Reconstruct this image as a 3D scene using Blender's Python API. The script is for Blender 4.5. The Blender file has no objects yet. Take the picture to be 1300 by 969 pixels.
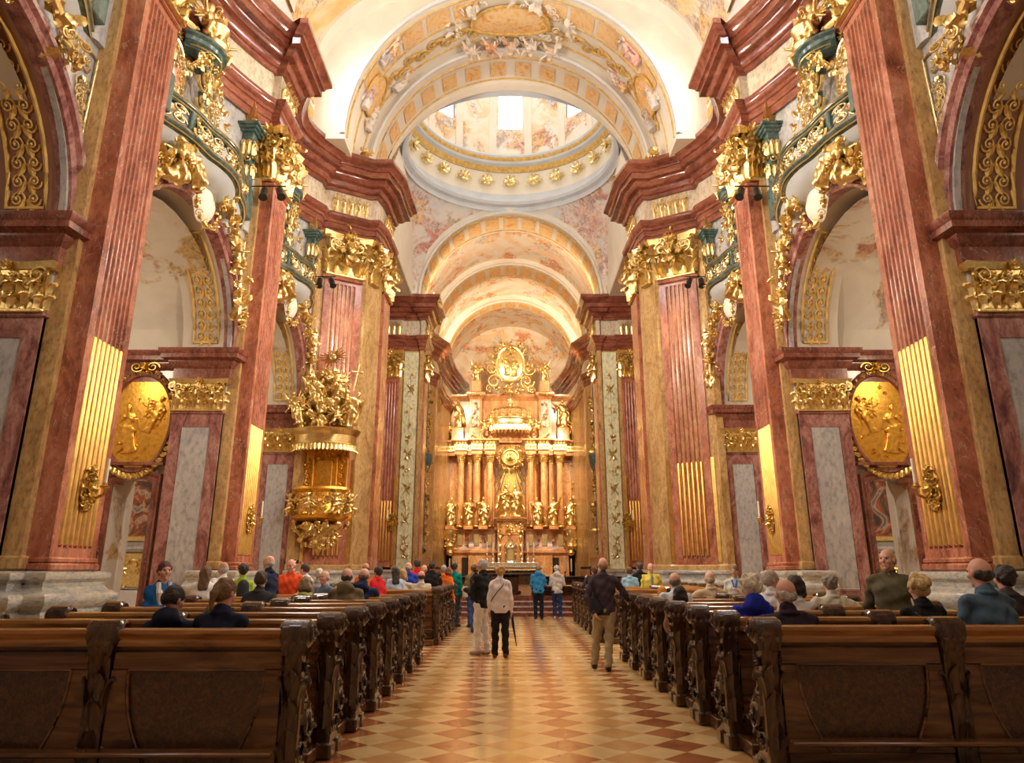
import bpy, math, random
import numpy as np
from math import pi, sin, cos, sqrt, radians, atan2, hypot
rnd = random.Random(7)
SC = bpy.context.scene
COL = SC.collection
MIR = [1]          # 1: as written (the left of the nave, x < 0); -1: mirrored to the right

# ------------------------------------------------------------------ mesh builder
class MB:
    def __init__(s): s.v = []; s.f = []; s.m = []
    def add(s, vs, fs, m=0):
        b = len(s.v); s.v.extend(tuple(map(float, p)) for p in vs)
        for f in fs: s.f.append(tuple(b + i for i in f)); s.m.append(m)
        return s
    def box(s, x0, x1, y0, y1, z0, z1, m=0):
        if x0 > x1: x0, x1 = x1, x0
        if y0 > y1: y0, y1 = y1, y0
        if z0 > z1: z0, z1 = z1, z0
        return s.add([(x0,y0,z0),(x1,y0,z0),(x1,y1,z0),(x0,y1,z0),(x0,y0,z1),(x1,y0,z1),(x1,y1,z1),(x0,y1,z1)],
              [(0,3,2,1),(4,5,6,7),(0,1,5,4),(1,2,6,5),(2,3,7,6),(3,0,4,7)], m)
    def bbox(s, x0, x1, y0, y1, z0, z1, b=.01, m=0):
        """box with chamfered vertical and horizontal edges"""
        if x0 > x1: x0, x1 = x1, x0
        if y0 > y1: y0, y1 = y1, y0
        def ring(i, z): return [(x0+i+b,y0+i,z),(x1-i-b,y0+i,z),(x1-i,y0+i+b,z),(x1-i,y1-i-b,z),(x1-i-b,y1-i,z),(x0+i+b,y1-i,z),(x0+i,y1-i-b,z),(x0+i,y0+i+b,z)]
        return s.loft([ring(b, z0), ring(0, z0+b), ring(0, z1-b), ring(b, z1)], m=m)
    def loft(s, rings, m=0, closed=True, caps=True, loop=False):
        n = len(rings[0]); vs = [p for r in rings for p in r]; fs = []
        k = len(rings)
        for i in range(k if loop else k-1):
            a, b = i*n, ((i+1) % k)*n
            for j in range(n if closed else n-1):
                j2 = (j+1) % n
                fs.append((a+j, a+j2, b+j2, b+j))
        if caps and closed and not loop:
            fs.append(tuple(reversed(range(n)))); fs.append(tuple(range((k-1)*n, k*n)))
        return s.add(vs, fs, m)
    def grid(s, pts, m=0, flip=False):
        """pts[i][j] open surface"""
        n = len(pts[0]); vs = [p for r in pts for p in r]; fs = []
        for i in range(len(pts)-1):
            for j in range(n-1):
                q = (i*n+j, i*n+j+1, (i+1)*n+j+1, (i+1)*n+j)
                fs.append(q[::-1] if flip else q)
        return s.add(vs, fs, m)
    def prism(s, poly, z0, z1, m=0):
        return s.loft([[(x, y, z0) for x, y in poly], [(x, y, z1) for x, y in poly]], m=m)
    def lathe(s, prof, c=(0,0,0), n=20, m=0, sx=1, sy=1, a0=0, a1=2*pi, caps=True):
        full = abs(a1-a0-2*pi) < 1e-6
        k = n if full else n+1
        rings = [[(c[0]+r*sx*cos(a0+(a1-a0)*j/n), c[1]+r*sy*sin(a0+(a1-a0)*j/n), c[2]+z) for j in range(k)] for r, z in prof]
        return s.loft(rings, m=m, closed=full, caps=full and caps)
    def tube(s, pts, r, n=8, m=0, closed=False, flat=1.0, up=(0,0,1)):
        P = [np.array(p, float) for p in pts]; k = len(P)
        R = r if hasattr(r, '__len__') else [r]*k
        rings = []
        for i in range(k):
            a = P[(i-1) % k] if (i > 0 or closed) else P[0]
            b = P[(i+1) % k] if (i < k-1 or closed) else P[-1]
            t = b-a; t /= (np.linalg.norm(t)+1e-9)
            u = np.array(up, float)
            if abs(t.dot(u)) > .95: u = np.array((1.,0,0)) if abs(t[0]) < .9 else np.array((0,1.,0))
            e1 = np.cross(t, u); e1 /= np.linalg.norm(e1); e2 = np.cross(e1, t)
            rings.append([tuple(P[i]+R[i]*(cos(q)*e1*flat+sin(q)*e2)) for q in [2*pi*j/n for j in range(n)]])
        return s.loft(rings, m=m, loop=closed)
    def ball(s, c, r, n=10, m=0):
        rx, ry, rz = r if hasattr(r, '__len__') else (r, r, r)
        h = max(4, n//2+1)
        rings = []
        for i in range(1, h):
            a = pi*i/h
            rings.append([(c[0]+rx*sin(a)*cos(2*pi*j/n), c[1]+ry*sin(a)*sin(2*pi*j/n), c[2]-rz*cos(a)) for j in range(n)])
        b = len(s.v); s.loft(rings, m=m, caps=False)
        s.v.append((c[0], c[1], c[2]-rz)); s.v.append((c[0], c[1], c[2]+rz)); t = len(s.v)
        for j in range(n):
            s.f.append((t-2, b+(j+1) % n, b+j)); s.m.append(m)
            o = b+(h-2)*n
            s.f.append((t-1, o+j, o+(j+1) % n)); s.m.append(m)
        return s
    def put(s, o, org=(0,0,0), X=(1,0,0), Y=(0,1,0), Z=(0,0,1), sc=1.0, m=None):
        """add another builder's shape through a frame"""
        if not o.v: return s
        A = np.array(o.v)*sc; W = np.array(org)+A[:,0:1]*np.array(X)+A[:,1:2]*np.array(Y)+A[:,2:3]*np.array(Z)
        det = np.dot(np.cross(X, Y), Z)
        b = len(s.v); s.v.extend(map(tuple, W.tolist()))
        for f, mm in zip(o.f, o.m):
            f = tuple(b+i for i in f); s.f.append(f[::-1] if det < 0 else f); s.m.append(mm if m is None else m)
        return s
    def sweep(s, path, prof, m=0, side=1, closed=False):
        """prof: (d, z) pairs; d goes to the right of the plan path (side=1) with mitred corners"""
        n = len(path); rings = []
        for i in range(n):
            p = np.array(path[i], float)
            a = np.array(path[i-1] if (i > 0 or closed) else path[i], float); b = np.array(path[(i+1) % n] if (i < n-1 or closed) else path[i], float)
            t1 = p-a; t2 = b-p
            if np.linalg.norm(t1) < 1e-9: t1 = t2
            if np.linalg.norm(t2) < 1e-9: t2 = t1
            t1 = t1/np.linalg.norm(t1); t2 = t2/np.linalg.norm(t2)
            n1 = np.array((t1[1], -t1[0])); n2 = np.array((t2[1], -t2[0]))
            nn = n1+n2; L = np.linalg.norm(nn)
            nn = n1 if L < 1e-6 else nn/L
            k = 1/max(.35, nn.dot(n1))
            rings.append([(p[0]+nn[0]*k*d*side, p[1]+nn[1]*k*d*side, z) for d, z in prof])
        k = len(prof); vs = [q for r in rings for q in r]; fs = []
        for i in range(n if closed else n-1):
            i2 = (i+1) % n
            for j in range(k-1):
                q = (i*k+j, i2*k+j, i2*k+j+1, i*k+j+1)
                fs.append(q if side > 0 else q[::-1])
        return s.add(vs, fs, m)

def make(name, mb, mats, parent=None, smooth=35, loc=None):
    """link a builder as one mesh object; children are stored relative to their parent's place"""
    me = bpy.data.meshes.new(name)
    V = np.array(mb.v, float)
    F = mb.f
    if MIR[0] < 0:
        V = V*np.array((-1, 1, 1)); F = [f[::-1] for f in F]
    org = np.zeros(3)
    if loc is not None: org = np.array((loc[0]*MIR[0], loc[1], loc[2]), float)
    wp = np.zeros(3)
    q = parent
    while q is not None: wp += np.array(q.location); q = q.parent
    base = org if loc is not None else wp
    me.from_pydata((V-base).tolist(), [], F)
    if not hasattr(mats, '__len__'): mats = [mats]
    for x in mats: me.materials.append(x)
    if len(mats) > 1: me.polygons.foreach_set('material_index', mb.m)
    me.polygons.foreach_set('use_smooth', [True]*len(me.polygons))
    me.update()
    if smooth < 180:
        try: me.set_sharp_from_angle(angle=radians(smooth))
        except Exception: pass
    o = bpy.data.objects.new(name, me); COL.objects.link(o)
    if parent is not None: o.parent = parent; o.location = (base-wp).tolist()
    else: o.location = base.tolist()
    return o
def thing(name, label, cat, loc=(0,0,0), group=None):
    o = bpy.data.objects.new(name, None); COL.objects.link(o)
    o.location = (loc[0]*MIR[0], loc[1], loc[2]); o.empty_display_size = .1
    o['label'] = label; o['category'] = cat
    if group: o['group'] = group
    return o
def tag(o, label, cat, group=None):
    o['label'] = label; o['category'] = cat
    if group: o['group'] = group
    return o
def struct(name, mb, mats, smooth=35):
    o = make(name, mb, mats, smooth=smooth); o['kind'] = 'structure'; return o
def dup(root, loc=None, rz=None, label=None, group=None, sc=None):
    r = root.copy(); COL.objects.link(r)
    if loc is not None: r.location = loc
    if rz is not None: r.rotation_euler = (0, 0, rz)
    if sc is not None: r.scale = sc
    if label: r['label'] = label
    if group: r['group'] = group
    for ch in [c for c in COL.objects if c.parent == root]:
        c = ch.copy(); COL.objects.link(c); c.parent = r
        for g in [x for x in COL.objects if x.parent == ch]:
            d = g.copy(); COL.objects.link(d); d.parent = c
    return r
def side(): return 'left' if MIR[0] > 0 else 'right'

# ------------------------------------------------------------------ signed distance modelling for bodies
class SDF:
    def __init__(s, lo, hi, h):
        s.lo = np.array(lo, float); s.h = h
        s.n = np.maximum(4, np.ceil((np.array(hi)-s.lo)/h).astype(int)+1)
        s.F = np.full(s.n, .5, np.float32)
        s.ax = [s.lo[i]+h*np.arange(s.n[i]) for i in range(3)]
    def _blk(s, lo, hi, pad):
        i0 = np.clip(np.floor((np.array(lo)-pad-s.lo)/s.h).astype(int), 0, s.n-1)
        i1 = np.clip(np.ceil((np.array(hi)+pad-s.lo)/s.h).astype(int)+1, 1, s.n)
        if np.any(i1 <= i0): return None
        sl = tuple(slice(a, b) for a, b in zip(i0, i1))
        X, Y, Z = np.meshgrid(s.ax[0][sl[0]], s.ax[1][sl[1]], s.ax[2][sl[2]], indexing='ij', sparse=True)
        return sl, X, Y, Z
    def _mix(s, sl, d, k, sub):
        A = s.F[sl]
        if sub: s.F[sl] = np.maximum(A, -d); return
        if k > 0:
            h = np.clip(.5+.5*(A-d)/k, 0, 1)
            s.F[sl] = A*(1-h)+d*h-k*h*(1-h)
        else: s.F[sl] = np.minimum(A, d)
    def cone(s, a, b, ra, rb, k=.02, sub=False, sq=None):
        a = np.array(a, float); b = np.array(b, float); r = max(ra, rb)
        B = s._blk(np.minimum(a, b)-r*1.3, np.maximum(a, b)+r*1.3, k+s.h*2)
        if B is None: return s
        sl, X, Y, Z = B; ab = b-a; L = max(ab.dot(ab), 1e-9)
        t = np.clip(((X-a[0])*ab[0]+(Y-a[1])*ab[1]+(Z-a[2])*ab[2])/L, 0, 1)
        dx, dy, dz = X-a[0]-t*ab[0], Y-a[1]-t*ab[1], Z-a[2]-t*ab[2]
        if sq: dx, dy, dz = dx/sq[0], dy/sq[1], dz/sq[2]
        d = np.sqrt(dx*dx+dy*dy+dz*dz)-(ra+(rb-ra)*t)
        s._mix(sl, d, k, sub); return s
    def ell(s, c, r, k=.02, sub=False, rot=None):
        c = np.array(c, float); r = np.array(r if hasattr(r, '__len__') else (r, r, r), float); R = r.max()
        B = s._blk(c-R, c+R, k+s.h*2)
        if B is None: return s
        sl, X, Y, Z = B; X = X-c[0]; Y = Y-c[1]; Z = Z-c[2]
        if rot is not None:
            M = rot; X, Y, Z = M[0][0]*X+M[1][0]*Y+M[2][0]*Z, M[0][1]*X+M[1][1]*Y+M[2][1]*Z, M[0][2]*X+M[1][2]*Y+M[2][2]*Z
        q0 = np.sqrt((X/r[0])**2+(Y/r[1])**2+(Z/r[2])**2)
        q1 = np.sqrt((X/r[0]**2)**2+(Y/r[1]**2)**2+(Z/r[2]**2)**2)
        d = q0*(q0-1)/np.maximum(q1, 1e-6)
        s._mix(sl, d, k, sub); return s
    def boxcut(s, lo, hi):
        """remove everything inside a box"""
        B = s._blk(lo, hi, s.h*2)
        if B is None: return s
        sl, X, Y, Z = B
        d = np.maximum(np.maximum(np.maximum(lo[0]-X, X-hi[0]), np.maximum(lo[1]-Y, Y-hi[1])), np.maximum(lo[2]-Z, Z-hi[2]))
        s._mix(sl, d, 0, True); return s
    def folds(s, amp, fx, fy, fz, lo=None, hi=None, ph=0):
        B = s._blk(lo if lo is not None else s.lo, hi if hi is not None else s.lo+s.h*s.n, 0)
        if B is None: return s
        sl, X, Y, Z = B
        s.F[sl] += amp*np.sin(fx*X+fy*Y+fz*Z+ph+1.7*np.sin(3*Z+2.3*X))
        return s
    def mesh(s):
        F = s.F.copy()
        for ax in range(3):
            sl = [slice(None)]*3
            for e in (0, -1):
                sl[ax] = e; F[tuple(sl)] = np.maximum(F[tuple(sl)], .001)
        S = F < 0; n = np.array(F.shape)
        c = n-1
        cnt = np.zeros(c, np.int8); P = np.zeros(tuple(c)+(3,), np.float32)
        anyin = np.zeros(c, bool); allin = np.ones(c, bool)
        for dx in (0,1):
            for dy in (0,1):
                for dz in (0,1):
                    q = S[dx:c[0]+dx, dy:c[1]+dy, dz:c[2]+dz]; anyin |= q; allin &= q
        act = anyin & ~allin
        if not act.any(): return MB()
        I = np.argwhere(act)
        acc = np.zeros((len(I), 3)); num = np.zeros(len(I))
        offs = [(0,0,0),(1,0,0),(0,1,0),(1,1,0),(0,0,1),(1,0,1),(0,1,1),(1,1,1)]
        ed = [(0,1),(2,3),(4,5),(6,7),(0,2),(1,3),(4,6),(5,7),(0,4),(1,5),(2,6),(3,7)]
        val = [F[I[:,0]+o[0], I[:,1]+o[1], I[:,2]+o[2]] for o in offs]
        for a, b in ed:
            m = (val[a] < 0) != (val[b] < 0)
            t = np.where(m, val[a]/np.where(m, val[a]-val[b], 1), 0)
            pa = np.array(offs[a], float); pb = np.array(offs[b], float)
            acc += np.where(m[:,None], pa+t[:,None]*(pb-pa), 0); num += m
        V = (I+acc/num[:,None])*s.h+s.lo
        idx = -np.ones(c, np.int64); idx[act] = np.arange(len(I))
        Q = []
        for ax in range(3):
            u, v = [(1,2),(2,0),(0,1)][ax]
            sa = [slice(0, n[i]) for i in range(3)]; sb = list(sa)
            sa[ax] = slice(0, n[ax]-1); sb[ax] = slice(1, n[ax])
            A = S[tuple(sa)]; Bm = S[tuple(sb)]
            for pol in (0, 1):
                E = np.argwhere((A & ~Bm) if pol == 0 else (~A & Bm))
                if not len(E): continue
                E = E[(E[:,u] > 0) & (E[:,v] > 0) & (E[:,u] < n[u]-1) & (E[:,v] < n[v]-1)]
                def at(du, dv):
                    e = E.copy(); e[:,u] -= du; e[:,v] -= dv
                    return idx[e[:,0], e[:,1], e[:,2]]
                q = np.stack([at(1,1), at(0,1), at(0,0), at(1,0)], 1)
                if pol == 1: q = q[:, ::-1]
                Q.append(q)
        Q = np.concatenate(Q); Q = Q[(Q >= 0).all(1)]
        mb = MB(); mb.v = list(map(tuple, V.tolist())); mb.f = list(map(tuple, Q.tolist())); mb.m = [0]*len(mb.f)
        return mb
# ------------------------------------------------------------------ materials
MATS = {}
def nt(name):
    m = bpy.data.materials.new(name); m.use_nodes = True; t = m.node_tree
    b = t.nodes['Principled BSDF']; MATS[name] = m
    return m, t, b
def N(t, kind, **kw):
    n = t.nodes.new(kind)
    for k, v in kw.items():
        if k in n.inputs: n.inputs[k].default_value = v
        else: setattr(n, k, v)
    return n
def ramp(t, stops, interp='LINEAR'):
    r = t.nodes.new('ShaderNodeValToRGB'); cr = r.color_ramp; cr.interpolation = interp
    while len(cr.elements) < len(stops): cr.elements.new(.5)
    for e, (p, c) in zip(cr.elements, stops): e.position = p; e.color = (*c, 1)
    return r
def coords(t, sc=(1,1,1), rot=(0,0,0)):
    g = t.nodes.new('ShaderNodeNewGeometry'); mp = t.nodes.new('ShaderNodeMapping')
    mp.inputs['Scale'].default_value = sc; mp.inputs['Rotation'].default_value = rot
    t.links.new(g.outputs['Position'], mp.inputs['Vector']); return mp.outputs['Vector']
def marble(name, stops, scale=1.2, rough=.22, dist=1.6, vein=None, veinw=.02, stretch=(1,1,.5)):
    m, t, b = nt(name); v = coords(t, stretch)
    n = N(t, 'ShaderNodeTexNoise', Scale=scale, Detail=8.0, Roughness=.62, Distortion=dist); t.links.new(v, n.inputs['Vector'])
    r = ramp(t, stops); t.links.new(n.outputs['Fac'], r.inputs['Fac']); c = r.outputs['Color']
    n2 = N(t, 'ShaderNodeTexNoise', Scale=scale*9, Detail=6.0, Roughness=.7); t.links.new(v, n2.inputs['Vector'])
    r2 = ramp(t, [(.38, (.6,.6,.6)), (.5, (1,1,1)), (.66, (1.15,1.1,1.05))]); t.links.new(n2.outputs['Fac'], r2.inputs['Fac'])
    mx = N(t, 'ShaderNodeMixRGB', blend_type='MULTIPLY', Fac=.85); t.links.new(c, mx.inputs[1]); t.links.new(r2.outputs['Color'], mx.inputs[2]); c = mx.outputs['Color']
    if vein:
        n3 = N(t, 'ShaderNodeTexNoise', Scale=scale*1.7, Detail=5.0, Distortion=dist*1.6); t.links.new(v, n3.inputs['Vector'])
        r3 = ramp(t, [(.5-veinw, (0,0,0)), (.5, (1,1,1)), (.5+veinw, (0,0,0))]); t.links.new(n3.outputs['Fac'], r3.inputs['Fac'])
        m2 = N(t, 'ShaderNodeMixRGB'); t.links.new(r3.outputs['Color'], m2.inputs['Fac']); t.links.new(c, m2.inputs[1]); m2.inputs[2].default_value = (*vein, 1); c = m2.outputs['Color']
    t.links.new(c, b.inputs['Base Color']); b.inputs['Roughness'].default_value = rough
    b.inputs['Coat Weight'].default_value = .25; b.inputs['Coat Roughness'].default_value = .12
    return m
def gold(name, col, rough=.32, bump=.25, scale=22, low=.6):
    m, t, b = nt(name); v = coords(t)
    n = N(t, 'ShaderNodeTexNoise', Scale=scale, Detail=4.0, Roughness=.6); t.links.new(v, n.inputs['Vector'])
    r = ramp(t, [(.3, tuple(low*c for c in col)), (.6, col)]); t.links.new(n.outputs['Fac'], r.inputs['Fac'])
    t.links.new(r.outputs['Color'], b.inputs['Base Color'])
    b.inputs['Metallic'].default_value = 1; b.inputs['Roughness'].default_value = rough
    if bump:
        bp = N(t, 'ShaderNodeBump', Strength=bump, Distance=.02); t.links.new(n.outputs['Fac'], bp.inputs['Height']); t.links.new(bp.outputs['Normal'], b.inputs['Normal'])
    return m
def plain(name, col, rough=.6, metal=0, spec=.5, var=.12, scale=9, bump=0):
    m, t, b = nt(name); v = coords(t)
    n = N(t, 'ShaderNodeTexNoise', Scale=scale, Detail=4.0); t.links.new(v, n.inputs['Vector'])
    r = ramp(t, [(.3, tuple(c*(1-var) for c in col)), (.7, tuple(min(1, c*(1+var)) for c in col))]); t.links.new(n.outputs['Fac'], r.inputs['Fac'])
    t.links.new(r.outputs['Color'], b.inputs['Base Color']); b.inputs['Roughness'].default_value = rough; b.inputs['Metallic'].default_value = metal
    b.inputs['Specular IOR Level'].default_value = spec
    if bump:
        bp = N(t, 'ShaderNodeBump', Strength=bump, Distance=.02); t.links.new(n.outputs['Fac'], bp.inputs['Height']); t.links.new(bp.outputs['Normal'], b.inputs['Normal'])
    return m
def emis(name, col, strength):
    m, t, b = nt(name); b.inputs['Base Color'].default_value = (*col, 1)
    b.inputs['Emission Color'].default_value = (*col, 1); b.inputs['Emission Strength'].default_value = strength
    return m
def fresco(name, stops, scale=.55, dist=1.2, rough=.75, fine=.5, robes=None, cover=.5, cell=1.5):
    """painted plaster: clouded ground with groups of robed figures"""
    m, t, b = nt(name); v = coords(t)
    n = N(t, 'ShaderNodeTexNoise', Scale=scale, Detail=6.0, Roughness=.55, Distortion=dist); t.links.new(v, n.inputs['Vector'])
    r = ramp(t, stops); t.links.new(n.outputs['Fac'], r.inputs['Fac']); c = r.outputs['Color']
    if robes:
        n0 = N(t, 'ShaderNodeTexNoise', Scale=cell*1.1, Detail=4.0, Roughness=.6); t.links.new(v, n0.inputs['Vector'])
        ad = N(t, 'ShaderNodeMixRGB', blend_type='ADD', Fac=.55); t.links.new(v, ad.inputs[1]); t.links.new(n0.outputs['Color'], ad.inputs[2])
        vo = N(t, 'ShaderNodeTexVoronoi', Scale=cell, feature='SMOOTH_F1'); vo.inputs['Smoothness'].default_value = .12; t.links.new(ad.outputs['Color'], vo.inputs['Vector'])
        sp = N(t, 'ShaderNodeSeparateColor'); t.links.new(vo.outputs['Color'], sp.inputs['Color'])
        k = len(robes); rr = ramp(t, [((i+.5)/k, q) for i, q in enumerate(robes)]); t.links.new(sp.outputs['Red'], rr.inputs['Fac'])
        nf = N(t, 'ShaderNodeTexNoise', Scale=cell*3.2, Detail=5.0, Distortion=1.5); t.links.new(v, nf.inputs['Vector'])
        rf = ramp(t, [(.36, (.55,.48,.44)), (.5, (1,1,1)), (.64, (1.25,1.2,1.1))]); t.links.new(nf.outputs['Fac'], rf.inputs['Fac'])
        mf = N(t, 'ShaderNodeMixRGB', blend_type='MULTIPLY', Fac=.8); t.links.new(rr.outputs['Color'], mf.inputs[1]); t.links.new(rf.outputs['Color'], mf.inputs[2])
        nm = N(t, 'ShaderNodeTexNoise', Scale=cell*.42, Detail=5.0, Roughness=.62, Distortion=.8); t.links.new(v, nm.inputs['Vector'])
        e = .5+(.5-cover)*.35; rm = ramp(t, [(e-.035, (0,0,0)), (e+.035, (1,1,1))]); t.links.new(nm.outputs['Fac'], rm.inputs['Fac'])
        mx = N(t, 'ShaderNodeMixRGB'); t.links.new(rm.outputs['Color'], mx.inputs['Fac']); t.links.new(c, mx.inputs[1]); t.links.new(mf.outputs['Color'], mx.inputs[2]); c = mx.outputs['Color']
    t.links.new(c, b.inputs['Base Color']); b.inputs['Roughness'].default_value = rough
    return m

RED = marble('red_marble', [(.3,(.22,.06,.036)),(.45,(.42,.135,.075)),(.58,(.53,.20,.12)),(.72,(.62,.33,.22))], 1.1, .24, vein=(.62,.42,.32), veinw=.006)
REDD = marble('dark_red_marble', [(.3,(.10,.028,.02)),(.5,(.25,.075,.05)),(.7,(.36,.14,.10))], 1.6, .25, vein=(.5,.36,.3), veinw=.005)
CORN = marble('cornice_marble', [(.3,(.13,.036,.022)),(.5,(.26,.075,.044)),(.7,(.38,.14,.085))], 1.0, .14, stretch=(.6,.6,1.5))
PINK = marble('mottled_pink_marble', [(.32,(.12,.045,.05)),(.44,(.31,.115,.10)),(.56,(.46,.22,.19)),(.72,(.58,.36,.31))], 2.4, .25, vein=(.25,.1,.1), veinw=.012)
YEL = marble('yellow_marble', [(.3,(.36,.20,.08)),(.48,(.56,.35,.14)),(.62,(.66,.44,.20)),(.75,(.48,.30,.16))], 1.7, .25, vein=(.45,.2,.1), veinw=.008)
PALE = marble('pale_peach_marble', [(.3,(.58,.46,.32)),(.5,(.70,.59,.44)),(.7,(.76,.68,.55))], 1.1, .3)
GREY = marble('grey_marble', [(.3,(.30,.30,.31)),(.5,(.46,.45,.45)),(.7,(.58,.57,.55))], 1.4, .3, vein=(.3,.3,.32), veinw=.01)
LGREY = marble('pale_grey_marble', [(.3,(.40,.40,.43)),(.5,(.50,.49,.50)),(.7,(.60,.58,.57))], 1.2, .3, vein=(.42,.43,.46), veinw=.008)
PLIN = marble('plinth_marble', [(.3,(.22,.23,.24)),(.45,(.38,.37,.35)),(.6,(.52,.47,.38)),(.75,(.42,.36,.27))], 1.5, .22, vein=(.7,.66,.58), veinw=.008, stretch=(.7,.7,2.2))
ALT = marble('altar_marble', [(.3,(.46,.18,.07)),(.5,(.68,.33,.13)),(.7,(.80,.50,.25))], 1.4, .2, vein=(.75,.5,.35), veinw=.006)
PGREEN = marble('pale_green_marble', [(.3,(.68,.66,.42)),(.5,(.78,.76,.50)),(.7,(.84,.82,.60))], 1.0, .3)
GREEN = marble('green_balcony_marble', [(.3,(.04,.08,.075)),(.5,(.09,.155,.14)),(.7,(.2,.27,.24))], 2.5, .2)
GOLD = gold('gold_leaf', (1.0,.76,.33), .3, .3, 18, .7)
GOLDP = gold('pale_gold_leaf', (1.0,.84,.46), .28, .3, 18)
GOLDB = gold('bright_relief_gold', (1.0,.56,.10), .34, .3, 14, .7)
REED = gold('gilded_reed_gold', (.95,.60,.17), .38, .1, 6, .7)
BRASS = gold('old_gilding', (.9,.62,.18), .33, .35, 12, .45)
CREAM = plain('cream_stucco', (.86,.79,.66), .7, var=.06, scale=1.2)
WHITE = plain('white_stucco', (.80,.79,.76), .65, var=.05, scale=1.5)
BLUEW = plain('bluish_stucco', (.62,.66,.70), .6, var=.08, scale=1.3)
OCHRE = plain('ochre_paint', (.70,.45,.12), .6, var=.25, scale=6, bump=.3)
ORNG = fresco('orange_fresco', [(.3,(.75,.33,.10)),(.42,(.88,.52,.18)),(.55,(.92,.66,.34)),(.68,(.80,.40,.16))], 1.6, 2.5)
ROBE = [(.80,.62,.40),(.66,.28,.18),(.82,.74,.62),(.78,.48,.20),(.50,.50,.54),(.86,.78,.66),(.70,.40,.28)]
VFIG = fresco('vault_fresco', [(.3,(.62,.66,.72)),(.42,(.86,.82,.74)),(.52,(.92,.84,.70)),(.62,(.88,.66,.40)),(.74,(.90,.86,.80))], .35, robes=ROBE, cover=.42, cell=1.3)
PFIG = fresco('pendentive_fresco', [(.3,(.60,.62,.66)),(.45,(.80,.78,.76)),(.56,(.86,.78,.68)),(.7,(.78,.76,.76))], .3, robes=[(.80,.58,.48),(.66,.30,.26),(.82,.74,.66),(.80,.50,.22),(.46,.48,.54),(.86,.72,.66),(.60,.42,.40)], cover=.52, cell=1.15)
NAVF = fresco('nave_vault_fresco', [(.3,(.84,.50,.18)),(.45,(.90,.64,.30)),(.56,(.92,.78,.56)),(.7,(.84,.50,.20))], .5, robes=[(.86,.62,.24),(.80,.46,.18),(.92,.80,.60),(.60,.50,.44),(.88,.56,.2)], cover=.55, cell=1.2)
PEACH = fresco('peach_fresco', [(.3,(.86,.56,.36)),(.42,(.92,.74,.54)),(.52,(.94,.86,.74)),(.62,(.92,.68,.42)),(.74,(.88,.84,.78))], .3, robes=[(.86,.50,.26),(.78,.34,.20),(.90,.78,.60),(.88,.60,.26),(.74,.72,.70)], cover=.46, cell=1.4)
CHAP = fresco('chapel_fresco', [(.3,(.56,.50,.42)),(.5,(.66,.61,.53)),(.7,(.60,.54,.45))], .4, robes=[(.50,.36,.16),(.44,.20,.13),(.60,.52,.42),(.36,.26,.20),(.56,.42,.22)], cover=.36, cell=1.7)
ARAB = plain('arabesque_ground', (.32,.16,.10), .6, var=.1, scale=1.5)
CHW = plain('chapel_plaster', (.62,.56,.47), .7, var=.08, scale=1.4)
BLACK = plain('black_metal', (.012,.012,.013), .35)
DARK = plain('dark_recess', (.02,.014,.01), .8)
GLASSW = emis('daylight_window', (.95,.97,1.0), 4.0)
GLASSD = emis('drum_window_light', (.95,.97,1.0), 2.2)
LAMPG = emis('lamp_glow', (1.0,.88,.66), 30.0)
CANDLE = plain('candle_wax', (.85,.80,.66), .45, var=.03)
CLOTH = plain('white_linen', (.75,.74,.78), .85, var=.04)
SILV = gold('silver', (.85,.83,.78), .25, .2, 14)

def wood(name, c0, c1, c2, rough=.22, ax=(.12,1,1), scale=9):
    m, t, b = nt(name); v = coords(t, ax)
    n = N(t, 'ShaderNodeTexNoise', Scale=scale, Detail=7.0, Roughness=.6, Distortion=1.2); t.links.new(v, n.inputs['Vector'])
    r = ramp(t, [(.34, c0), (.5, c1), (.66, c2)]); t.links.new(n.outputs['Fac'], r.inputs['Fac'])
    t.links.new(r.outputs['Color'], b.inputs['Base Color']); b.inputs['Roughness'].default_value = rough
    b.inputs['Coat Weight'].default_value = .4; b.inputs['Coat Roughness'].default_value = .15
    bp = N(t, 'ShaderNodeBump', Strength=.12, Distance=.01); t.links.new(n.outputs['Fac'], bp.inputs['Height']); t.links.new(bp.outputs['Normal'], b.inputs['Normal'])
    return m
WOOD = wood('walnut', (.05,.019,.006), (.12,.048,.015), (.19,.085,.028), .26)
RAIL = wood('lighter_rail_wood', (.20,.075,.018), (.34,.15,.038), (.44,.22,.065), .2)  # top rails, a lighter brown than the walnut backs
BURL = wood('burl_veneer', (.022,.010,.005), (.06,.024,.010), (.11,.045,.018), .3, (1,1,1), 26)
CARV = wood('dark_carved_wood', (.022,.010,.005), (.05,.021,.009), (.09,.04,.016), .2, (1,1,.3), 8)
WORN = wood('worn_carving_wood', (.16,.08,.03), (.3,.17,.07), (.4,.25,.12), .25, (1,1,.3), 12)

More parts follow.
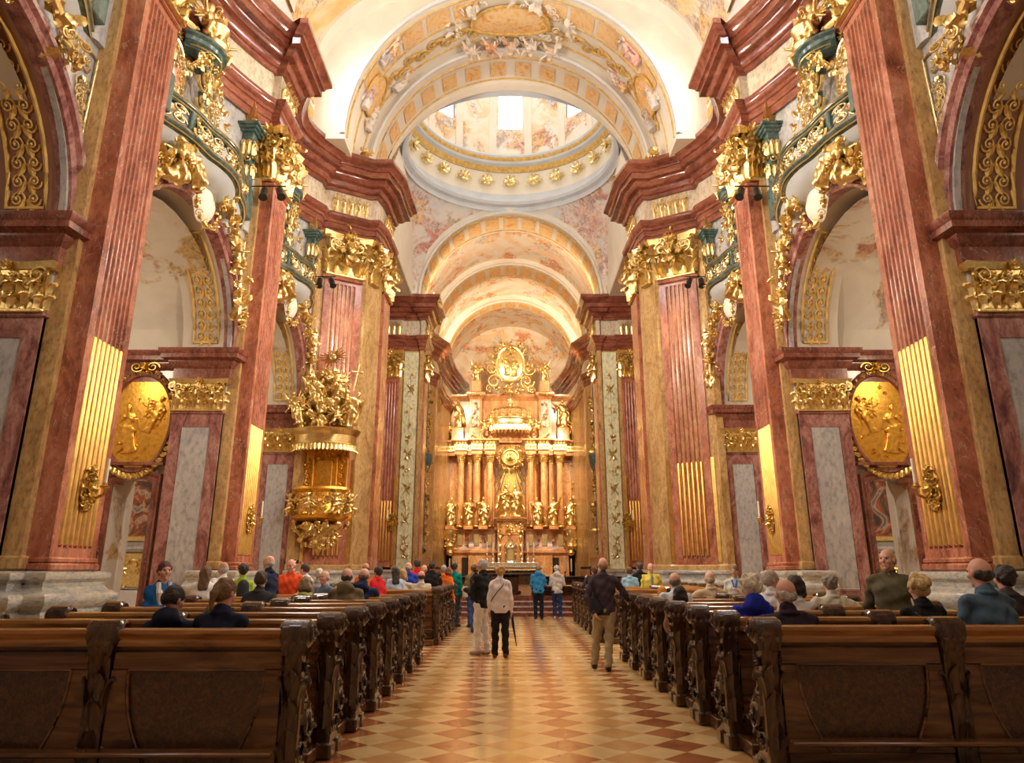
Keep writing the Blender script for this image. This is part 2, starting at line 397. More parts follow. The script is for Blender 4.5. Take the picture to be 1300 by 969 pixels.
def floor_mat():
    m, t, b = nt('diamond_marble_floor')
    a = coords(t, (1,1,1), (0,0,pi/4))
    ck = N(t, 'ShaderNodeTexChecker', Scale=1/.38); t.links.new(a, ck.inputs['Vector'])
    ck2 = N(t, 'ShaderNodeTexChecker', Scale=1/.76); t.links.new(a, ck2.inputs['Vector'])
    n = N(t, 'ShaderNodeTexNoise', Scale=1.6, Detail=8.0, Roughness=.6, Distortion=1.0); t.links.new(a, n.inputs['Vector'])
    def tint(c, d):
        r = ramp(t, [(.3, d), (.7, c)]); t.links.new(n.outputs['Fac'], r.inputs['Fac']); return r.outputs['Color']
    dark = tint((.52,.20,.08), (.36,.12,.045)); mid = tint((.74,.44,.18), (.60,.32,.11)); light = tint((.90,.68,.36), (.76,.52,.24))
    m1 = N(t, 'ShaderNodeMixRGB'); t.links.new(ck2.outputs['Fac'], m1.inputs['Fac']); t.links.new(dark, m1.inputs[1]); t.links.new(mid, m1.inputs[2])
    m2 = N(t, 'ShaderNodeMixRGB'); t.links.new(ck.outputs['Fac'], m2.inputs['Fac']); t.links.new(light, m2.inputs[1]); t.links.new(m1.outputs['Color'], m2.inputs[2])
    t.links.new(m2.outputs['Color'], b.inputs['Base Color'])
    r = ramp(t, [(.3, (.14,)*3), (.7, (.28,)*3)]); t.links.new(n.outputs['Fac'], r.inputs['Fac']); t.links.new(r.outputs['Color'], b.inputs['Roughness'])
    b.inputs['Coat Weight'].default_value = .3; b.inputs['Coat Roughness'].default_value = .1
    return m
FLOOR = floor_mat()
# ------------------------------------------------------------------ carved ornament
def leaf(w, h, curl=2.2, dep=.0, n=7, lobes=3):
    """acanthus leaf: X across, Y outward, Z up; root at the origin"""
    mb = MB(); y = dep; z = 0.; ph = 0.; rows = []; rowsb = []
    for i in range(n+1):
        t = i/n
        if i: 
            ph = curl*t**2.6; ds = h*1.12/n; y += ds*sin(ph)*.8; z += ds*cos(ph)
        ww = w*.5*(.62+.5*sin(pi*min(1, t*1.02))**.8)*(1-.72*t**5)*(1+.16*cos(t*lobes*2*pi))
        nx = cos(ph); nz = -sin(ph)
        row = []; rb = []
        for u in (-1, -.55, 0, .55, 1):
            b = .16*w*(1-abs(u))**.8+(.05*w if u == 0 else 0)-.05*w*(1 if abs(u) == .55 else 0)
            zz = z-.1*h*abs(u)*t
            row.append((u*ww, y+b*nx, zz+b*nz)); rb.append((u*ww*.96, y-.05*w*nx, zz-.05*w*nz))
        rows.append(row); rowsb.append(rb)
    rings = [a+b[::-1] for a, b in zip(rows, rowsb)]
    return mb.loft([r[::-1] for r in rings])
def spiral(r, turns=1.6, th=.12, a0=0, flat=1.4, n=22, dirn=1):
    """volute in the XZ plane, centre at origin, raised in Y"""
    pts = []; rad = []
    for i in range(n+1):
        t = i/n; a = a0+dirn*turns*2*pi*t; q = r*(1-.86*t)
        pts.append((q*cos(a), r*.35*t, q*sin(a))); rad.append(r*th*(1.25-.6*t))
    mb = MB().tube(pts, rad, 6, flat=1.0, up=(0,1,0)); mb.ball((0, r*.4, 0), r*.2, 6); return mb
LEAF = leaf(1, 1, 2.3); LEAFS = leaf(1, 1, 1.1, n=5); LEAFT = leaf(1, 1, 3.0, n=8); SPI = spiral(1); SPIR = spiral(1, dirn=-1)
def rosette(r=1, n=7):
    mb = MB()
    for i in range(n):
        a = 2*pi*i/n
        mb.put(LEAFS, (0,0,0), (cos(a+pi/2)*.6, 0, sin(a+pi/2)*.6), (0,1,0), (cos(a), .25, sin(a)))
    mb.ball((0,.28,0), (.26,.26,.26), 8); m2 = MB().put(mb, sc=r); return m2
ROS = rosette()
def frameZ(d, out):
    """unit frame with Z along d and Y along out"""
    d = np.array(d, float); d /= np.linalg.norm(d); o = np.array(out, float); o = o-o.dot(d)*d; o /= np.linalg.norm(o)
    return tuple(np.cross(o, d)), tuple(o), tuple(d)
def capital(w, h, d, ends=True):
    """pilaster capital: X width centred, Y outward from the wall, Z up"""
    mb = MB()
    mb.box(-w/2+.02*w, w/2-.02*w, -.02, d, 0, h*.9)
    mb.bbox(-w/2-.03*h, w/2+.03*h, -.02, d+.05*h, 0, h*.07, h*.02)
    n = max(3, int(round(w/(h*.27))))
    lw = w/n
    for row, (z0, lh, off) in enumerate(((.06, .42, 0), (.3, .45, .5))):
        k = n if row == 0 else n-1
        for i in range(k):
            x = -w/2+lw*(i+.5+(off if row else 0))
            mb.put(LEAFT if (i+row) % 2 else LEAF, (x, d-.02, z0*h), (lw*1.05, 0, 0), (0, h*.55, 0), (0, 0, lh*h*(1 if i % 2 else 1.12)))
        if ends:
            for sx in (-1, 1):
                mb.put(LEAF, (sx*w/2, d*.45, z0*h), (0, -sx*lw*.7, 0), (sx*h*.38, 0, 0), (0, 0, lh*h))
    for sx in (-1, 1):
        S = SPI if sx > 0 else SPIR
        q = .7071
        mb.put(SPIR if sx > 0 else SPI, (sx*(w/2-.02*w), d+.10*h, h*.74), (sx*q*h*.19*sx, q*h*.19*sx, 0), (-0.5*h*.3, 0, 0) if False else (sx*q*h*.2, q*h*.2, 0), (0, 0, h*.19))
        mb.put(S, (sx*(w/2-.16*h), d+.06*h, h*.73), (h*.18, 0, 0), (0, h*.2, 0), (0, 0, h*.18))
        mb.put(S, (sx*.16*h, d+.05*h, h*.7), (-h*.12, 0, 0), (0, h*.2, 0), (0, 0, h*.12))
    if w > h*1.2:
        for i in range(max(1, n-2)):
            x = -w/2+w*(i+1)/(max(1, n-2)+1)
            mb.put(ROS, (x, d+.04*h, h*.72), (h*.11, 0, 0), (0, h*.16, 0), (0, 0, h*.11))
    R_ = random.Random(int(w*1000+h*100))
    for i in range(int(10+w*12)):
        rand_orn(mb, (R_.uniform(-w*.5, w*.5), d+.04*h, R_.uniform(.42, .86)*h), (0, 2, -.3), h*.2, R_)
    # abacus with concave sides
    pts = []
    for i in range(9):
        t = i/8*2-1; pts.append((t*(w/2+.12*h), d+.12*h-.09*h*(1-t*t)))
    poly = [(-w/2-.12*h, -.02)]+pts+[(w/2+.12*h, -.02)]
    poly = poly[::-1]
    mb.loft([[(x, y, h*.87) for x, y in poly], [(x*1.02, y+.02*h, h*.93) for x, y in poly], [(x*1.04, y+.05*h, h) for x, y in poly]])
    mb.put(ROS, (0, d+.07*h, h*.93), (h*.13, 0, 0), (0, h*.16, 0), (0, 0, h*.13))
    return mb
def rand_orn(mb, pos, out, s, r=None):
    """one random carved motif at pos facing out"""
    r = r or rnd
    a = r.random()*2*pi; d = np.array((r.gauss(0,1), r.gauss(0,1), r.gauss(0,1)))
    o = np.array(out, float)+.35*np.array((r.gauss(0,1), r.gauss(0,1), r.gauss(0,1)))
    X, Y, Z = frameZ(d, o); k = r.random()
    f = lambda v, q: tuple(np.array(v)*q*s)
    if k < .5: mb.put(r.choice((LEAF, LEAFT, LEAFS)), pos, f(X,.6), f(Y,.7), f(Z,1.0))
    elif k < .75: mb.put(r.choice((SPI, SPIR)), pos, f(X,.4), f(Y,.5), f(Z,.4))
    elif k < .9: mb.put(ROS, pos, f(X,.45), f(Y,.5), f(Z,.45))
    else: mb.ball(pos, s*.28, 7)
def garland(path, s, per=3, r=None, out=(1,0,0), spread=.5):
    r = r or rnd; mb = MB()
    mb.tube(path, s*.22, 6)
    for p in path:
        for _ in range(per):
            q = tuple(np.array(p)+s*spread*np.array((r.gauss(0,.6), r.gauss(0,.6), r.gauss(0,.6))))
            rand_orn(mb, q, np.array(q)-np.array(p)+np.array(out)*s*.5, s, r)
    return mb
def fret(w, h, th, n, r=None):
    """openwork scroll panel in the XZ plane"""
    r = r or rnd; mb = MB()
    for i in range(n):
        x = -w/2+w*(i+.5)/n; q = min(w/n, h)*.5
        mb.put(SPI if i % 2 else SPIR, (x, 0, h*.28), (q*.55,0,0), (0,q*.5,0), (0,0,q*.6))
        mb.put(SPIR if i % 2 else SPI, (x, 0, -h*.24), (q*.55,0,0), (0,q*.5,0), (0,0,q*.5))
        mb.put(LEAFS, (x, 0, -h*.5), (q*.35,0,0), (0,q*.4,0), (0,0,h*.9))
    return mb
# ------------------------------------------------------------------ carved figures (gilded)
def fig_robed(v=0, h=.035, H=1.9, arm=0, wings=False, lean=0.0, kneel=False):
    """robed saint, base at z=0, facing -Y, hip sway and blowing drapery; variants by arm pose"""
    k = H/1.9; r = random.Random(50+v); sw = .07*k*(1 if v % 2 else -1)
    S = SDF((-.75*k, -.6*k, -.02), (.75*k, .6*k, 2.15*k), h)
    P = lambda x, y, z: (x*k+lean*z*k, y*k, z*k)
    base = .1; 
    S.ell(P(0,0,.05), (.3*k,.25*k,.08*k), 0)
    hip = (sw/k, 0, .98); ch = (-sw/k*.6, .02, 1.36)
    S.cone(P(*hip), P(.04,.02,.1), .19*k, .25*k, .05)
    S.cone(P(hip[0]+.07,-.02,.95), P(.14,-.14,.56), .13*k, .11*k, .04)
    S.cone(P(.14,-.14,.56), P(.12,-.02,.1), .11*k, .13*k, .04)
    S.cone(P(*hip), P(*ch), .17*k, .19*k, .05)
    S.cone(P(ch[0]-.17,.02,1.46), P(ch[0]+.17,.02,1.46), .08*k, .08*k, .05)
    S.cone(P(ch[0],0,1.5), P(ch[0]+.01,-.02,1.64), .06*k, .055*k, .03)
    hd = (ch[0]+.02+.03*r.random(), -.05, 1.74)
    S.ell(P(*hd), (.085*k,.1*k,.125*k), .02)
    S.ell(P(hd[0],hd[1]+.03,hd[2]+.03), (.1*k,.1*k,.11*k), .02)
    if v % 2 == 0: S.cone(P(hd[0],hd[1]-.07,hd[2]-.08), P(hd[0],hd[1]-.07,hd[2]-.2), .05*k, .03*k, .02)
    poses = [((-.34,-.02,1.2),(-.2,-.28,1.25), (.36,.0,1.24),(.42,-.24,1.42)),
             ((-.38,-.05,1.5),(-.5,-.15,1.85), (.3,-.08,1.18),(.1,-.26,1.2)),
             ((-.32,-.1,1.22),(-.06,-.28,1.36), (.32,-.1,1.2),(.06,-.3,1.3)),
             ((-.4,.0,1.42),(-.66,-.1,1.6), (.34,.0,1.2),(.3,-.26,1.02))]
    el, wl, er, wr = poses[arm % 4]
    for sx, e, w in ((-1, el, wl), (1, er, wr)):
        S.cone(P(ch[0]+sx*.18,.02,1.44), P(*e), .08*k, .075*k, .03)
        S.cone(P(*e), P(*w), .08*k, .045*k, .03)
        S.ell(P(*w), (.05*k,.05*k,.05*k), .02)
        S.cone(P(*e), P(e[0]+sx*.05, .05, e[2]-.4), .08*k, .03*k, .04)   # hanging sleeve
    for i in range(5):                                                     # cloak
        a = r.uniform(-.8, .8)
        S.cone(P(.22*sin(a*2), .16*cos(a), 1.42), P(.36*sin(a*2.2)+sw, .2*cos(a)+.04, .25+.3*r.random()), .06*k, .1*k, .05)
    S.cone(P(-.2,-.14,1.05), P(.25,-.16,.8), .06*k, .09*k, .04)
    S.cone(P(.22,-.1,1.25), P(-.2,-.16,.72), .05*k, .08*k, .04)
    if wings:
        for sx in (-1, 1):
            for j in range(5):
                S.cone(P(sx*.1,.16,1.4), P(sx*(.3+.1*j), .34, 1.95-.26*j), .05*k, .04*k, .03)
    S.folds(.016*k, 22/k, 9/k, 3/k, lo=(-2,-2,0), hi=(2,2,1.5*k))
    S.folds(.010*k, -15/k, 21/k, 12/k, lo=(-2,-2,0), hi=(2,2,1.5*k), ph=1)
    return S.mesh()
def fig_cherub(v=0, h=.022):
    """winged putto about 0.8 m, facing -Y"""
    S = SDF((-.45,-.4,-.05), (.45,.4,.9), h); s = 1 if v % 2 else -1
    S.ell((0,0,.38), (.12,.11,.15), .03); S.ell((0,-.02,.52), (.12,.1,.12), .03); S.ell((.01*s,-.03,.72), (.095,.1,.105), .02)
    for i in range(7):
        a = i*.9; S.ell((.075*cos(a)+.01*s, .02+.05*sin(a), .77+.03*sin(3*a)), (.04,.04,.04), .01)
    S.cone((.07,0,.3), (.14,-.18,.2+.06*v), .075, .055, .03); S.cone((.14,-.18,.2+.06*v), (.16,-.1,.0), .055, .035, .02); S.cone((.16,-.1,0), (.17,-.18,-.01), .03, .025, .01)
    S.cone((-.07,0,.3), (-.16,-.06,.14), .075, .055, .03); S.cone((-.16,-.06,.14), (-.26,.1,.06), .055, .03, .02)
    S.cone((.11*s,0,.58), (.28*s,-.05,.68), .045, .04, .02); S.cone((.28*s,-.05,.68), (.36*s,-.14,.82), .038, .028, .01)
    S.cone((-.11*s,0,.58), (-.24*s,-.08,.5), .045, .04, .02); S.cone((-.24*s,-.08,.5), (-.3*s,-.22,.54), .038, .028, .01)
    for sx in (-1, 1):
        for j in range(4): S.cone((sx*.05,.08,.54), (sx*(.2+.05*j), .2, .76-.12*j), .03, .028, .02)
    S.cone((-.14,-.1,.33), (.16,-.08,.42), .035, .05, .02); S.cone((.16,0,.42), (.3,.12,.3), .04, .02, .02)
    return S.mesh()
STAT = [fig_robed(i, .04, 1.95, arm=i) for i in range(4)]
CHER = [fig_cherub(0), fig_cherub(1)]
ANGEL = fig_robed(7, .035, 1.75, arm=1, wings=True)
def rays(r0, r1, n, th, dep=.06, jag=.25, seed=3):
    """sunburst disc in XZ plane"""
    r = random.Random(seed); mb = MB()
    for i in range(n):
        a = 2*pi*i/n; R = r1*(1-jag*r.random()) if i % 2 else r1
        w = 2*pi*r0/n*.62
        c, s_ = cos(a), sin(a)
        f = lambda x, y, rr: (c*rr-s_*x, y, s_*rr+c*x)
        mb.loft([[f(-w/2,dep*.1,r0), f(0,-dep,r0), f(w/2,dep*.1,r0), f(0,dep*.6,r0)], [f(-w*.3,0,R), f(0,-dep*.3,R), f(w*.3,0,R), f(0,dep*.2,R)]])
    return mb
# ------------------------------------------------------------------ architecture
# metres; y runs down the nave towards the altar, x = 0 is its axis, the left wall is x < 0
ZI, ZC, ZA, ZF, ZT = 6.73, 11.5, 13.15, 13.9, 16.1
def arch_wall(mb, x, xb, y0, y1, z0, z1, yc, r, zs, rz=None, n=20, m=0):
    """wall at plane x (back at xb) with a round-headed opening; soffit included"""
    rz = rz or r
    A = [(yc-r*cos(pi*i/n), zs+rz*sin(pi*i/n)) for i in range(n+1)]
    for X, fl in ((x, False), (xb, True)):
        f = (lambda q: q[::-1]) if fl else (lambda q: q)
        def quad(a, b, c, d): mb.add([(X, *a), (X, *b), (X, *c), (X, *d)], [f((0,1,2,3))], m)
        quad((y0, z0), (yc-r, z0), (yc-r, zs), (y0, zs)); quad((yc+r, z0), (y1, z0), (y1, zs), (yc+r, zs))
        quad((y0, zs), (yc-r, zs), (yc-r, z1), (y0, z1)); quad((yc+r, zs), (y1, zs), (y1, z1), (yc+r, z1))
        for a, b in zip(A[:-1], A[1:]): quad(a, b, (b[0], z1), (a[0], z1))
    prof = [(yc-r, z0)]+A+[(yc+r, z0)]
    mb.grid([[(x, a, b) for a, b in prof], [(xb, a, b) for a, b in prof]], m, flip=True)
    mb.add([(x,y0,z1),(x,y1,z1),(xb,y1,z1),(xb,y0,z1)], [(0,1,2,3)], m)
def arc_mold(mb, x, yc, zc, r, prof, n=28, a0=0, a1=pi, rz=None, m=0):
    """moulding round an arch in the plane x; prof (dr, dx)"""
    q = (rz or r)/r
    pts = []
    for i in range(n+1):
        a = a0+(a1-a0)*i/n
        pts.append([(x+dx, yc-(r+dr)*cos(a), zc+(r+dr)*q*sin(a)) for dr, dx in prof])
    mb.grid(pts, m, flip=False)
def vault_band(mb, y0, y1, rx, rz, zc, a0=0, a1=pi, n=36, m=0, xc=0, th=0):
    g = [[(xc-rx*cos(a0+(a1-a0)*i/n), y, zc+rz*sin(a0+(a1-a0)*i/n)) for i in range(n+1)] for y in (y0, y1)]
    mb.grid(g, m)
def annulus(mb, y, rin, rout, zc, n=36, m=0, rinz=None, routz=None, f=False):
    g = [[(-R*cos(pi*i/n), y, zc+Z*sin(pi*i/n)) for i in range(n+1)] for R, Z in ((rin, rinz or rin), (rout, routz or rout))]
    mb.grid(g, m, flip=f)
def flutes(mb, p0, p1, z0, z1, n, dep=.055, marg=.14, back=.25, m=0):
    """pier face from plan point p0 to p1 (nave on the right hand going p0 to p1) with n channels"""
    p0 = np.array(p0, float); p1 = np.array(p1, float); L = np.linalg.norm(p1-p0); t = (p1-p0)/L; nn = np.array((t[1], -t[0]))
    pitch = (L-2*marg)/n; rr = pitch*.36
    line = [(0, 0)]
    for i in range(n):
        c = marg+pitch*(i+.5)
        for j in range(7):
            a = pi*j/6; line.append((c-rr*cos(a), -dep*sin(a)**.8))
    line.append((L, 0))
    zt = z1-.28
    face = [tuple(p0+t*u+nn*v) for u, v in line]
    flat = [tuple(p0+t*u) for u, v in line]
    bk = [tuple(p1-nn*back), tuple(p0-nn*back)]
    zb = z0+.3
    rings = [[(x, y, z0) for x, y in flat+bk], [(x, y, zb) for x, y in flat+bk], [(x, y, zb+.03) for x, y in face+bk],
             [(x, y, zt) for x, y in face+bk], [(x, y, zt+rr) for x, y in flat+bk], [(x, y, z1) for x, y in flat+bk]]
    mb.loft(rings, m=m)
    return [tuple(p0+t*(marg+pitch*(i+.5))-nn*dep*.25) for i in range(n)], rr
def reeds(mb, cs, rr, z0, z1, m=0):
    for x, y in cs:
        mb.lathe([(0, z0), (rr*.9, z0+.02), (rr*.93, z0+.06), (rr*.93, z1-rr), (rr*.7, z1-rr*.35), (0, z1)], (x, y, 0), 10, m)
def bump_curve(x0, dx, y0, y1, n=18, p=1):
    return [(x0+dx*sin(pi*i/n)**p, y0+(y1-y0)*i/n) for i in range(n+1)]
CORNICE = [(0,14.85),(.10,14.85),(.10,14.97),(.16,15.0),(.22,15.12),(.22,15.2),(.36,15.24),(.44,15.34),(.46,15.42),(.62,15.44),(.62,15.66),(.68,15.68),(.72,15.78),(.82,15.88),(.86,15.92),(.86,16.06),(.84,16.1),(-.3,16.12)]
ARCHIT = [(0,13.1),(.05,13.1),(.05,13.32),(.09,13.34),(.09,13.54),(.13,13.57),(.14,13.66),(.22,13.72),(.26,13.84),(.26,13.92),(0,13.94)]
IMPOST = [(0,5.98),(.05,6.0),(.05,6.28),(.10,6.32),(.16,6.42),(.16,6.46),(.30,6.50),(.30,6.60),(.34,6.64),(.36,6.73),(-.1,6.74)]
BASE = [(.30,0),(.30,1.02),(.27,1.06),(.30,1.09),(.345,1.13),(.36,1.19),(.345,1.25),(.30,1.29),(.24,1.31),(.20,1.36),(.20,1.42),(.215,1.44),(.25,1.47),(.255,1.51),(.24,1.55),(.20,1.57),(.02,1.58)]

PIL = [(3.4, 4.6), (10.5, 11.68), (17.6, 18.78)]
BAYS = [(4.6, 10.5), (11.68, 17.6), (18.78, 24.0)]
XW = -6.9
# entablature plan on the left, going towards the altar
ENT = [(-7.2,-5.0),(-6.9,-5.0),(-6.9,-4.0)]
ENT += bump_curve(-6.75, -.75, -3.8, 3.1)
for i, (a, b) in enumerate(PIL):
    ENT += [(-6.62, a-.12), (-6.62, a), (-6.4, a), (-6.4, b), (-6.62, b), (-6.62, b+.12)]
    nx = PIL[i+1][0] if i < 2 else 23.9
    ENT += bump_curve(-6.75, -.8, b+.3, nx-.3, 14)
ENT += [(-6.75,24.05),(-6.55,24.1),(-5.26,24.9),(-5.0,24.9),(-4.86,25.5),(-4.8,27.3),(-5.6,27.4),(-7.6,28.8)]
CHOIR = [(-7.6,37.4),(-7.0,38.75),(-5.95,38.75),(-5.95,38.9),(-4.95,38.9),(-4.95,38.8),(-4.72,38.8),(-4.72,41.0),(-4.95,41.2)]+bump_curve(-4.95,-.7,41.4,47.2,14)+[(-4.9,47.3),(-4.9,49.2),(-5.0,49.4),(-4.9,53.2),(-4.55,56.5),(-4.2,58.8)]

def build_side():
    sd = side(); n_ = 1 if sd == 'left' else 2
    # lower nave wall with the chapel arches
    w = MB()
    for i, (a, b) in enumerate(BAYS):
        yc = (a+b)/2+(.02 if i < 2 else -.0); r = (b-a)/2-.02 if i == 2 else 2.75
        y0 = (PIL[i][0]+PIL[i][1])/2; y1 = (PIL[i+1][0]+PIL[i+1][1])/2 if i < 2 else 24.6
        arch_wall(w, XW, XW-.1, y0, y1, 0, 10.0, yc, min(r, 2.84), ZI, 2.62)
    w.box(XW-.42, XW, -5, 4.0, 0, 10.0)
    struct('wall_'+sd, w, LGREY)
    # curved upper wall behind the galleries
    u = MB(); path = [(-7.2,-5.0),(-6.95,-5.0)]
    for y0, y1 in ((-3.8,3.1),(4.9,10.2),(11.98,17.3),(19.08,23.7)): path += [(x-.05, y) for x, y in bump_curve(-6.75, -.8, y0, y1, 14)]
    path += [(-6.75,24.05),(-6.6,24.15)]
    u.sweep(path, [(-.5,9.95),(0,9.95),(0,13.2)], side=1)
    struct('wall_gallery_'+sd, u, GREY)
    f = MB(); f.sweep(ENT+[(-8.2,30.0),(-8.2,36.2)]+CHOIR, [(0,13.1),(0,14.9)]); struct('trim_%d' % (n_), f, PALE)
    c = MB(); c.sweep(ENT+[(-8.2,30.0),(-8.2,36.2)]+CHOIR, CORNICE); c.sweep(ENT+[(-8.2,30.0),(-8.2,36.2)]+CHOIR, ARCHIT)
    struct('trim_%d' % (n_+2), c, CORN)
    # crossing and choir side walls
    t = MB(); t.sweep([(-4.8,27.3),(-5.6,27.4),(-8.2,30.0),(-8.2,36.2),(-7.6,37.4)], [(0,0),(0,13.1)])
    t.sweep([(-4.72,41.0),(-4.95,41.2)]+bump_curve(-4.95,-.7,41.4,47.2,14)+[(-4.9,47.3),(-4.9,49.2),(-5.0,49.4),(-4.9,53.2),(-4.55,56.5),(-4.2,58.8)], [(0,0),(0,13.1)])
    struct('wall_choir_'+sd, t, YEL)
    # archivolts
    for i, (a, b) in enumerate(BAYS):
        yc = (a+b)/2+(.02 if i < 2 else 0); m = MB(); r = min(2.84, (b-a)/2-.02)
        arc_mold(m, XW, yc, ZI, r-.04, [(0,-.2),(0,.05),(.07,.09),(.10,.05),(.16,.05),(.2,.12),(.26,.14),(.3,.08),(.3,0)], rz=2.58)
        struct('trim_%d' % (10*n_+i), m, PINK)
    # cross walls between the chapels with door, gilt medallion and pier
    for i, (ya, yb) in enumerate(((-1.0, -.2), (10.30, 11.7), (17.38, 18.8), (23.88, 25.6))):
        if i == 0: continue
        w = MB(); dx0, dx1, dh = -9.42, -8.42, 3.75
        # wall with opening (plan x from XW-.4 to -12.6)
        w.box(-12.6, dx0, ya+.22, yb-.1, 0, ZI); w.box(dx1, XW-.1, ya+.22, yb-.1, 0, ZI); w.box(dx0, dx1, ya+.22, yb-.1, dh+.1, ZI)
        w.box(-12.6, XW-.3, ya+.22, yb-.1, ZI, 9.5)
        struct('wall_chapel_%s' % sd, w, CHW)
        # door surround, curved head
        d = thing('door_surround', 'dark marble curved door frame under the %s oval relief, %s side' % (('','nearest','middle','farthest')[i], sd), 'door frame', ((dx0+dx1)/2, ya+.2, 0))
        e = MB(); xs = [dx0+(dx1-dx0)*j/12 for j in range(13)]
        head = [(x, 3.55+.16*sin(pi*j/12)) for j, x in enumerate(xs)]
        op = [(dx0, 0)]+head+[(dx1, 0)]
        prof = [(-.014,.5),(-.014,-.02),(.05,-.06),(.1,-.03),(.15,-.10),(.2,-.12),(.2,.04)]
        rows = []
        cx = (dx0+dx1)/2
        for k, (x, z) in enumerate(op):
            sgn = -1 if x < cx-1e-6 else (1 if x > cx+1e-6 else 0)
            row = []
            for q, dy in prof:
                X = x-q if k <= 1 else (x+q if k >= len(op)-2 else x+q*(x-cx)/(.5*(dx1-dx0)))
                Z = 0 if k in (0, len(op)-1) else z+q
                row.append((X, ya+.2+dy, Z))
            rows.append(row)
        e.grid(rows, flip=True); make('frame', e, REDD, d)
        e = MB(); e.box(dx0-.24, dx1+.24, ya+.02, ya+.24, 3.95, 4.02); make('cornice', e, REDD, d)
        # inner reveal lining with painted marble
        lv = MB(); lv.box(dx0-.02, dx0+.03, ya+.3, yb-.12, .0, 3.6); lv.box(dx1-.03, dx1+.02, ya+.3, yb-.12, 0, 3.6); lv.box(dx0, dx1, ya+.3, yb-.12, 3.72, 3.84); make('reveal_panel', lv, CHAP, d)
        # impost along the wall, breaking forward over the pier
        ip = [(-12.5, ya+.22),(-8.14, ya+.22),(-8.14, ya),(XW-.02+.06, ya),(XW+.06, ya+.22),(XW+.06, yb-.25),(XW+.06, yb-.1)]
        im = MB(); im.sweep(ip, IMPOST)
        im.box(-8.14, XW+.06, ya, yb-.1, 5.98, 6.7)
        struct('trim_%d' % (20*n_+i), im, REDD)
        ims = MB(); ims.sweep([(-8.14, yb+.1),(-8.14,yb-.1)] if False else [(-12.5, yb-.1),(-8.0, yb-.1)], IMPOST, side=-1); struct('trim_%d' % (50*n_+i), ims, REDD)
        # pier
        wh = ('', 'nearest the camera', 'second from the camera', 'next to the crossing')[i]
        p = thing('chapel_pier', 'mottled pink marble pier with grey panel and gilt capital, %s side, %s' % (sd, wh), 'pier', (-7.5, ya, 0))
        b = MB(); b.sweep([(-8.1, ya+.25),(-8.1, ya+.04),(XW, ya+.04),(XW, yb)], [(.16,0),(.16,.5),(.12,.55),(.14,.62),(.05,.70),(0,.72)]); b.box(-8.1,XW,ya+.04,yb-.05,0,.7); make('base', b, PINK, p)
        s = MB(); x0, x1 = -8.1, XW; yy = ya+.04
        s.box(x0, x1, yy, yb-.05, .7, 5.25)
        for q in ((x0+.0, x0+.26), (x1-.26, x1)): s.box(q[0], q[1], yy-.05, yy+.02, .75, 5.2)
        s.box(x0+.26, x1-.26, yy-.05, yy+.02, .75, 1.15); s.box(x0+.26, x1-.26, yy-.05, yy+.02, 4.85, 5.2)
        s.bbox(x0-.04, x1+.04, yy-.09, yb-.05, 5.16, 5.24, .02)
        make('shaft', s, PINK, p)
        s = MB(); s.box(x0+.27, x1-.27, yy-.035, yy, 1.15, 4.85)
        s.sweep([(x0+.27,yy-.03),(x1-.27,yy-.03)], [(0,1.16),(.02,1.18),(0,1.2)]); make('panel', s, LGREY, p)
        cp = MB(); K = capital(1.2, .78, .1)
        cp.put(K, (-7.5, yy, 5.22), (1,0,0), (0,-1,0), (0,0,1))
        K2 = capital(.9, .78, .06, False); cp.put(K2, (XW+.02, (ya+yb)/2, 5.22), (0,1,0), (1,0,0), (0,0,1))
        make('capital', cp, GOLD, p)
        # side return of the impost soffit: painted arch underside with gilt arabesque
        if i < 3: pass
        medallion(-8.95, ya+.2, 5.0, sd, i)
    # chapel outer wall and vaults
    o = MB(); o.box(-12.9, -12.6, -5, 26, 0, 9.5); struct('wall_outer_%s' % sd, o, CHW)
    for i, (a, b) in enumerate(BAYS):
        v = MB(); yc = (a+b)/2; hw = (b-a)/2+.12
        g = [[(x, yc-hw*cos(pi*k/16), ZI+.02+2.35*sin(pi*k/16)) for k in range(17)] for x in (-7.35, -8.3, -12.6)]
        v.grid(g, flip=True); struct('ceiling_chapel_%d' % (i+10*n_), v, CHAP if i else CHW)
        # arch soffit band with gilt arabesque panel (jamb side seen from the nave)
        s = MB(); r = min(2.84, (b-a)/2-.02)
        g = [[(x, yc-(r-.012)*cos(pi*k/24), ZI+(2.6)*sin(pi*k/24)) for k in range(25)] for x in (XW-.02, XW-1.22)]
        s.grid(g, flip=True)
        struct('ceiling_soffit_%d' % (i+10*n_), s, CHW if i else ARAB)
        for q, nm in ((0,'far'),(1,'near')): tag(soffit_orn(a, b, yc, r, i, q), 'gilt stucco scroll panel under the arch, %s jamb, %s side, %s bay' % (nm, sd, ('first','second','third')[i]), 'stucco ornament')
    side_altar(sd)

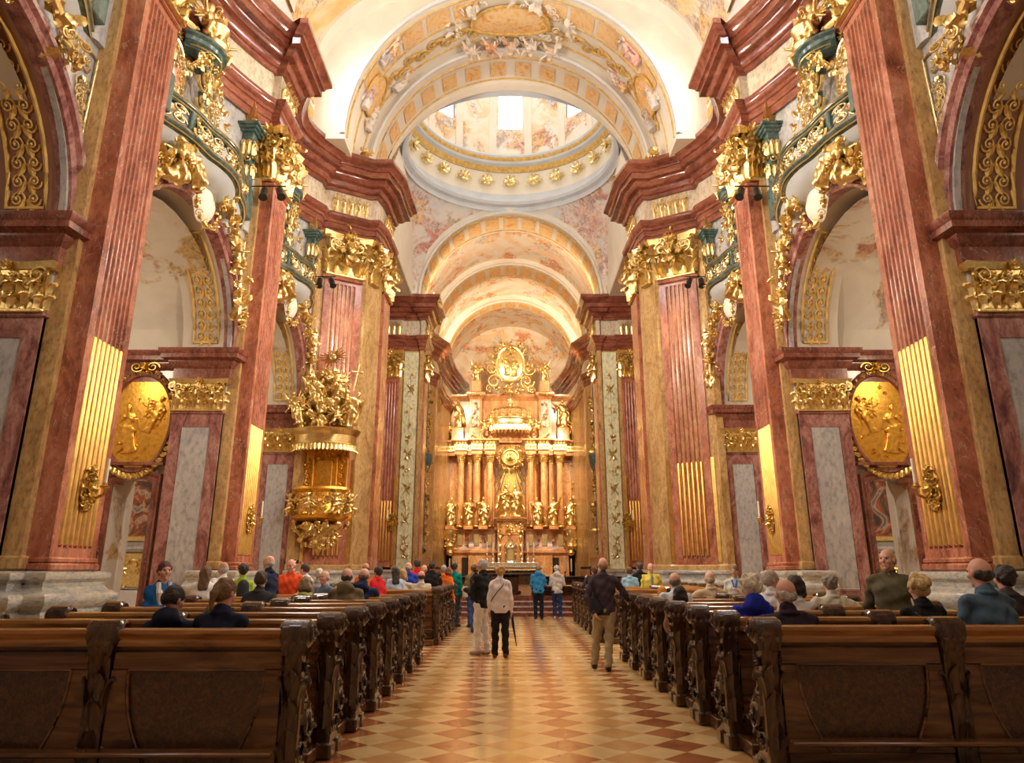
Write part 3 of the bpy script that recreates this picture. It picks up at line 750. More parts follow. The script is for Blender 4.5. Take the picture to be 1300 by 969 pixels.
def soffit_orn(a, b, yc, r, i, which=0):
    mb = MB()
    def P(x, ang, off): return (x, yc-(r-off)*cos(ang), ZI+(2.6-off)*sin(ang))
    R = random.Random(5+i)
    xs0, xs1 = XW-.34, XW-.94
    rng = [(.62*pi, .97*pi), (.03*pi, .38*pi)]
    for a0, a1 in rng[which:which+1]:
        loop = [P(xs0, a0+(a1-a0)*t/10, .03) for t in range(11)]+[P(xs1, a1+(a0-a1)*t/10, .03) for t in range(11)]
        mb.tube(loop, .035, 5, closed=True)
        for k in range(10):
            an = a0+(a1-a0)*(k+.5)/10
            p = P((xs0+xs1)/2, an, .03); inn = (0, cos(an), -sin(an))
            tg = (0, sin(an), cos(an))
            X = (1,0,0)
            for sx in (-1, 1):
                mb.put(SPI if sx > 0 else SPIR, (p[0]+sx*.13, p[1], p[2]), (.11,0,0), tuple(.12*c for c in inn), tuple(.13*c for c in tg))
                mb.put(LEAFS, (p[0]+sx*.03, p[1], p[2]), (.1,0,0), tuple(.1*c for c in inn), tuple(.24*c+sx*(.1 if j == 0 else 0) for j, c in enumerate(tg)))
    return make('stucco_panel', mb, OCHRE)

def medallion(cx, y, cz, sd, i):
    w, h = .72, 1.12
    wh = ('', 'in the near chapel', 'in the middle chapel', 'in the far chapel')[i]
    t = thing('oval_relief', 'golden oval figure relief over the door %s, %s side' % (wh, sd), 'medallion', (cx, y, cz))
    m = MB(); n = 40
    pr = [(.0,-.02),(.03,-.09),(.09,-.11),(.13,-.06),(.16,-.08),(.2,-.03),(.2,.05)]
    m.grid([[(cx+(w+q)*cos(2*pi*k/n), y+d, cz+(h+q)*sin(2*pi*k/n)) for q, d in pr] for k in range(n+1)], flip=True)
    make('frame', m, REDD, t)
    m = MB(); g = []
    for j in range(9):
        q = j/8; g.append([(cx+w*q*cos(2*pi*k/n), y-.02-.05*(1-q*q), cz+h*q*sin(2*pi*k/n)) for k in range(n+1)])
    m.grid(g, flip=True)
    make('relief_ground', m, GOLDB, t)
    R = random.Random(20+i+(5 if sd == 'left' else 0)); m = MB()
    for k in range(2):
        S = STAT[(i+k) % 4]; s_ = .62-.16*k
        m.put(S, (cx-.12+.3*k, y-.07, cz-.75+.5*k), (s_,0,.12*(1-2*k)), (0,.34*s_,0), (-.12+.3*k,0,s_), 1)
    m.put(CHER[0], (cx+.22, y-.07, cz+.1), (.5,0,.1), (0,.2,0), (.0,0,.5)); m.put(CHER[1], (cx-.3, y-.07, cz-.75), (.5,0,.1), (0,.2,0), (.1,0,.5))
    for k in range(34):
        a = R.random()*2*pi; q = R.random()**.5*.85
        if q*sin(a) > .2 and R.random() < .7: continue
        rand_orn(m, (cx+w*q*cos(a), y-.05, cz+h*q*sin(a)), (0,-1.6,0), .13, R)
    make('relief_figures', m, GOLDB, t)
    m = MB()
    for k in range(46):
        a = 2*pi*k/46
        top = sin(a) > .72; bot = sin(a) < -.3
        s_ = .15 if (top or bot) else .09
        if top or bot or k % 2 == 0:
            p = (cx+(w+.12)*cos(a), y-.1, cz+(h+.12)*sin(a))
            if bot: m.put(LEAFT, p, (.13*cos(a+pi/2),0,.13*sin(a+pi/2)), (0,-.16,0), (.24*cos(a+.5),-.03,.24*sin(a+.5)))
            else: rand_orn(m, p, (0,-2,0), s_, R)
    for sx in (-1, 1): m.put(SPI if sx > 0 else SPIR, (cx+sx*.2, y-.12, cz+h+.22), (.16,0,0), (0,-.2,0), (0,0,.13))
    m.put(ROS, (cx, y-.12, cz+h+.24), (.14,0,0), (0,-.2,0), (0,0,.12))
    make('garland', m, BRASS, t)

def side_altar(sd):
    x, y = -11.3, 23.6
    t = thing('side_altar', 'side altar with gilt framed painting seen through the %s doorway' % sd, 'altar', (x, y, 0))
    m = MB(); m.bbox(x-1.1, x+1.1, y-.1, y+.6, 0, 1.0, .03); make('table', m, CARV, t)
    m = MB(); m.box(x-1.15, x+1.15, y-.2, y-.12, .25, 1.03); m.box(x-1.15, x+1.15, y-.2, y+.6, 1.0, 1.04); make('altar_cloth', m, CLOTH, t)
    m = MB(); m.bbox(x-.95, x+.95, y, y+.5, 1.05, 2.1, .03)
    R = random.Random(3)
    for k in range(60): rand_orn(m, (x+R.uniform(-.85,.85), y-.02, R.uniform(1.15, 2.0)), (0,-1.5,0), .2, R)
    make('gilt_front', m, GOLD, t)
    m = MB(); m.sweep([(x-1.1,y+.5),(x-1.1,y-.0),(x+1.1,y-.0),(x+1.1,y+.5)], [(-.1,2.1),(.06,2.12),(.1,2.2),(.04,2.28),(.08,2.4),(-.1,2.42)], side=1); m.box(x-1.1,x+1.1,y,y+.5,2.1,2.4); make('ledge', m, LGREY, t)
    m = MB(); 
    for a, b, c, d in ((x-.95,x+.95,2.42,2.6),(x-.95,x+.95,4.3,4.5),(x-.95,x-.8,2.6,4.3),(x+.8,x+.95,2.6,4.3)): m.bbox(a, b, y-.05, y+.2, c, d, .03)
    make('picture_frame', m, GOLD, t)
    m = MB(); m.box(x-.8, x+.8, y+.05, y+.1, 2.6, 4.3); make('painting', m, PAINT, t)
PAINT = fresco('dark_oil_painting', [(.3,(.03,.03,.04)),(.42,(.12,.08,.05)),(.5,(.40,.10,.05)),(.56,(.55,.40,.26)),(.63,(.10,.14,.18)),(.75,(.35,.3,.22))], 1.1, 2.5, .35)

def pilaster(i, y0, y1, sd):
    """giant order: grey base, yellow backing, red fluted shaft, gilded reeds, gilt capital"""
    wh = ('behind the camera end', 'nearest the camera', 'second along the nave')[i]
    t = thing('fluted_pilaster', 'giant red marble pilaster, lower flutes filled with gold, %s side, %s' % (sd, wh), 'pilaster', (-6.6, (y0+y1)/2, 0))
    b = MB(); b.sweep([(XW-.02,y0-.35),(XW+.1,y0-.35),(XW+.3,y0-.02),(-6.4,y0-.02),(-6.4,y1+.02),(XW+.3,y1+.02),(XW+.1,y1+.3),(XW-.02,y1+.3)] if False else [(XW-.3,y0-.3),(XW+.2,y0-.3),(XW+.2,y0),(-6.42,y0),(-6.42,y1),(XW+.2,y1),(XW+.2,y1+.25),(XW-.3,y1+.25)], BASE)
    b.box(XW-.28, -6.45, y0-.2, y1+.2, 1.4, 1.58)
    make('plinth', b, PLIN, t)
    k = MB(); k.box(XW-.0, -6.64, y0-.12, y1+.2, 1.58, 10.0); k.box(XW-.75, -6.64, y0-.12, y1+.2, 10.0, ZC+1.6)
    k.bbox(XW-.05, -6.58, y0-.17, y1+.25, 1.58, 1.78, .03)
    make('backing', k, YEL, t)
    k = MB(); cs, rr = flutes(k, (-6.32, y0), (-6.32, y1), 1.58, ZC, 7, back=.32)
    k.bbox(-6.6, -6.26, y0-.05, y1+.05, 1.58, 1.68, .02); k.bbox(-6.6, -6.28, y0-.03, y1+.03, 1.68, 1.76, .02)
    k.bbox(-6.6, -6.27, y0-.05, y1+.05, ZC-.1, ZC, .03)
    make('shaft', k, RED, t)
    k = MB(); reeds(k, cs, rr, 1.92, 5.0); make('gilded_reeds', k, REED, t)
    k = MB(); K = capital(y1-y0+.06, 1.58, .12)
    k.put(K, (-6.4, (y0+y1)/2, ZC), (0,1,0), (1,0,0), (0,0,1))
    K2 = capital(.36, 1.58, .04, False)
    k.put(K2, (-6.56, y0-.04, ZC), (1,0,0), (0,-1,0), (0,0,1)); k.put(K2, (-6.56, y1+.04, ZC), (-1,0,0), (0,1,0), (0,0,1))
    make('capital', k, GOLD, t)

def crossing_pier(sd):
    t = thing('crossing_pier', 'broad red and yellow marble crossing pier with gilt capital, %s of the nave' % sd, 'pier', (-5.8, 25.2, 0))
    P = [(-6.95,23.75),(-6.72,23.75),(-6.62,24.02),(-6.48,24.12),(-5.34,24.84),(-5.2,24.84),(-4.99,25.42),(-4.84,25.9),(-4.8,27.3),(-5.6,27.4)]
    b = MB(); b.sweep(P, BASE); b.prism([(x-.12, y+.02) for x, y in P][::-1]+[(-6.95,27.4)][:0], 1.3, 1.57) if False else None
    make('plinth', b, PLIN, t)
    k = MB(); k.sweep(P, [(-.02,1.5),(0,1.58),(0,ZC+1.65)]); 
    k.sweep(P, [(0,1.56),(.08,1.58),(.08,1.7),(.03,1.76),(0,1.76)])
    make('core', k, YEL, t)
    f = MB(); cs, rr = flutes(f, (-6.5,24.05), (-5.34,24.78), 1.6, ZC, 6, marg=.22)
    f.sweep([(-6.58,24.0),(-6.44,24.06),(-5.38,24.74),(-5.3,24.74)], [(0,ZC-.12),(.09,ZC-.1),(.09,ZC),(0,ZC+.01)])
    f2, r2 = [], 0
    f.box(-4.84, -4.72, 25.95, 27.2, 1.6, ZC)
    make('shaft', f, RED, t)
    f = MB(); reeds(f, cs, rr, 2.0, 5.0)
    f.sweep([(-6.62,24.0),(-6.52,24.055)], [(.02,1.8),(.02,5.1)]); f.sweep([(-5.33,24.80),(-5.23,24.80)], [(.02,1.8),(.02,5.1)])
    make('gilded_reeds', f, REED, t)
    k = MB(); a = np.array((-6.46,24.07)); c = np.array((-5.38,24.75)); u = (c-a)/np.linalg.norm(c-a)
    k.put(capital(1.36, 1.6, .08), (*((a+c)/2), ZC), (u[0],u[1],0), (u[1],-u[0],0), (0,0,1))
    k.put(capital(1.2, 1.6, .06), (-4.76, 26.6, ZC), (0,1,0), (1,0,0), (0,0,1))
    k.put(capital(.5, 1.6, .05, False), (-5.02, 25.2, ZC), (.35,.93,0), (.93,-.35,0), (0,0,1))
    make('capital', k, GOLD, t)

def choir_pier(sd):
    t = thing('choir_pier', 'choir pier with pale gold-inlaid panel beyond the crossing, %s side' % sd, 'pier', (-5.4, 38.9, 0))
    P = [(-7.6,37.4),(-7.0,38.75),(-5.95,38.75),(-5.95,38.9),(-4.95,38.9),(-4.95,38.8),(-4.72,38.8),(-4.72,41.0)]
    b = MB(); b.sweep(P, BASE); make('plinth', b, PLIN, t)
    k = MB(); k.sweep(P, [(-.01,1.5),(0,1.58),(0,ZC+1.65)]); k.sweep(P, [(0,1.56),(.07,1.58),(.07,1.7),(0,1.76)]); make('core', k, YEL, t)
    f = MB(); cs, rr = flutes(f, (-6.95,38.68), (-6.0,38.68), 1.6, ZC, 5, marg=.1); f.box(-4.76,-4.66,39.0,39.9,1.6,ZC); make('shaft', f, RED, t)
    f = MB(); reeds(f, cs, rr, 2.0, 5.0); f.box(-6.02,-5.9,38.6,38.7,1.8,6.2); make('gilded_reeds', f, REED, t)
    f = MB(); f.box(-5.78,-5.02,38.82,38.92,1.62,ZC+1.5); make('inlaid_panel', f, PGREEN, t)
    f = MB(); R = random.Random(8)
    for z in (2.4, 3.0, 4.1, 4.8, 5.6, 6.5, 7.4, 8.2, 9.0, 9.9, 10.9, 11.7):
        k_ = R.random()
        if k_ < .4:
            for sx in (-1, 1): f.tube([(-5.4-sx*.2,38.8,z-.3),(-5.4,38.77,z),(-5.4+sx*.2,38.8,z+.3)], .022, 5)
        for _ in range(4): rand_orn(f, (-5.4+R.uniform(-.16,.16), 38.8, z+R.uniform(-.22,.22)), (0,-3,0), .24, R)
    f.tube([(-5.4,38.81,2.2),(-5.4,38.81,12)], .008, 4)
    make('gilt_trophies', f, GOLDP, t)
    f = MB(); f.put(capital(.95,1.55,.06), (-6.5,38.72,ZC), (1,0,0), (0,-1,0), (0,0,1)); f.put(capital(1.0,1.55,.06), (-4.7,39.5,ZC), (0,1,0), (1,0,0), (0,0,1))
    make('capital', f, GOLD, t)

def shell():
    f = MB(); f.box(-13, 13, -5.2, 27.6, -.3, 0); struct('floor', f, FLOOR)
    st = MB(); N_ = 4
    for k in range(N_): st.box(-8, 8, 27.6+.36*k+(0 if k < 3 else .3), 60, -.3, .165*(k+1))
    struct('floor_choir', st, REDD)
    e = MB()
    for k in range(N_-1): e.bbox(-4.6, 4.6, 27.58+.36*k, 27.70+.36*k, .165*(k+1)-.045, .165*(k+1)+.004, .01)
    struct('trim_step_edges', e, LGREY)
    w = MB(); w.box(-13, 13, -5.4, -5.2, 0, 23); struct('wall_west', w, CREAM)
    # nave vault
    Z0 = 18.3; v = MB(); vault_band(v, -5.2, 22.4, 6.9, 4.5, Z0); struct('ceiling', v, NAVF)
    c = MB()
    for y0, y1 in ((2.9,5.0),(10.2,12.0),(17.3,19.1),(21.6,22.5)): 
        vault_band(c, y0, y1, 6.78, 4.38, Z0); annulus(c, y0, 6.78, 6.9, Z0, rinz=4.38, routz=4.5, f=True); annulus(c, y1, 6.78, 6.9, Z0, rinz=4.38, routz=4.5)
    struct('trim_5', c, CREAM)
    # near crossing arch, stepped
    a = MB()
    g1 = [[(-6.9, 22.4, 16.0)]+[(-6.9*cos(pi*i/36), 22.4, Z0+4.5*sin(pi*i/36)) for i in range(37)]+[(6.9, 22.4, 16.0)],
          [(-5.75, 22.4, 16.0)]+[(-5.75*cos(pi*i/36), 22.4, 16.1+6.15*sin(pi*i/36)) for i in range(37)]+[(5.75, 22.4, 16.0)]]
    a.grid(g1)
    vault_band(a, 22.4, 25.4, 5.75, 6.15, 16.1)
    annulus(a, 25.4, 5.4, 5.75, 16.1, f=True, rinz=5.8, routz=6.15)
    vault_band(a, 25.4, 27.4, 5.4, 5.8, 16.1)
    annulus(a, 27.4, 5.4, 5.4, 16.1, rinz=5.4, routz=5.8)
    struct('ceiling_crossing_arch', a, CREAM)
    m = MB()
    for y, r in ((22.38, 5.78), (25.38, 5.42)):
        g = []
        for i in range(49):
            q = pi*i/48
            g.append([(-(r+dr)*cos(q), y-dy, 16.1+(r+.4+dr)*sin(q)) for dr, dy in ((-.02,0),(-.02,.08),(.06,.12),(.1,.06),(.16,.06),(.2,0))])
        m.grid(g)
    struct('trim_6', m, WHITE)
    # painted bands, cartouche and medallions of the arch
    p = MB()
    for k in range(12):
        a0 = pi*(.12+.76*(k+.08)/12); a1 = pi*(.12+.76*(k+.92)/12)
        if 5 <= k <= 6: continue
        vault_band(p, 22.75, 23.55, 5.72, 6.12, 16.1, a0, a1, 8)
    struct('trim_7', p, ORNG)
    p = MB()
    for k in range(14):
        a0 = pi*(.06+.88*(k+.2)/14); a1 = pi*(.06+.88*(k+.8)/14)
        vault_band(p, 26.0, 26.9, 5.37, 5.77, 16.1, a0, a1, 5)
    struct('trim_8', p, ORNG)
    p = MB()
    for y, rx in ((22.62,5.74),(23.68,5.74),(24.95,5.74),(25.75,5.39),(27.1,5.39)):
        p.tube([(-rx*cos(pi*k/48), y, 16.1+(rx+.4)*sin(pi*k/48)) for k in range(49)], .045, 5)
    for y, rx in ((38.5,4.98),(40.3,4.98),(45.6,4.88),(47.2,4.88),(52.2,4.73),(53.2,4.73)):
        p.tube([(-rx*cos(pi*k/48), y, 16.1+rx*sin(pi*k/48)) for k in range(49)], .05, 5)
    for sx in (-1, 1):
        for z in (16.45, 17.15, 17.85): p.bbox(sx*6.86, sx*6.92, 21.75, 22.25, z, z+.5, .03)
    struct('trim_gilt_lines', p, OCHRE)
    p = MB(); R = random.Random(5)
    for k in range(26):
        a = pi*(.08+.84*(k+.5)/26)
        if .43*pi < a < .57*pi: continue
        o = (-5.72*cos(a), 24.3+.15*(-1)**k, 16.1+6.1*sin(a)); u = (sin(a)*.3, 0, cos(a)*.3); n_ = (.25*cos(a), 0, -.25*sin(a))
        p.put(SPI if k % 2 else SPIR, o, u, n_, (0,.28,0)); p.put(LEAFS, o, (0,.2,0), n_, tuple(2*c for c in u))
    struct('trim_stucco_scrolls', p, OCHRE)
    b = MB()
    for sx in (-1, 1):
        b.box(sx*7.6, sx*5.76, 22.38, 25.4, 15.9, 16.12); b.box(sx*7.6, sx*5.41, 25.4, 27.42, 15.9, 16.12)
        b.box(sx*9.2, sx*5.42, 27.42, 38.18, 15.95, 16.1)
        b.box(sx*7.6, sx*5.0, 38.2, 40.6, 15.9, 16.12); b.box(sx*7.0, sx*4.9, 45.4, 47.4, 15.9, 16.12); b.box(sx*6.2, sx*4.76, 52.0, 53.4, 15.9, 16.12)
        b.box(sx*7.0, sx*5.34, 40.6, 45.4, 15.9, 16.12); b.box(sx*7.0, sx*5.24, 47.4, 52, 15.9, 16.12); b.box(sx*7.0, sx*5.18, 53.4, 59.5, 15.9, 16.12)
    struct('trim_arch_springing', b, CREAM)
    # pendentives
    s = MB(); cy, A = 32.8, 5.4; zc = 16.1
    for q in range(4):
        g = []
        for j in range(21):
            th = q*pi/2+pi/2*j/20; R1 = A/max(abs(cos(th)), abs(sin(th)))
            g.append([((A+(R1-A)*t)*cos(th), cy+(A+(R1-A)*t)*sin(th), zc+sqrt(max(0, 2*A*A-(A+(R1-A)*t)**2))) for t in [i/10 for i in range(11)]])
        s.grid(g)
    struct('ceiling_pendentives', s, PFIG)
    # lunette walls over the transept arms
    l = MB()
    for sx in (-1, 1):
        g = [[(sx*A, cy-A*cos(pi*i/24), 16.0) for i in range(25)], [(sx*A, cy-A*cos(pi*i/24), 16.1+A*sin(pi*i/24)) for i in range(25)]]
        l.grid(g, flip=(sx > 0))
    struct('wall_transept_lunette', l, CREAM)
    # drum rings and drum
    d = MB(); 
    d.lathe([(A,21.2),(A+.02,21.5),(A-.22,21.55),(A-.3,21.7),(A-.22,21.85),(A-.1,21.95),(A-.02,22.1),(A-.0,22.3)], (0,cy,0), 72, caps=False)
    d.lathe([(A-.16,24.0),(A-.36,24.1),(A-.42,24.22)], (0,cy,0), 72, caps=False); d.lathe([(A-.52,24.4),(A-.56,24.5),(A-.5,24.62),(A-.1,24.66)], (0,cy,0), 72, caps=False)
    d2 = MB(); d2.lathe([(A+.0,23.7),(A-.1,23.8),(A-.16,24.0)], (0,cy,0), 72, caps=False); d2.lathe([(A-.42,24.22),(A-.5,24.3),(A-.52,24.4)], (0,cy,0), 72, caps=False); struct('trim_drum_gilding', flipped(d2), OCHRE)
    struct('trim_9', flipped(d), BLUEW)
    d = MB(); d.lathe([(A+.02,22.3),(A+.04,23.7)], (0,cy,0), 72, caps=False); struct('wall_drum_frieze', flipped(d), CREAM)
    d = MB(); n = 48
    R_ = A-.05
    def ring(z, r): return [(r*cos(2*pi*j/n), cy+r*sin(2*pi*j/n), z) for j in range(n)]
    # 8 windows: leave out segments
    rr = [ring(24.6, R_), ring(26.6, R_), ring(29.4, R_), ring(31.4, R_)]
    vs = [p_ for r_ in rr for p_ in r_]; fs = []
    for k in range(3):
        for j in range(n):
            # window when angle near multiples of 45 deg
            c_ = (j+1) % 6 in (0, 1) if False else ((j+1) % 6 in (0, 1))
            if k == 1 and c_: continue
            j2 = (j+1) % n; fs.append((k*n+j2, k*n+j, (k+1)*n+j, (k+1)*n+j2))
    d.add(vs, fs); struct('wall_drum', d, VFIG)
    dm = MB(); dm.lathe([(R_,31.4),(R_-.2,31.6),(R_-.3,32),(R_*.9,33.8),(R_*.7,35.6),(R_*.4,36.8),(0.01,37.2)], (0,cy,0), 48, caps=False); struct('ceiling_dome', flipped(dm), VFIG)
    # choir vault
    z0 = 16.1; c = MB()
    annulus(c, 38.2, 5.0, 5.4, z0, f=True)
    for y0, y1, r in ((38.2,40.6,5.0),(45.4,47.4,4.9),(52.0,53.4,4.75)):
        vault_band(c, y0, y1, r, r, z0)
    annulus(c, 40.6, 5.0, 5.35, z0, f=False); annulus(c, 45.4, 4.9, 5.35, z0, f=True); annulus(c, 47.4, 4.9, 5.25, z0); annulus(c, 52.0, 4.75, 5.25, z0, f=True)
    annulus(c, 53.4, 4.75, 5.2, z0)
    struct('ceiling_choir_ribs', c, CREAM)
    c = MB(); vault_band(c, 40.6, 45.4, 5.35, 5.35, z0); vault_band(c, 47.4, 52.0, 5.25, 5.25, z0); vault_band(c, 53.4, 60, 5.2, 5.2, z0); struct('ceiling_choir', c, PEACH)
    c = MB()
    for y0, y1, r in ((38.7,40.1,4.97),(45.8,47.0,4.87),(52.3,53.1,4.72)):
        for k in range(13):
            vault_band(c, y0, y1, r, r, z0, pi*(.05+.9*(k+.14)/13), pi*(.05+.9*(k+.86)/13), 5)
    struct('trim_choir_vault_panels', c, ORNG)
    # rib edges
    c = MB()
    for y, r in ((38.2,5.0),(45.4,4.9),(52.0,4.75)):
        g = [[(-(r+dr)*cos(pi*i/48), y-dy, z0+(r+dr)*sin(pi*i/48)) for dr, dy in ((-.03,.0),(-.03,.06),(.05,.12),(.12,.08),(.16,0))] for i in range(49)]
        c.grid(g)
    struct('trim_choir_rib_edges', c, WHITE)
    # apse wall
    c = MB(); c.box(-6.5, 6.5, 59.4, 59.7, 0, 22.5); struct('wall_apse', c, PEACH)
    c = MB(); c.bbox(-1.5, -.15, 59.3, 59.5, 17.6, 19.6, .04); c.bbox(.15, 1.5, 59.3, 59.5, 17.6, 19.6, .04) ; struct('window_30', c, GREY)
    # nave clerestory walls with windows
def flipped(mb):
    mb.f = [f[::-1] for f in mb.f]; return mb

def clerestory(sd):
    n_ = 0 if sd == 'left' else 10
    w = MB(); X = -6.9
    wins = [(-1.0,1.1),(7.55,1.1),(14.65,1.1),(20.2,.75)]
    y = -5.2; zs, zr = 17.3, .8
    edges = [-5.2, 3.3, 11.1, 17.9, 22.4]
    for (c, r), a, b in zip(wins, edges[:-1], edges[1:]):
        arch_wall(w, X, X-.5, a, b, 16.0, 18.5, c, r, zs, zr)
    # sill part of each opening
    struct('wall_clerestory_'+sd, w, WHITE)
    for k, (c, r) in enumerate(wins):
        g = MB(); g.box(X-.48, X-.44, c-r, c+r, 16.0, 18.4); 
        fr = MB(); fr.box(X-.44, X-.38, c-.03, c+.03, 16.0, 18.1)
        for j in range(1, 4): fr.box(X-.44, X-.39, c-r, c+r, 16.0+.5*j, 16.04+.5*j)
        o = struct('window_%d' % (n_+k+1), g, GLASSW); struct('trim_window_%d' % (n_+k+1), fr, BLACK)
def drum_windows():
    cy, R_ = 32.8, 5.45; n = 48
    for k in range(8):
        a = k*pi/4+pi/2
        g = MB(); u = (-sin(a), cos(a)); o = (R_*cos(a), cy+R_*sin(a))
        hw = 5.35*sin(2*pi/n)*1.05
        P = [(o[0]+u[0]*s*hw, o[1]+u[1]*s*hw) for s in (-1, 1)]
        q = [(*P[0],26.5),(*P[1],26.5),(*P[1],29.5),(*P[0],29.5)]
        g.add(q+[(x*1.0+.04*cos(a), y_+.04*sin(a), z) for x, y_, z in q], [(0,3,2,1),(4,5,6,7),(0,1,5,4),(1,2,6,5),(2,3,7,6),(3,0,4,7)])
        struct('window_%d' % (21+k), g, GLASSD)
    # pilaster strips between windows and gilt busts in the frieze
    d = MB()
    for k in range(16):
        a = k*pi/8+pi/16+ (0)
        c, s = cos(a), sin(a); r = 5.28
        for z0, z1, w_, e in ((24.66,31.2,.22,.0),):
            P = []
            for q, rr in ((-w_,5.4),(w_,5.4),(w_,r),(-w_,r)): P.append((rr*c-q*s, cy+rr*s+q*c))
            d.prism(P, z0, z1)
    struct('trim_drum_pilasters', d, CREAM)
    proto = None
    for k in range(24):
        a = 2*pi*k/24+pi/24*0
        c, s = cos(a), sin(a)
        if s < -.2: continue
        if proto is None:
            b = MB(); b.lathe([(0,-.25),(.22,-.2),(.3,0),(.24,.2),(0,.28)], (0,0,0), 10, sy=.7); b.put(ROS, (0,-.15,.05), (.42,0,0), (0,-.3,0), (0,0,.42))
            for j in (-1, 1): b.put(SPI if j > 0 else SPIR, (j*.34,-.05,0), (.2,0,0), (0,-.2,0), (0,0,.2))
            proto = make('gilt_shell', b, GOLDP, loc=(0,0,0)); o = proto
            tag(o, 'gilt shell boss on the white frieze ring under the dome', 'ornament', 'gilt bosses around the dome frieze')
        else:
            o = proto.copy(); COL.objects.link(o)
        o.location = (5.36*c, cy+5.36*s, 23.0); o.rotation_euler = (0,0,a-pi/2)
# ------------------------------------------------------------------ high altar, y about 54-56
def column(t, x, y, z0, z1, r):
    m = MB(); m.lathe([(0,z0),(r*1.45,z0),(r*1.5,z0+.06),(r*1.42,z0+.12),(r*1.2,z0+.16),(r*1.28,z0+.22),(r*1.05,z0+.28),(0,z0+.28)], (x,y,0), 20); b = make('column_base', m, GOLD, t)
    m = MB(); m.lathe([(r,z0+.28),(r*1.02,z0+1.6),(r*.9,z1-.55)], (x,y,0), 20); make('column', m, ALT, t)
    m = MB(); h = .6
    m.lathe([(r*.9,z1-h),(r*1.05,z1-h+.03),(r*.92,z1-h+.06),(r*1.1,z1-.12),(r*1.6,z1-.09),(r*1.65,z1)], (x,y,0), 16)
    for row, (dz, lh) in enumerate(((.06,.28),(.2,.28))):
        for k in range(7):
            a = 2*pi*(k+.5*row)/7; m.put(LEAF, (x+r*cos(a),y+r*sin(a),z1-h+dz), (-.2*sin(a),.2*cos(a),0), (.22*cos(a),.22*sin(a),0), (0,0,lh))
    for k in range(4):
        a = pi/4+k*pi/2; m.put(SPI, (x+r*1.35*cos(a),y+r*1.35*sin(a),z1-.16), (.1*cos(a),.1*sin(a),0), (.1*sin(a),-.1*cos(a),0), (0,0,.1))
    make('capital', m, GOLD, t)
def statue(name, label, v, loc, H=1.0, rz=0, mat=None, cat='statue', mirror=False, group=None):
    t = thing(name, label, cat, loc, group)
    m = MB(); c, s = cos(rz), sin(rz); k = -1 if mirror else 1
    m.put(v, loc, (c*k,s*k,0), (-s,c,0), (0,0,1), H); make('figure', m, mat or GOLD, t, smooth=180); return t
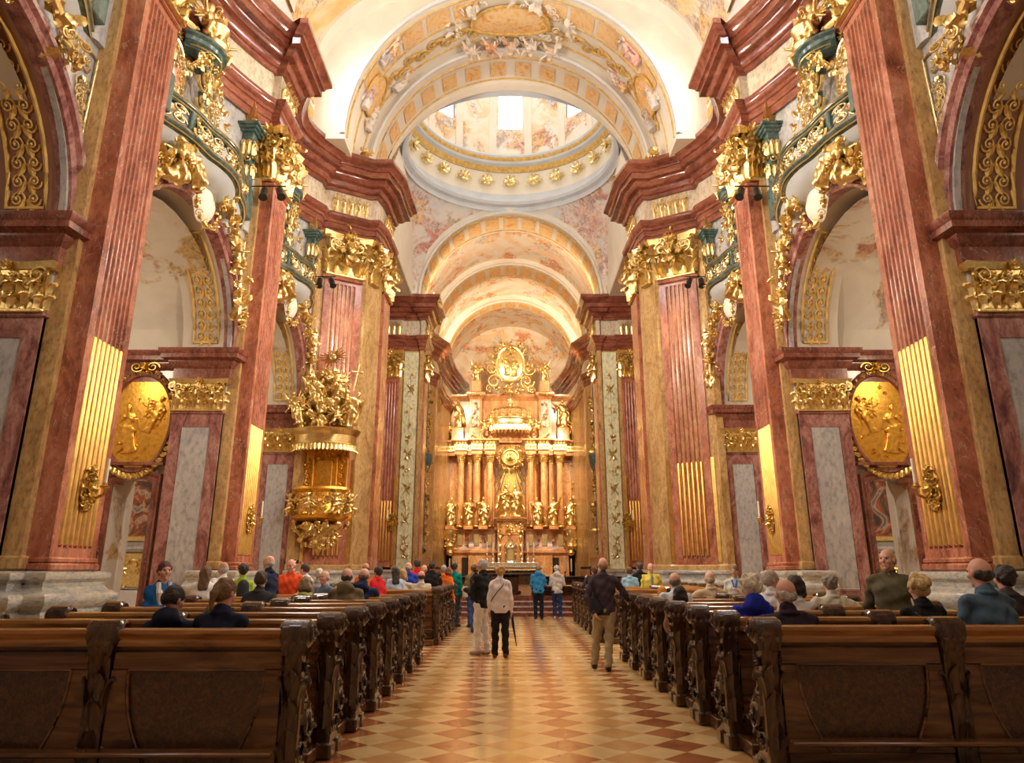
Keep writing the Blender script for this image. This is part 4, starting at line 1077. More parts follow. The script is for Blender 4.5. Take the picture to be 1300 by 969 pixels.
def high_altar():
    R = random.Random(31); F = .66
    t = thing('altarpiece', 'marble and gold high altarpiece with columns and attic filling the choir end', 'altarpiece', (0, 56, F))
    yb = 56.4
    m = MB(); m.box(-5.0, 5.0, yb, yb+.4, F, 14.4); m.box(-4.9,4.9,55.6,yb,F,2.7)
    make('back_wall', m, ALT, t)
    # base with pedestals
    m = MB(); bp = [(-4.95,55.6),(-4.2,55.6),(-4.2,55.1),(-3.0,55.1),(-3.0,54.8),(-1.1,54.8),(-1.1,55.4),(1.1,55.4),(1.1,54.8),(3.0,54.8),(3.0,55.1),(4.2,55.1),(4.2,55.6),(4.95,55.6)]
    m.sweep(bp, [(0,F),(.06,F),(.06,F+.2),(0,F+.25),(0,2.55),(.05,2.6),(.12,2.7),(.16,2.74),(.16,2.84),(.02,2.9),(.02,2.95),(0,3.0),(0,4.2),(.06,4.26),(.14,4.36),(.16,4.46),(.05,4.52),(-1.0,4.54)])
    make('pedestal_zone', m, ALT, t)
    m = MB()
    for x in (-3.9,-3.3): pass
    for sx in (-1, 1):
        for x, w, y in ((3.65,.2,55.08),(2.45,.2,54.78),(1.5,.16,54.78)):
            m.bbox(sx*x-w, sx*x+w, y-.03, y+.02, 3.2, 4.05, .02)
        for x, y in ((3.05,54.9),(1.95,54.78),(4.0,55.08)):
            for _ in range(8): rand_orn(m, (sx*x+R.uniform(-.12,.12), y-.02, R.uniform(3.2,4.1)), (0,-2,0), .2, R)
    make('gilt_panels', m, GOLD, t)
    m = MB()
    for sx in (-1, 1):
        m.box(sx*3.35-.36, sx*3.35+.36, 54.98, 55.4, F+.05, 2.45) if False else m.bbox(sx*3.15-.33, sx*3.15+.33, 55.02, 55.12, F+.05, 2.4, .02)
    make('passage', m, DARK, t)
    for sx in (-1, 1):
        for x, y in ((3.65,54.75),(2.45,54.45),(1.5,54.5)): column(t, sx*x, y+.15, 4.5, 9.75, .235)
        for x in (3.05, 1.95):
            mm = MB(); mm.lathe([(.17,4.5),(.17,9.2)], (sx*x,55.9,0), 14); make('column', mm, ALT, t)
            mm = MB(); mm.lathe([(.17,9.2),(.3,9.7),(.3,9.75)], (sx*x,55.9,0), 12)
            for k in range(6): a = 2*pi*k/6; mm.put(LEAF, (sx*x+.17*cos(a),55.9+.17*sin(a),9.2), (-.18*sin(a),.18*cos(a),0), (.2*cos(a),.2*sin(a),0), (0,0,.4))
            make('capital', mm, GOLD, t)
    # entablature, left and right runs
    for sx in (-1, 1):
        P = [(-4.9,55.3),(-4.1,55.3),(-4.1,54.6),(-3.25,54.6),(-3.25,55.0),(-2.85,55.0),(-2.85,54.3),(-2.1,54.3),(-2.1,54.9),(-1.85,54.9),(-1.85,54.35),(-1.15,54.35),(-1.15,56.2)]
        if sx > 0: P = [(-x, y) for x, y in P][::-1]
        m = MB(); m.sweep(P, [(0,9.75),(.03,9.75),(.03,9.95),(.07,10.0),(0,10.02)]); m.sweep(P, [(.02,10.55),(.1,10.62),(.2,10.7),(.3,10.74),(.3,10.86),(-.6,10.92)])
        yy = [p for p in P]; m.sweep(P, [(0,9.75),(0,10.6)]); 
        m.box(sx*4.9, sx*1.15, 55.3, 56.4, 9.75, 10.85)
        for a, b, c in ((4.1,3.25,54.6),(2.85,2.1,54.3),(1.85,1.15,54.35)): m.box(sx*a, sx*b, c, 56, 9.76, 10.6)
        make('entablature', m, ALT, t)
        m = MB(); m.sweep(P, [(.01,10.05),(.05,10.08),(.05,10.5),(.01,10.53)])
        for p0, p1 in zip(P[:-1], P[1:]):
            L = hypot(p1[0]-p0[0], p1[1]-p0[1])
            if abs(p1[1]-p0[1]) > .01: continue
            for k in range(max(2, int(L/.2))):
                f = (k+.5)/max(2, int(L/.2)); m.put(LEAFS, (p0[0]+(p1[0]-p0[0])*f, p0[1]-.24, 10.5), (.17,0,0), (0,-.15,0), (0,0,.24)); m.put(ROS, (p0[0]+(p1[0]-p0[0])*f, p0[1]-.06, 10.28), (.09,0,0), (0,-.1,0), (0,0,.13))
        make('gilt_frieze', m, GOLD, t)
    # attic
    m = MB(); P = [(-4.9,56.2),(-3.1,56.2),(-3.1,55.4),(-2.2,55.4),(-2.2,56.0),(2.2,56.0),(2.2,55.4),(3.1,55.4),(3.1,56.2),(4.9,56.2)]
    m.sweep(P, [(.04,10.85),(.04,11.1),(0,11.15),(0,14.1),(.05,14.15),(.12,14.3),(.25,14.4),(.28,14.5),(.28,14.62),(-1,14.68)])
    for sx in (-1, 1): m.bbox(sx*4.0-.45, sx*4.0+.45, 55.2, 56.2, 10.9, 11.9, .03); m.bbox(sx*2.65-.5, sx*2.65+.5, 55.2, 56.2, 10.9, 11.9, .03); m.bbox(sx*2.65-.38, sx*2.65+.38, 55.3, 56.2, 14.68, 15.6, .04)
    make('attic', m, ALT, t)
    m = MB()
    for sx in (-1, 1):
        m.bbox(sx*2.65-.3, sx*2.65+.3, 55.36, 55.42, 11.95, 14.0, .02)
    make('attic_panels', m, LGREY, t)
    m = MB()
    for sx in (-1, 1):
        for z in (12.1,12.6,13.1,13.6):
            for _ in range(5): rand_orn(m, (sx*2.65+R.uniform(-.16,.16), 55.33, z+R.uniform(-.2,.2)), (0,-2,0), .26, R)
        for k in range(10): rand_orn(m, (sx*(2.25+.09*k), 55.1, 14.4), (0,-2,0), .2, R)
        g = garland([(sx*(1.2+.28*k), 55.0, 11.3-.5*sin(pi*k/6)) for k in range(7)], .2, 3, R, out=(0,-1,0)); m.put(g)
        for k in range(26): rand_orn(m, (sx*(4.65+R.uniform(-.15,.15)), 55.3, 4.6+R.random()*4.2*R.random()), (0,-2,0), .3, R)
    make('gilt_ornament', m, GOLD, t)
    # niche with rays
    m = MB(); m.grid([[(-1.15+2.3*i/12, 56.3-.0*sin(pi*i/12), z) for i in range(13)] for z in (4.5,9.2)], flip=True); make('niche', m, YEL, t)
    m = MB()
    for k in range(23):
        a = pi*(1.08+.84*k/22); L = 3.6 if k % 2 else 2.9; m.tube([(.9*.3*cos(a),56.05,9.3+.3*sin(a)),(.62*L*cos(a)*.5,55.98,9.2+L*sin(a))], [.02,.05], 4)
    make('gilt_rays', m, GOLDP, t)
    # volutes framing the crown
    m = MB()
    for sx in (-1, 1): m.put(SPI if sx < 0 else SPIR, (sx*1.75, 55.2, 11.3), (.5,0,0), (0,-.5,0), (0,0,.6))
    make('volute', m, ALT, t)
    # ---- objects resting on it
    m = MB(); m.grid([[(0+r*cos(u), 55.2-.1*(1-r/.5 if r < .5 else 0), 9.6+r*sin(u)) for u in [2*pi*k/30 for k in range(31)]] for r in (.0,.2,.4,.55)], flip=True)
    t2 = thing('inscription_medallion', 'round gilt rayed medallion with dark inscribed disc above the altar niche', 'medallion', (0, 55.2, 9.6))
    make('disc', m, BRASS, t2)
    m = MB(); m.tube([(.6*cos(u),55.12,9.6+.6*sin(u)) for u in [2*pi*k/30 for k in range(30)]], .08, 7, closed=True)
    for k in range(60): u = 2*pi*k/60; rand_orn(m, (.84*cos(u),55.15,9.6+.84*sin(u)), (cos(u),-1.4,sin(u)), .34, R)
    make('cloud_frame', m, GOLD, t2)
    m = MB()
    for k in range(5):
        w = (.62,.8,.86,.78,.5)[k]; 
        for j in range(int(w/.085)): m.box(-w/2+.09*j, -w/2+.09*j+.06, 55.05, 55.08, 9.83-.12*k, 9.88-.12*k)
    make('lettering', m, DARK, t2)
    # crown
    t3 = thing('gilt_coronet', 'large gilt crown with lambrequin hanging above the altar, held by putti', 'crown', (0, 54.6, 12))
    m = MB(); m.lathe([(1.42,11.95),(1.48,12.0),(1.5,12.1),(1.42,12.15),(1.4,12.35),(1.48,12.4),(1.5,12.5),(1.4,12.55),(1.3,12.5),(1.3,12.0)], (0,54.8,0), 36, sy=.5, caps=False); make('band', m, GOLDP, t3)
    m = MB()
    for k in range(9):
        a = pi+pi*k/8; x = 1.4*cos(a); y = 54.8+.7*sin(a)
        m.tube([(x,y,12.5),(x*1.08,y-.05,12.9),(x*.85,54.8+(y-54.8)*.85,13.2),(x*.4,54.8+(y-54.8)*.4,13.35),(0,54.7,13.3)], [.06,.07,.06,.05,.05], 6)
        for z in (12.62,12.95): m.put(ROS, (x*1.04,y-.05,z), (.16,0,0), (0,-.16,0), (0,0,.18))
    m.ball((0,54.7,13.5), (.18,.18,.2), 12); m.tube([(0,54.7,13.6),(0,54.7,14.3)], .04, 6); m.tube([(-.2,54.7,14.05),(.2,54.7,14.05)], .035, 6); m.put(ROS, (0,54.65,13.8), (.24,0,0), (0,-.1,0), (0,0,.24)); make('arches', m, GOLDP, t3)
    m = MB()
    for k in range(15):
        a = pi+pi*k/14; x = 1.42*cos(a); y = 54.8+.7*sin(a); m.put(LEAFS, (x,y,12.0), (.3,0,0), (0,-.2,0), (0,0,-.62)); m.ball((x,y-.02,11.36), .07, 6)
    make('lambrequin', m, GOLD, t3)
    for k, (x, z, w_) in enumerate(((-1.95,11.7,'left of the crown, lower'),(-1.5,12.0,'left of the crown, upper'),(1.5,12.0,'right of the crown, upper'),(1.95,11.7,'right of the crown, lower'))):
        statue('putto', 'small gilt putto %s' % w_, CHER[k % 2], (x, 54.55, z-.35), 1.25, 0)
    # glory at the top
    t4 = thing('gilt_glory', 'oval gilt glory with rays, scrolls and clouds at the top of the altar', 'glory', (0, 55.6, 14.7))
    m = MB(); m.grid([[(1.05*q*cos(u), 55.5-.2*(1-q*q), 16.9+1.4*q*sin(u)) for u in [2*pi*k/30 for k in range(31)]] for q in (.01,.4,.7,1)], flip=True); make('glory_ground', m, GOLDP, t4)
    m = MB(); m.tube([(1.1*cos(u),55.42,16.9+1.45*sin(u)) for u in [2*pi*k/34 for k in range(34)]], .12, 8, closed=True)
    for sx in (-1, 1):
        for x, z, q in ((1.4,16.5,.55),(1.25,15.5,.6),(1.1,18.0,.45),(1.6,14.95,.35)): m.put(SPI if sx < 0 else SPIR, (sx*x,55.4,z), (q,0,0), (0,-q,0), (0,0,q))
    for k in range(120):
        u = R.random()*2*pi; q = R.uniform(1.0,1.55); rand_orn(m, (1.15*q*cos(u),55.4+.1*R.random(),16.8+1.45*q*sin(u)), (cos(u),-1.5,sin(u)), .36, R)
    for k in range(30): rand_orn(m, (R.uniform(-1.9,1.9),55.3,R.uniform(14.7,15.1)), (0,-1,.5), .36, R)
    make('scrolls', m, GOLD, t4)
    m = MB(); m.put(rays(.2,2.2,44,.1,.08,.35), (0,55.55,17.2)); make('rays', m, GOLDP, t4)
    m = MB(); m.put(STAT[1], (-.3,55.3,16.0), sc=.8); m.put(STAT[2], (.35,55.3,15.9), (-1,0,0), (0,1,0), sc=.8); m.put(CHER[0], (0,55.2,17.5)); make('figures', m, GOLD, t4, smooth=180)
    for sx, s_ in ((-1,'left'),(1,'right')):
        statue('gilt_angel', 'gilt angel seated on the attic pedestal, %s of the glory' % s_, ANGEL, (sx*2.65, 55.6, 15.6), .95, 0, mirror=sx > 0)
        statue('gilt_statue', 'gilt standing figure on the attic, %s of the crown' % s_, STAT[1] if sx < 0 else STAT[3], (sx*4.0, 55.5, 11.9), 1.15, 0)
        statue('putto', 'gilt putto on the outer %s end of the attic' % s_, CHER[0], (sx*4.7, 55.6, 11.3), 1.3, 0)
    sp = [(-4.35,54.6,0,'outermost left'),(-3.02,54.2,2,'between the two outer left columns'),(-1.95,54.0,3,'just left of the central group'),(1.98,54.0,0,'just right of the central group'),(3.1,54.2,1,'between the two outer right columns'),(4.35,54.6,3,'outermost right')]
    for x, y, v, w_ in sp:
        m = MB(); zb = 4.54
        statue('gilt_statue', 'gilt saint statue of the high altar, %s' % w_, STAT[v], (x, y, zb), 1.08, .2*(-1 if x > 0 else 1), mirror=x > 0)
    m = MB()
    for x, y, v, w_ in sp: m.bbox(x-.34, x+.34, y-.3, y+.9, 4.3, 4.54, .03)
    make('statue_plinths', m, ALT, t)
    for sx, s_ in ((-1,'left'),(1,'right')):
        tb = thing('gilt_console', 'gilt scrolled console under the outer statue, %s end of the altar' % s_, 'console', (sx*4.35, 54.7, 3))
        m = MB(); m.lathe([(0,2.5),(.12,2.55),(.3,2.75),(.2,2.95),(.45,3.2),(.38,3.5),(.5,3.9),(.5,4.28),(0,4.29)], (sx*4.35,54.75,0), 16)
        for k in range(30): u = R.uniform(pi,2*pi); rand_orn(m, (sx*4.35+.42*cos(u),54.75+.42*sin(u),R.uniform(2.8,4.2)), (cos(u),sin(u),0), .26, R)
        make('console', m, GOLD, tb)
    # central group on the tabernacle pedestal
    t5 = thing('tabernacle', 'tall marble and gilt tabernacle behind the altar table', 'tabernacle', (0, 53.8, F))
    m = MB(); P = [(-.9,54.6),(-.9,53.6),(-.5,53.4),(.5,53.4),(.9,53.6),(.9,54.6)]
    m.sweep(P, [(0,F),(0,3.9),(.06,3.95),(.02,4.0),(.02,4.8),(.12,4.9),(.3,5.0),(.34,5.12),(-1,5.16)]); m.prism([(-.85,53.7),(-.85,54.6),(.85,54.6),(.85,53.7)][::-1], 5.0, 5.15); make('body', m, ALT, t5)
    m = MB()
    for k in range(60): rand_orn(m, (R.uniform(-.85,.85), 53.4, R.uniform(4.0,5.0)), (0,-2,0), .24, R)
    for k in range(16): m.put(LEAFS, (-.95+.127*k,53.2,4.85), (.14,0,0), (0,-.12,0), (0,0,.25))
    for sx in (-1, 1):
        for z in (2.3,2.9,3.5): m.put(LEAFT, (sx*.72,53.45,z), (.24,0,0), (0,-.25,0), (0,0,.55))
    for k in range(22): rand_orn(m, (R.uniform(-.3,.3), 53.25, 3.9+R.random()*.8), (0,-2,0), .22, R)
    make('gilding', m, GOLD, t5)
    m = MB(); m.lathe([(.0,1.9),(.55,1.9),(.5,2.1),(.42,2.2),(.42,3.0),(.5,3.1),(.45,3.2),(.3,3.4),(.12,3.6),(0,3.65)], (0,53.2,0), 20); make('shrine', m, SILV, t5)
    m = MB(); m.bbox(-.2,.2,52.74,52.8,2.2,2.9,.02); m.ball((0,52.75,3.2), (.14,.1,.14), 10)
    for k in range(18): rand_orn(m, (R.uniform(-.4,.4), 52.85, R.uniform(2.0,3.4)), (0,-2,0), .18, R)
    make('shrine_gilding', m, GOLD, t5)
    statue('gilt_saint', 'larger gilt saint on the tabernacle, embracing the other, left figure', STAT[2], (-.42, 53.9, 5.16), 1.22, .5)
    statue('gilt_saint', 'larger gilt saint on the tabernacle, embracing the other, right figure', STAT[0], (.42, 53.9, 5.16), 1.2, -.5, mirror=True)
    t6 = thing('altar_table', 'dark altar table with white and gilt shelf for candlesticks', 'altar', (0, 52.2, F))
    m = MB(); m.bbox(-1.9,1.9,51.9,52.9,F,1.6,.03); m.bbox(-2.1,2.1,51.8,53.0,1.6,1.7,.02); make('table', m, CARV, t6)
    m = MB(); m.bbox(-1.75,1.75,52.3,53.0,1.7,1.98,.02); m.bbox(-1.8,1.8,52.25,53.0,1.98,2.03,.01); make('shelf', m, CLOTH, t6)
    m = MB()
    for k in range(24): m.put(ROS, (-1.7+.148*k,52.28,1.84), (.07,0,0), (0,-.1,0), (0,0,.1))
    for k in range(34): m.put(LEAFS, (-1.95+.118*k,51.8,1.68), (.1,0,0), (0,-.05,0), (0,0,-.18))
    make('gilt_trim', m, GOLD, t6)
    proto = None
    for k, x in enumerate((-1.6,-1.2,-.8,.8,1.2,1.6)):
        lab = 'silver candlestick with tall white candle on the altar shelf, %s' % ('far left','second from the left','third, left of the shrine','right of the shrine','second from the right','far right')[k]
        if proto is None:
            proto = thing('candlestick', lab, 'candlestick', (x, 52.6, 2.03), 'altar candlesticks')
            m = MB(); m.lathe([(0,0),(.13,.0),(.11,.05),(.04,.1),(.05,.18),(.075,.25),(.03,.32),(.028,.5),(.06,.55),(.03,.6),(.07,.66),(.07,.68),(0,.68)], (x,52.6,2.03), 12); make('stick', m, SILV, proto)
            m = MB(); m.lathe([(0,.68),(.025,.68),(.024,1.35),(0,1.37)], (x,52.6,2.03), 8); make('candle', m, CANDLE, proto)
        else: dup(proto, (x,52.6,2.03), label=lab)
    # choir furniture and screens
    for sx, s_ in ((-1,'left'),(1,'right')):
        for k, (x, y, h, w_) in enumerate(((4.0,50.5,1.15,'farther'),(3.3,46.5,1.2,'nearer'))):
            tc = thing('paschal_candle', 'thick white candle on a dark stand, %s side of the choir, %s one' % (s_, w_), 'candle', (sx*x, y, F))
            m = MB(); m.lathe([(0,0),(.16,.0),(.14,.06),(.03,.12),(.03,.75),(.09,.8),(0,.82)], (sx*x,y,F), 12); make('stand', m, CARV, tc)
            m = MB(); m.lathe([(0,.8),(.05,.8),(.05,.8+h*.7),(0,.82+h*.7)], (sx*x,y,F), 10); make('candle', m, CANDLE, tc)
        ts = thing('choir_stall', 'dark carved choir stall with gilt top against the %s choir wall' % s_, 'stall', (sx*4.4, 44, F))
        m = MB(); m.bbox(sx*4.95, sx*4.3, 41.6, 47.4, F, 1.3+F*.5, .03); m.bbox(sx*5.3, sx*4.9, 41.6, 47.2, F, 2.3, .03); make('bench', m, CARV, ts)
        m = MB()
        for y in [41.7+.7*k for k in range(9)]: m.bbox(sx*4.95, sx*4.3, y-.04, y+.04, F, 1.75, .02)
        make('dividers', m, CARV, ts)
        tl = thing('choir_organ_trophy', 'tall green and gilt carved trophy with balcony on the %s choir wall' % s_, 'ornament', (sx*4.6, 43.5, 5))
        m = MB()
        for k in range(200):
            z = 2.6+R.random()*9.2; y = 41.6+R.random()*.9; rand_orn(m, (sx*(4.72+.25*R.random()), y, z), (-sx*2,-1,0), .36, R)
        make('gilding', m, BRASS, tl)
        m = MB(); m.bbox(sx*4.95, sx*4.74, 41.6, 42.1, 2.4, 12.2, .04)
        m.lathe([(0,6.8),(.1,6.9),(.25,7.2),(.32,7.5),(.34,7.9),(.28,7.95),(0,7.95)], (sx*4.8,42.2,0), 12); make('panel', m, GREEN, tl)
    # barrier in front of the choir
    tr = thing('altar_table', 'dark lectern-like table standing on the steps under the altar', 'altar', (0, 31.0, F))
    m = MB(); m.bbox(-.32,.32,30.8,31.3,F,1.35,.04); m.bbox(-1.0,1.0,30.7,31.5,1.35,1.45,.03); m.bbox(-.42,.42,30.7,31.4,F,F+.12,.02); make('pedestal', m, CARV, tr)
    for sx, s_ in ((-1,'left'),(1,'right')):
        tk = thing('communion_rail', 'dark wooden kneeling rail with brass bar, %s half, at the top of the steps' % s_, 'rail', (sx*2.4, 29.6, F))
        m = MB(); m.bbox(sx*.8, sx*4.2, 29.5, 29.62, F, 1.28, .02); m.bbox(sx*.75, sx*4.25, 29.42, 29.7, 1.28, 1.35, .02)
        for k in range(6): m.bbox(sx*(.85+.64*k), sx*(1.35+.64*k), 29.47, 29.51, F+.12, 1.15, .015)
        make('panel', m, CARV, tk)
        m = MB(); m.tube([(sx*.8,29.40,1.0),(sx*4.2,29.40,1.0)], .03, 8); make('brass_bar', m, BRASS, tk)
# ------------------------------------------------------------------ galleries over the chapel arches
def sweepx(mb, path, prof, m=0):
    mb.sweep(path, prof, m, side=1)
def gallery(i, a, b, sd):
    wh = ('nearest the camera', 'over the middle chapel arch', 'over the far chapel arch')[i]
    yc = (a+b)/2; n = 26
    def path(off=0, t0=0, t1=1): return [(-6.98+.66*(sin(pi*(t0+(t1-t0)*k/n))**1.3)+.10*abs(sin(3*pi*(t0+(t1-t0)*k/n)))+off, a+.32+(b-a-.64)*(t0+(t1-t0)*k/n)) for k in range(n+1)]
    t = thing('balcony', 'curved green and gold openwork balcony, %s side, %s' % (sd, wh), 'balcony', (-6.9, yc, 10))
    P = path()
    m = MB(); m.sweep(P, [(-.02,9.93),(.04,9.94),(.07,9.97),(.03,10.0),(.10,10.05),(.10,10.1),(.05,10.13),(-.04,10.15),(-.5,10.15)]); make('lower_rail', m, GREEN, t)
    m = MB(); m.sweep(P, [(-.75,9.62),(-.4,9.66),(-.15,9.76),(-.02,9.93)]); make('slab', m, BLUEW, t)
    m = MB(); m.sweep(P, [(-.1,10.56),(.0,10.56),(.03,10.59),(.0,10.62),(.06,10.65),(.08,10.70),(.03,10.74),(-.12,10.75),(-.14,10.66),(-.1,10.56)]); make('rail', m, GREEN, t)
    m = MB()
    for z, d in ((9.96,.08),(10.09,.10),(10.6,.035),(10.69,.08)): m.tube([(x+d, y, z) for x, y in P], .018, 5)
    make('gilt_beads', m, GOLD, t)
    m = MB(); R = random.Random(i+3)
    for k in range(14):
        if k in (3, 10): continue
        q = (k+.5)/14*n; j = int(q); p = P[j]; p2 = P[min(n, j+1)]
        tx, ty = p2[0]-p[0], p2[1]-p[1]; L = hypot(tx, ty); tx /= L; ty /= L
        X = (tx*.22, ty*.22, 0); Y = (ty*.16, -tx*.16, 0)
        o = (p[0]+.0, p[1], 0)
        for z, s_ in ((10.24, 1), (10.45, -1)):
            m.put(SPI if (k+(s_ > 0)) % 2 else SPIR, (o[0], o[1], z), X, Y, (0,0,.11*s_))
        m.put(LEAFS, (o[0], o[1], 10.14), (tx*.14, ty*.14, 0), Y, (0,0,.42))
    make('openwork', m, GOLDP, t)
    m = MB()
    for k in (3, 10):
        j = int((k+.5)/14*n); p = P[j]; m.bbox(p[0]-.06, p[0]+.04, p[1]-.2, p[1]+.2, 10.13, 10.58, .02)
    make('panel', m, GREEN, t)
    m = MB()
    for k in (3, 10):
        j = int((k+.5)/14*n); p = P[j]
        for _ in range(7): rand_orn(m, (p[0]+.06, p[1]+R.uniform(-.16,.16), R.uniform(10.2,10.5)), (2,0,0), .2, R)
    make('gilt_mask', m, GOLD, t)
    # central post with curved canopy
    x0 = -7.05; R = random.Random(i+30)
    t2 = thing('gallery_canopy', 'green post with gilt scrolls and canopy on the balcony, %s side, %s bay' % (sd, ('first','middle','last')[i]), 'canopy', (x0, yc, 10.1))
    m = MB(); m.bbox(x0-.12, x0+.0, yc-.16, yc+.16, 10.1, 12.7, .03); m.bbox(x0-.16, x0+.05, yc-.22, yc+.22, 10.1, 10.9, .03); m.bbox(x0-.2, x0+.07, yc-.26, yc+.26, 12.6, 12.75, .03)
    make('post', m, GREEN, t2)
    m = MB(); cp = [(x0-.35+.45*sin(pi*k/16)**.7, yc-.62+1.24*k/16) for k in range(17)]
    m.sweep(cp, [(-.3,12.98),(0,12.98),(.04,13.02),(.0,13.06),(.12,13.12),(.14,13.2),(.22,13.24),(.22,13.3),(-.3,13.34)]); make('canopy', m, GREEN, t2)
    m = MB()
    for z in (13.02, 13.22): m.tube([(x+.13, y, z) for x, y in cp], .02, 5)
    for s in (-1, 1):
        for z, q in ((12.3,.3),(11.75,.22)): m.put(SPI if s > 0 else SPIR, (x0, yc+s*.26, z), (0,s*q*.7,0), (q,0,0), (0,0,q))
        m.put(LEAFT, (x0+.02, yc+s*.1, 12.2), (0,.2,0), (.22,0,0), (0,0,.7)); m.put(LEAF, (x0, yc+s*.3, 12.5), (0,.25,0), (.25,0,0), (0,s*.3,.5))
        for z in (11.5, 11.9): m.put(LEAFT, (x0+.02, yc+s*.1, z), (0,.14,0), (.2,0,0), (0,0,.3))
    for _ in range(16): rand_orn(m, (x0+R.uniform(-.05,.1), yc+R.uniform(-.5,.5), R.uniform(12.75,13.0)), (2,0,0), .24, R)
    for s in (-1, 1):
        for k in range(16): rand_orn(m, (x0+.03, yc+s*(.25+1.0*(k/15)**1.5), 12.9-1.1*(k/15)**2+R.uniform(-.1,.1)), (2,0,0), .26, R)
    make('gilding', m, GOLD, t2)
    m = MB(); 
    for s in (-1, 1):
        m.put(CHER[0 if s > 0 else 1], (x0+.0, yc+s*.42, 13.34), (0,1.15*s,0), (-1.15,0,0), (0,0,1.15))
    m.lathe([(0,13.3),(.3,13.34),(.34,13.45),(.22,13.6),(.26,13.75),(.34,13.9),(.2,14.1),(.05,14.35),(0,14.4)], (x0+.02, yc, 0), 12)
    for _ in range(26): rand_orn(m, (x0+R.uniform(-.1,.22), yc+R.uniform(-.5,.5), R.uniform(13.35,14.2)), (2,0,.4), .3, R)
    make('crest', m, GOLD, t2)
    # end pedestals with obelisk finials
    for s, yy in ((-1, a+.62), (1, b-.62)):
        if i == 0 and s < 0: continue
        xx = -6.86
        t3 = thing('obelisk_pedestal', 'green pedestal with gilt obelisk, %s end of balcony, %s side, %s' % ('near' if s < 0 else 'far', sd, ('first','middle','last')[i]+' bay'), 'pedestal', (xx, yy, 11.2))
        m = MB(); m.bbox(xx-.15, xx+.15, yy-.15, yy+.15, 10.7, 12.6, .02); m.bbox(xx-.2, xx+.2, yy-.2, yy+.2, 10.15, 11.0, .02)
        for z, q in ((12.55,.22),(12.63,.27),(12.71,.32)): m.bbox(xx-q, xx+q, yy-q, yy+q, z, z+.09, .02)
        make('pedestal', m, GREEN, t3)
        m = MB(); 
        for q in (-1, 1):
            m.put(LEAFT, (xx+.17, yy+q*.08, 11.3), (0,.16,0), (.2,0,0), (0,0,.5)); m.put(LEAFT, (xx+.15, yy+q*.08, 11.9), (0,.16,0), (.2,0,0), (0,0,.6)); m.put(LEAFT, (xx+q*.07, yy-.15, 11.9), (.14,0,0), (0,-.2,0), (0,0,.6)); m.put(ROS, (xx+.17, yy, 11.85), (0,.12,0), (.2,0,0), (0,0,.12)); m.put(SPI, (xx+q*.1, yy-.17, 11.75), (.12*q,0,0), (0,-.2,0), (0,0,.14)); m.put(LEAFT, (xx+q*.07, yy-.17, 11.25), (.14,0,0), (0,-.2,0), (0,0,.45))
        m.loft([[(xx-q,yy-q,z),(xx+q,yy-q,z),(xx+q,yy+q,z),(xx-q,yy+q,z)] for q, z in ((.13,12.8),(.15,12.9),(.10,12.97),(.12,13.05),(.02,13.85))]); m.ball((xx,yy,13.88), .04, 8)
        for _ in range(8): rand_orn(m, (xx+R.uniform(-.14,.14), yy+R.uniform(-.14,.14), R.uniform(12.85,13.05)), (1,0,.4), .18, R)
        make('obelisk', m, GOLD, t3)
    # oratory windows: filigree screens
    for s in (-1, 1):
        xx = -7.34; y0 = yc+s*1.15
        t4 = thing('filigree_screen', 'pink and gold filigree screen, %s half of balcony, %s side, %s bay' % ('near' if s < 0 else 'far', sd, ('first','middle','last')[i]), 'screen', (xx, y0, 11))
        m = MB(); w, h = .62, 1.0
        m.grid([[(xx, y0+w*q*cos(u), 12.0+h*q*sin(u)*(1.0 if sin(u) < 0 else .75)) for u in [2*pi*j/24 for j in range(25)]] for q in (0.01, 1)], flip=False); make('backing', m, PEACH, t4)
        m = MB(); m.tube([(xx+.03, y0+w*cos(u), 12.0+h*sin(u)*(1 if sin(u) < 0 else .75)) for u in [2*pi*j/24 for j in range(24)]], .04, 6, closed=True)
        for _ in range(26):
            u = R.random()*2*pi; q = R.random()**.5*.85; m.put(R.choice((SPI, SPIR)), (xx+.03, y0+w*q*cos(u), 12+h*q*sin(u)*.85), (0,.13,0), (.1,0,0), (0,0,.13))
        make('filigree', m, GOLDP, t4)
    # cartouche and garland over the arch
    t5 = thing('cartouche', 'gilt cartouche under the balcony, %s side, %s bay' % (sd, ('first','middle','last')[i]), 'cartouche', (-6.8, yc, 9.5))
    m = MB(); g = []
    for j in range(11):
        q = j/10; g.append([(-6.86+.2*(1-q**2.5), yc+.15+.55*q*cos(u)*(1+.1*cos(4*u)), 9.45+.52*q*sin(u)*(1+.12*cos(3*u))) for u in [2*pi*k/30 for k in range(31)]])
    m.grid(g, flip=False); make('shield', m, CREAM, t5)
    m = MB()
    for k in range(34):
        u = 2*pi*k/34; rand_orn(m, (-6.74, yc+.15+.62*cos(u), 9.45+.58*sin(u)), (1.6,cos(u),sin(u)), .22, R)
    m.put(ROS, (-6.5, yc+.4, 9.6), (0,.14,0), (.2,0,0), (0,0,.14))
    make('scrolls', m, GOLD, t5)
    g = MB()
    pts = [(-6.66, yc+.7+1.75*sin(pi/2*k/12), 9.75-2.1*(1-cos(pi/2*k/12))-.02*k) for k in range(13 if i else 7)]
    g.put(garland(pts, .3, 6, R)); 
    o = make('garland', g, GOLD, loc=(-6.7, yc+1.5, 9)); tag(o, 'gilt leafy garland trailing down the chapel arch, %s side, %s bay' % (sd, ('first','middle','last')[i]), 'garland')
    g = MB(); pts = [(-6.66, yc-.9-1.5*sin(pi/2*k/8), 9.7-1.1*(1-cos(pi/2*k/8))) for k in range(9)]
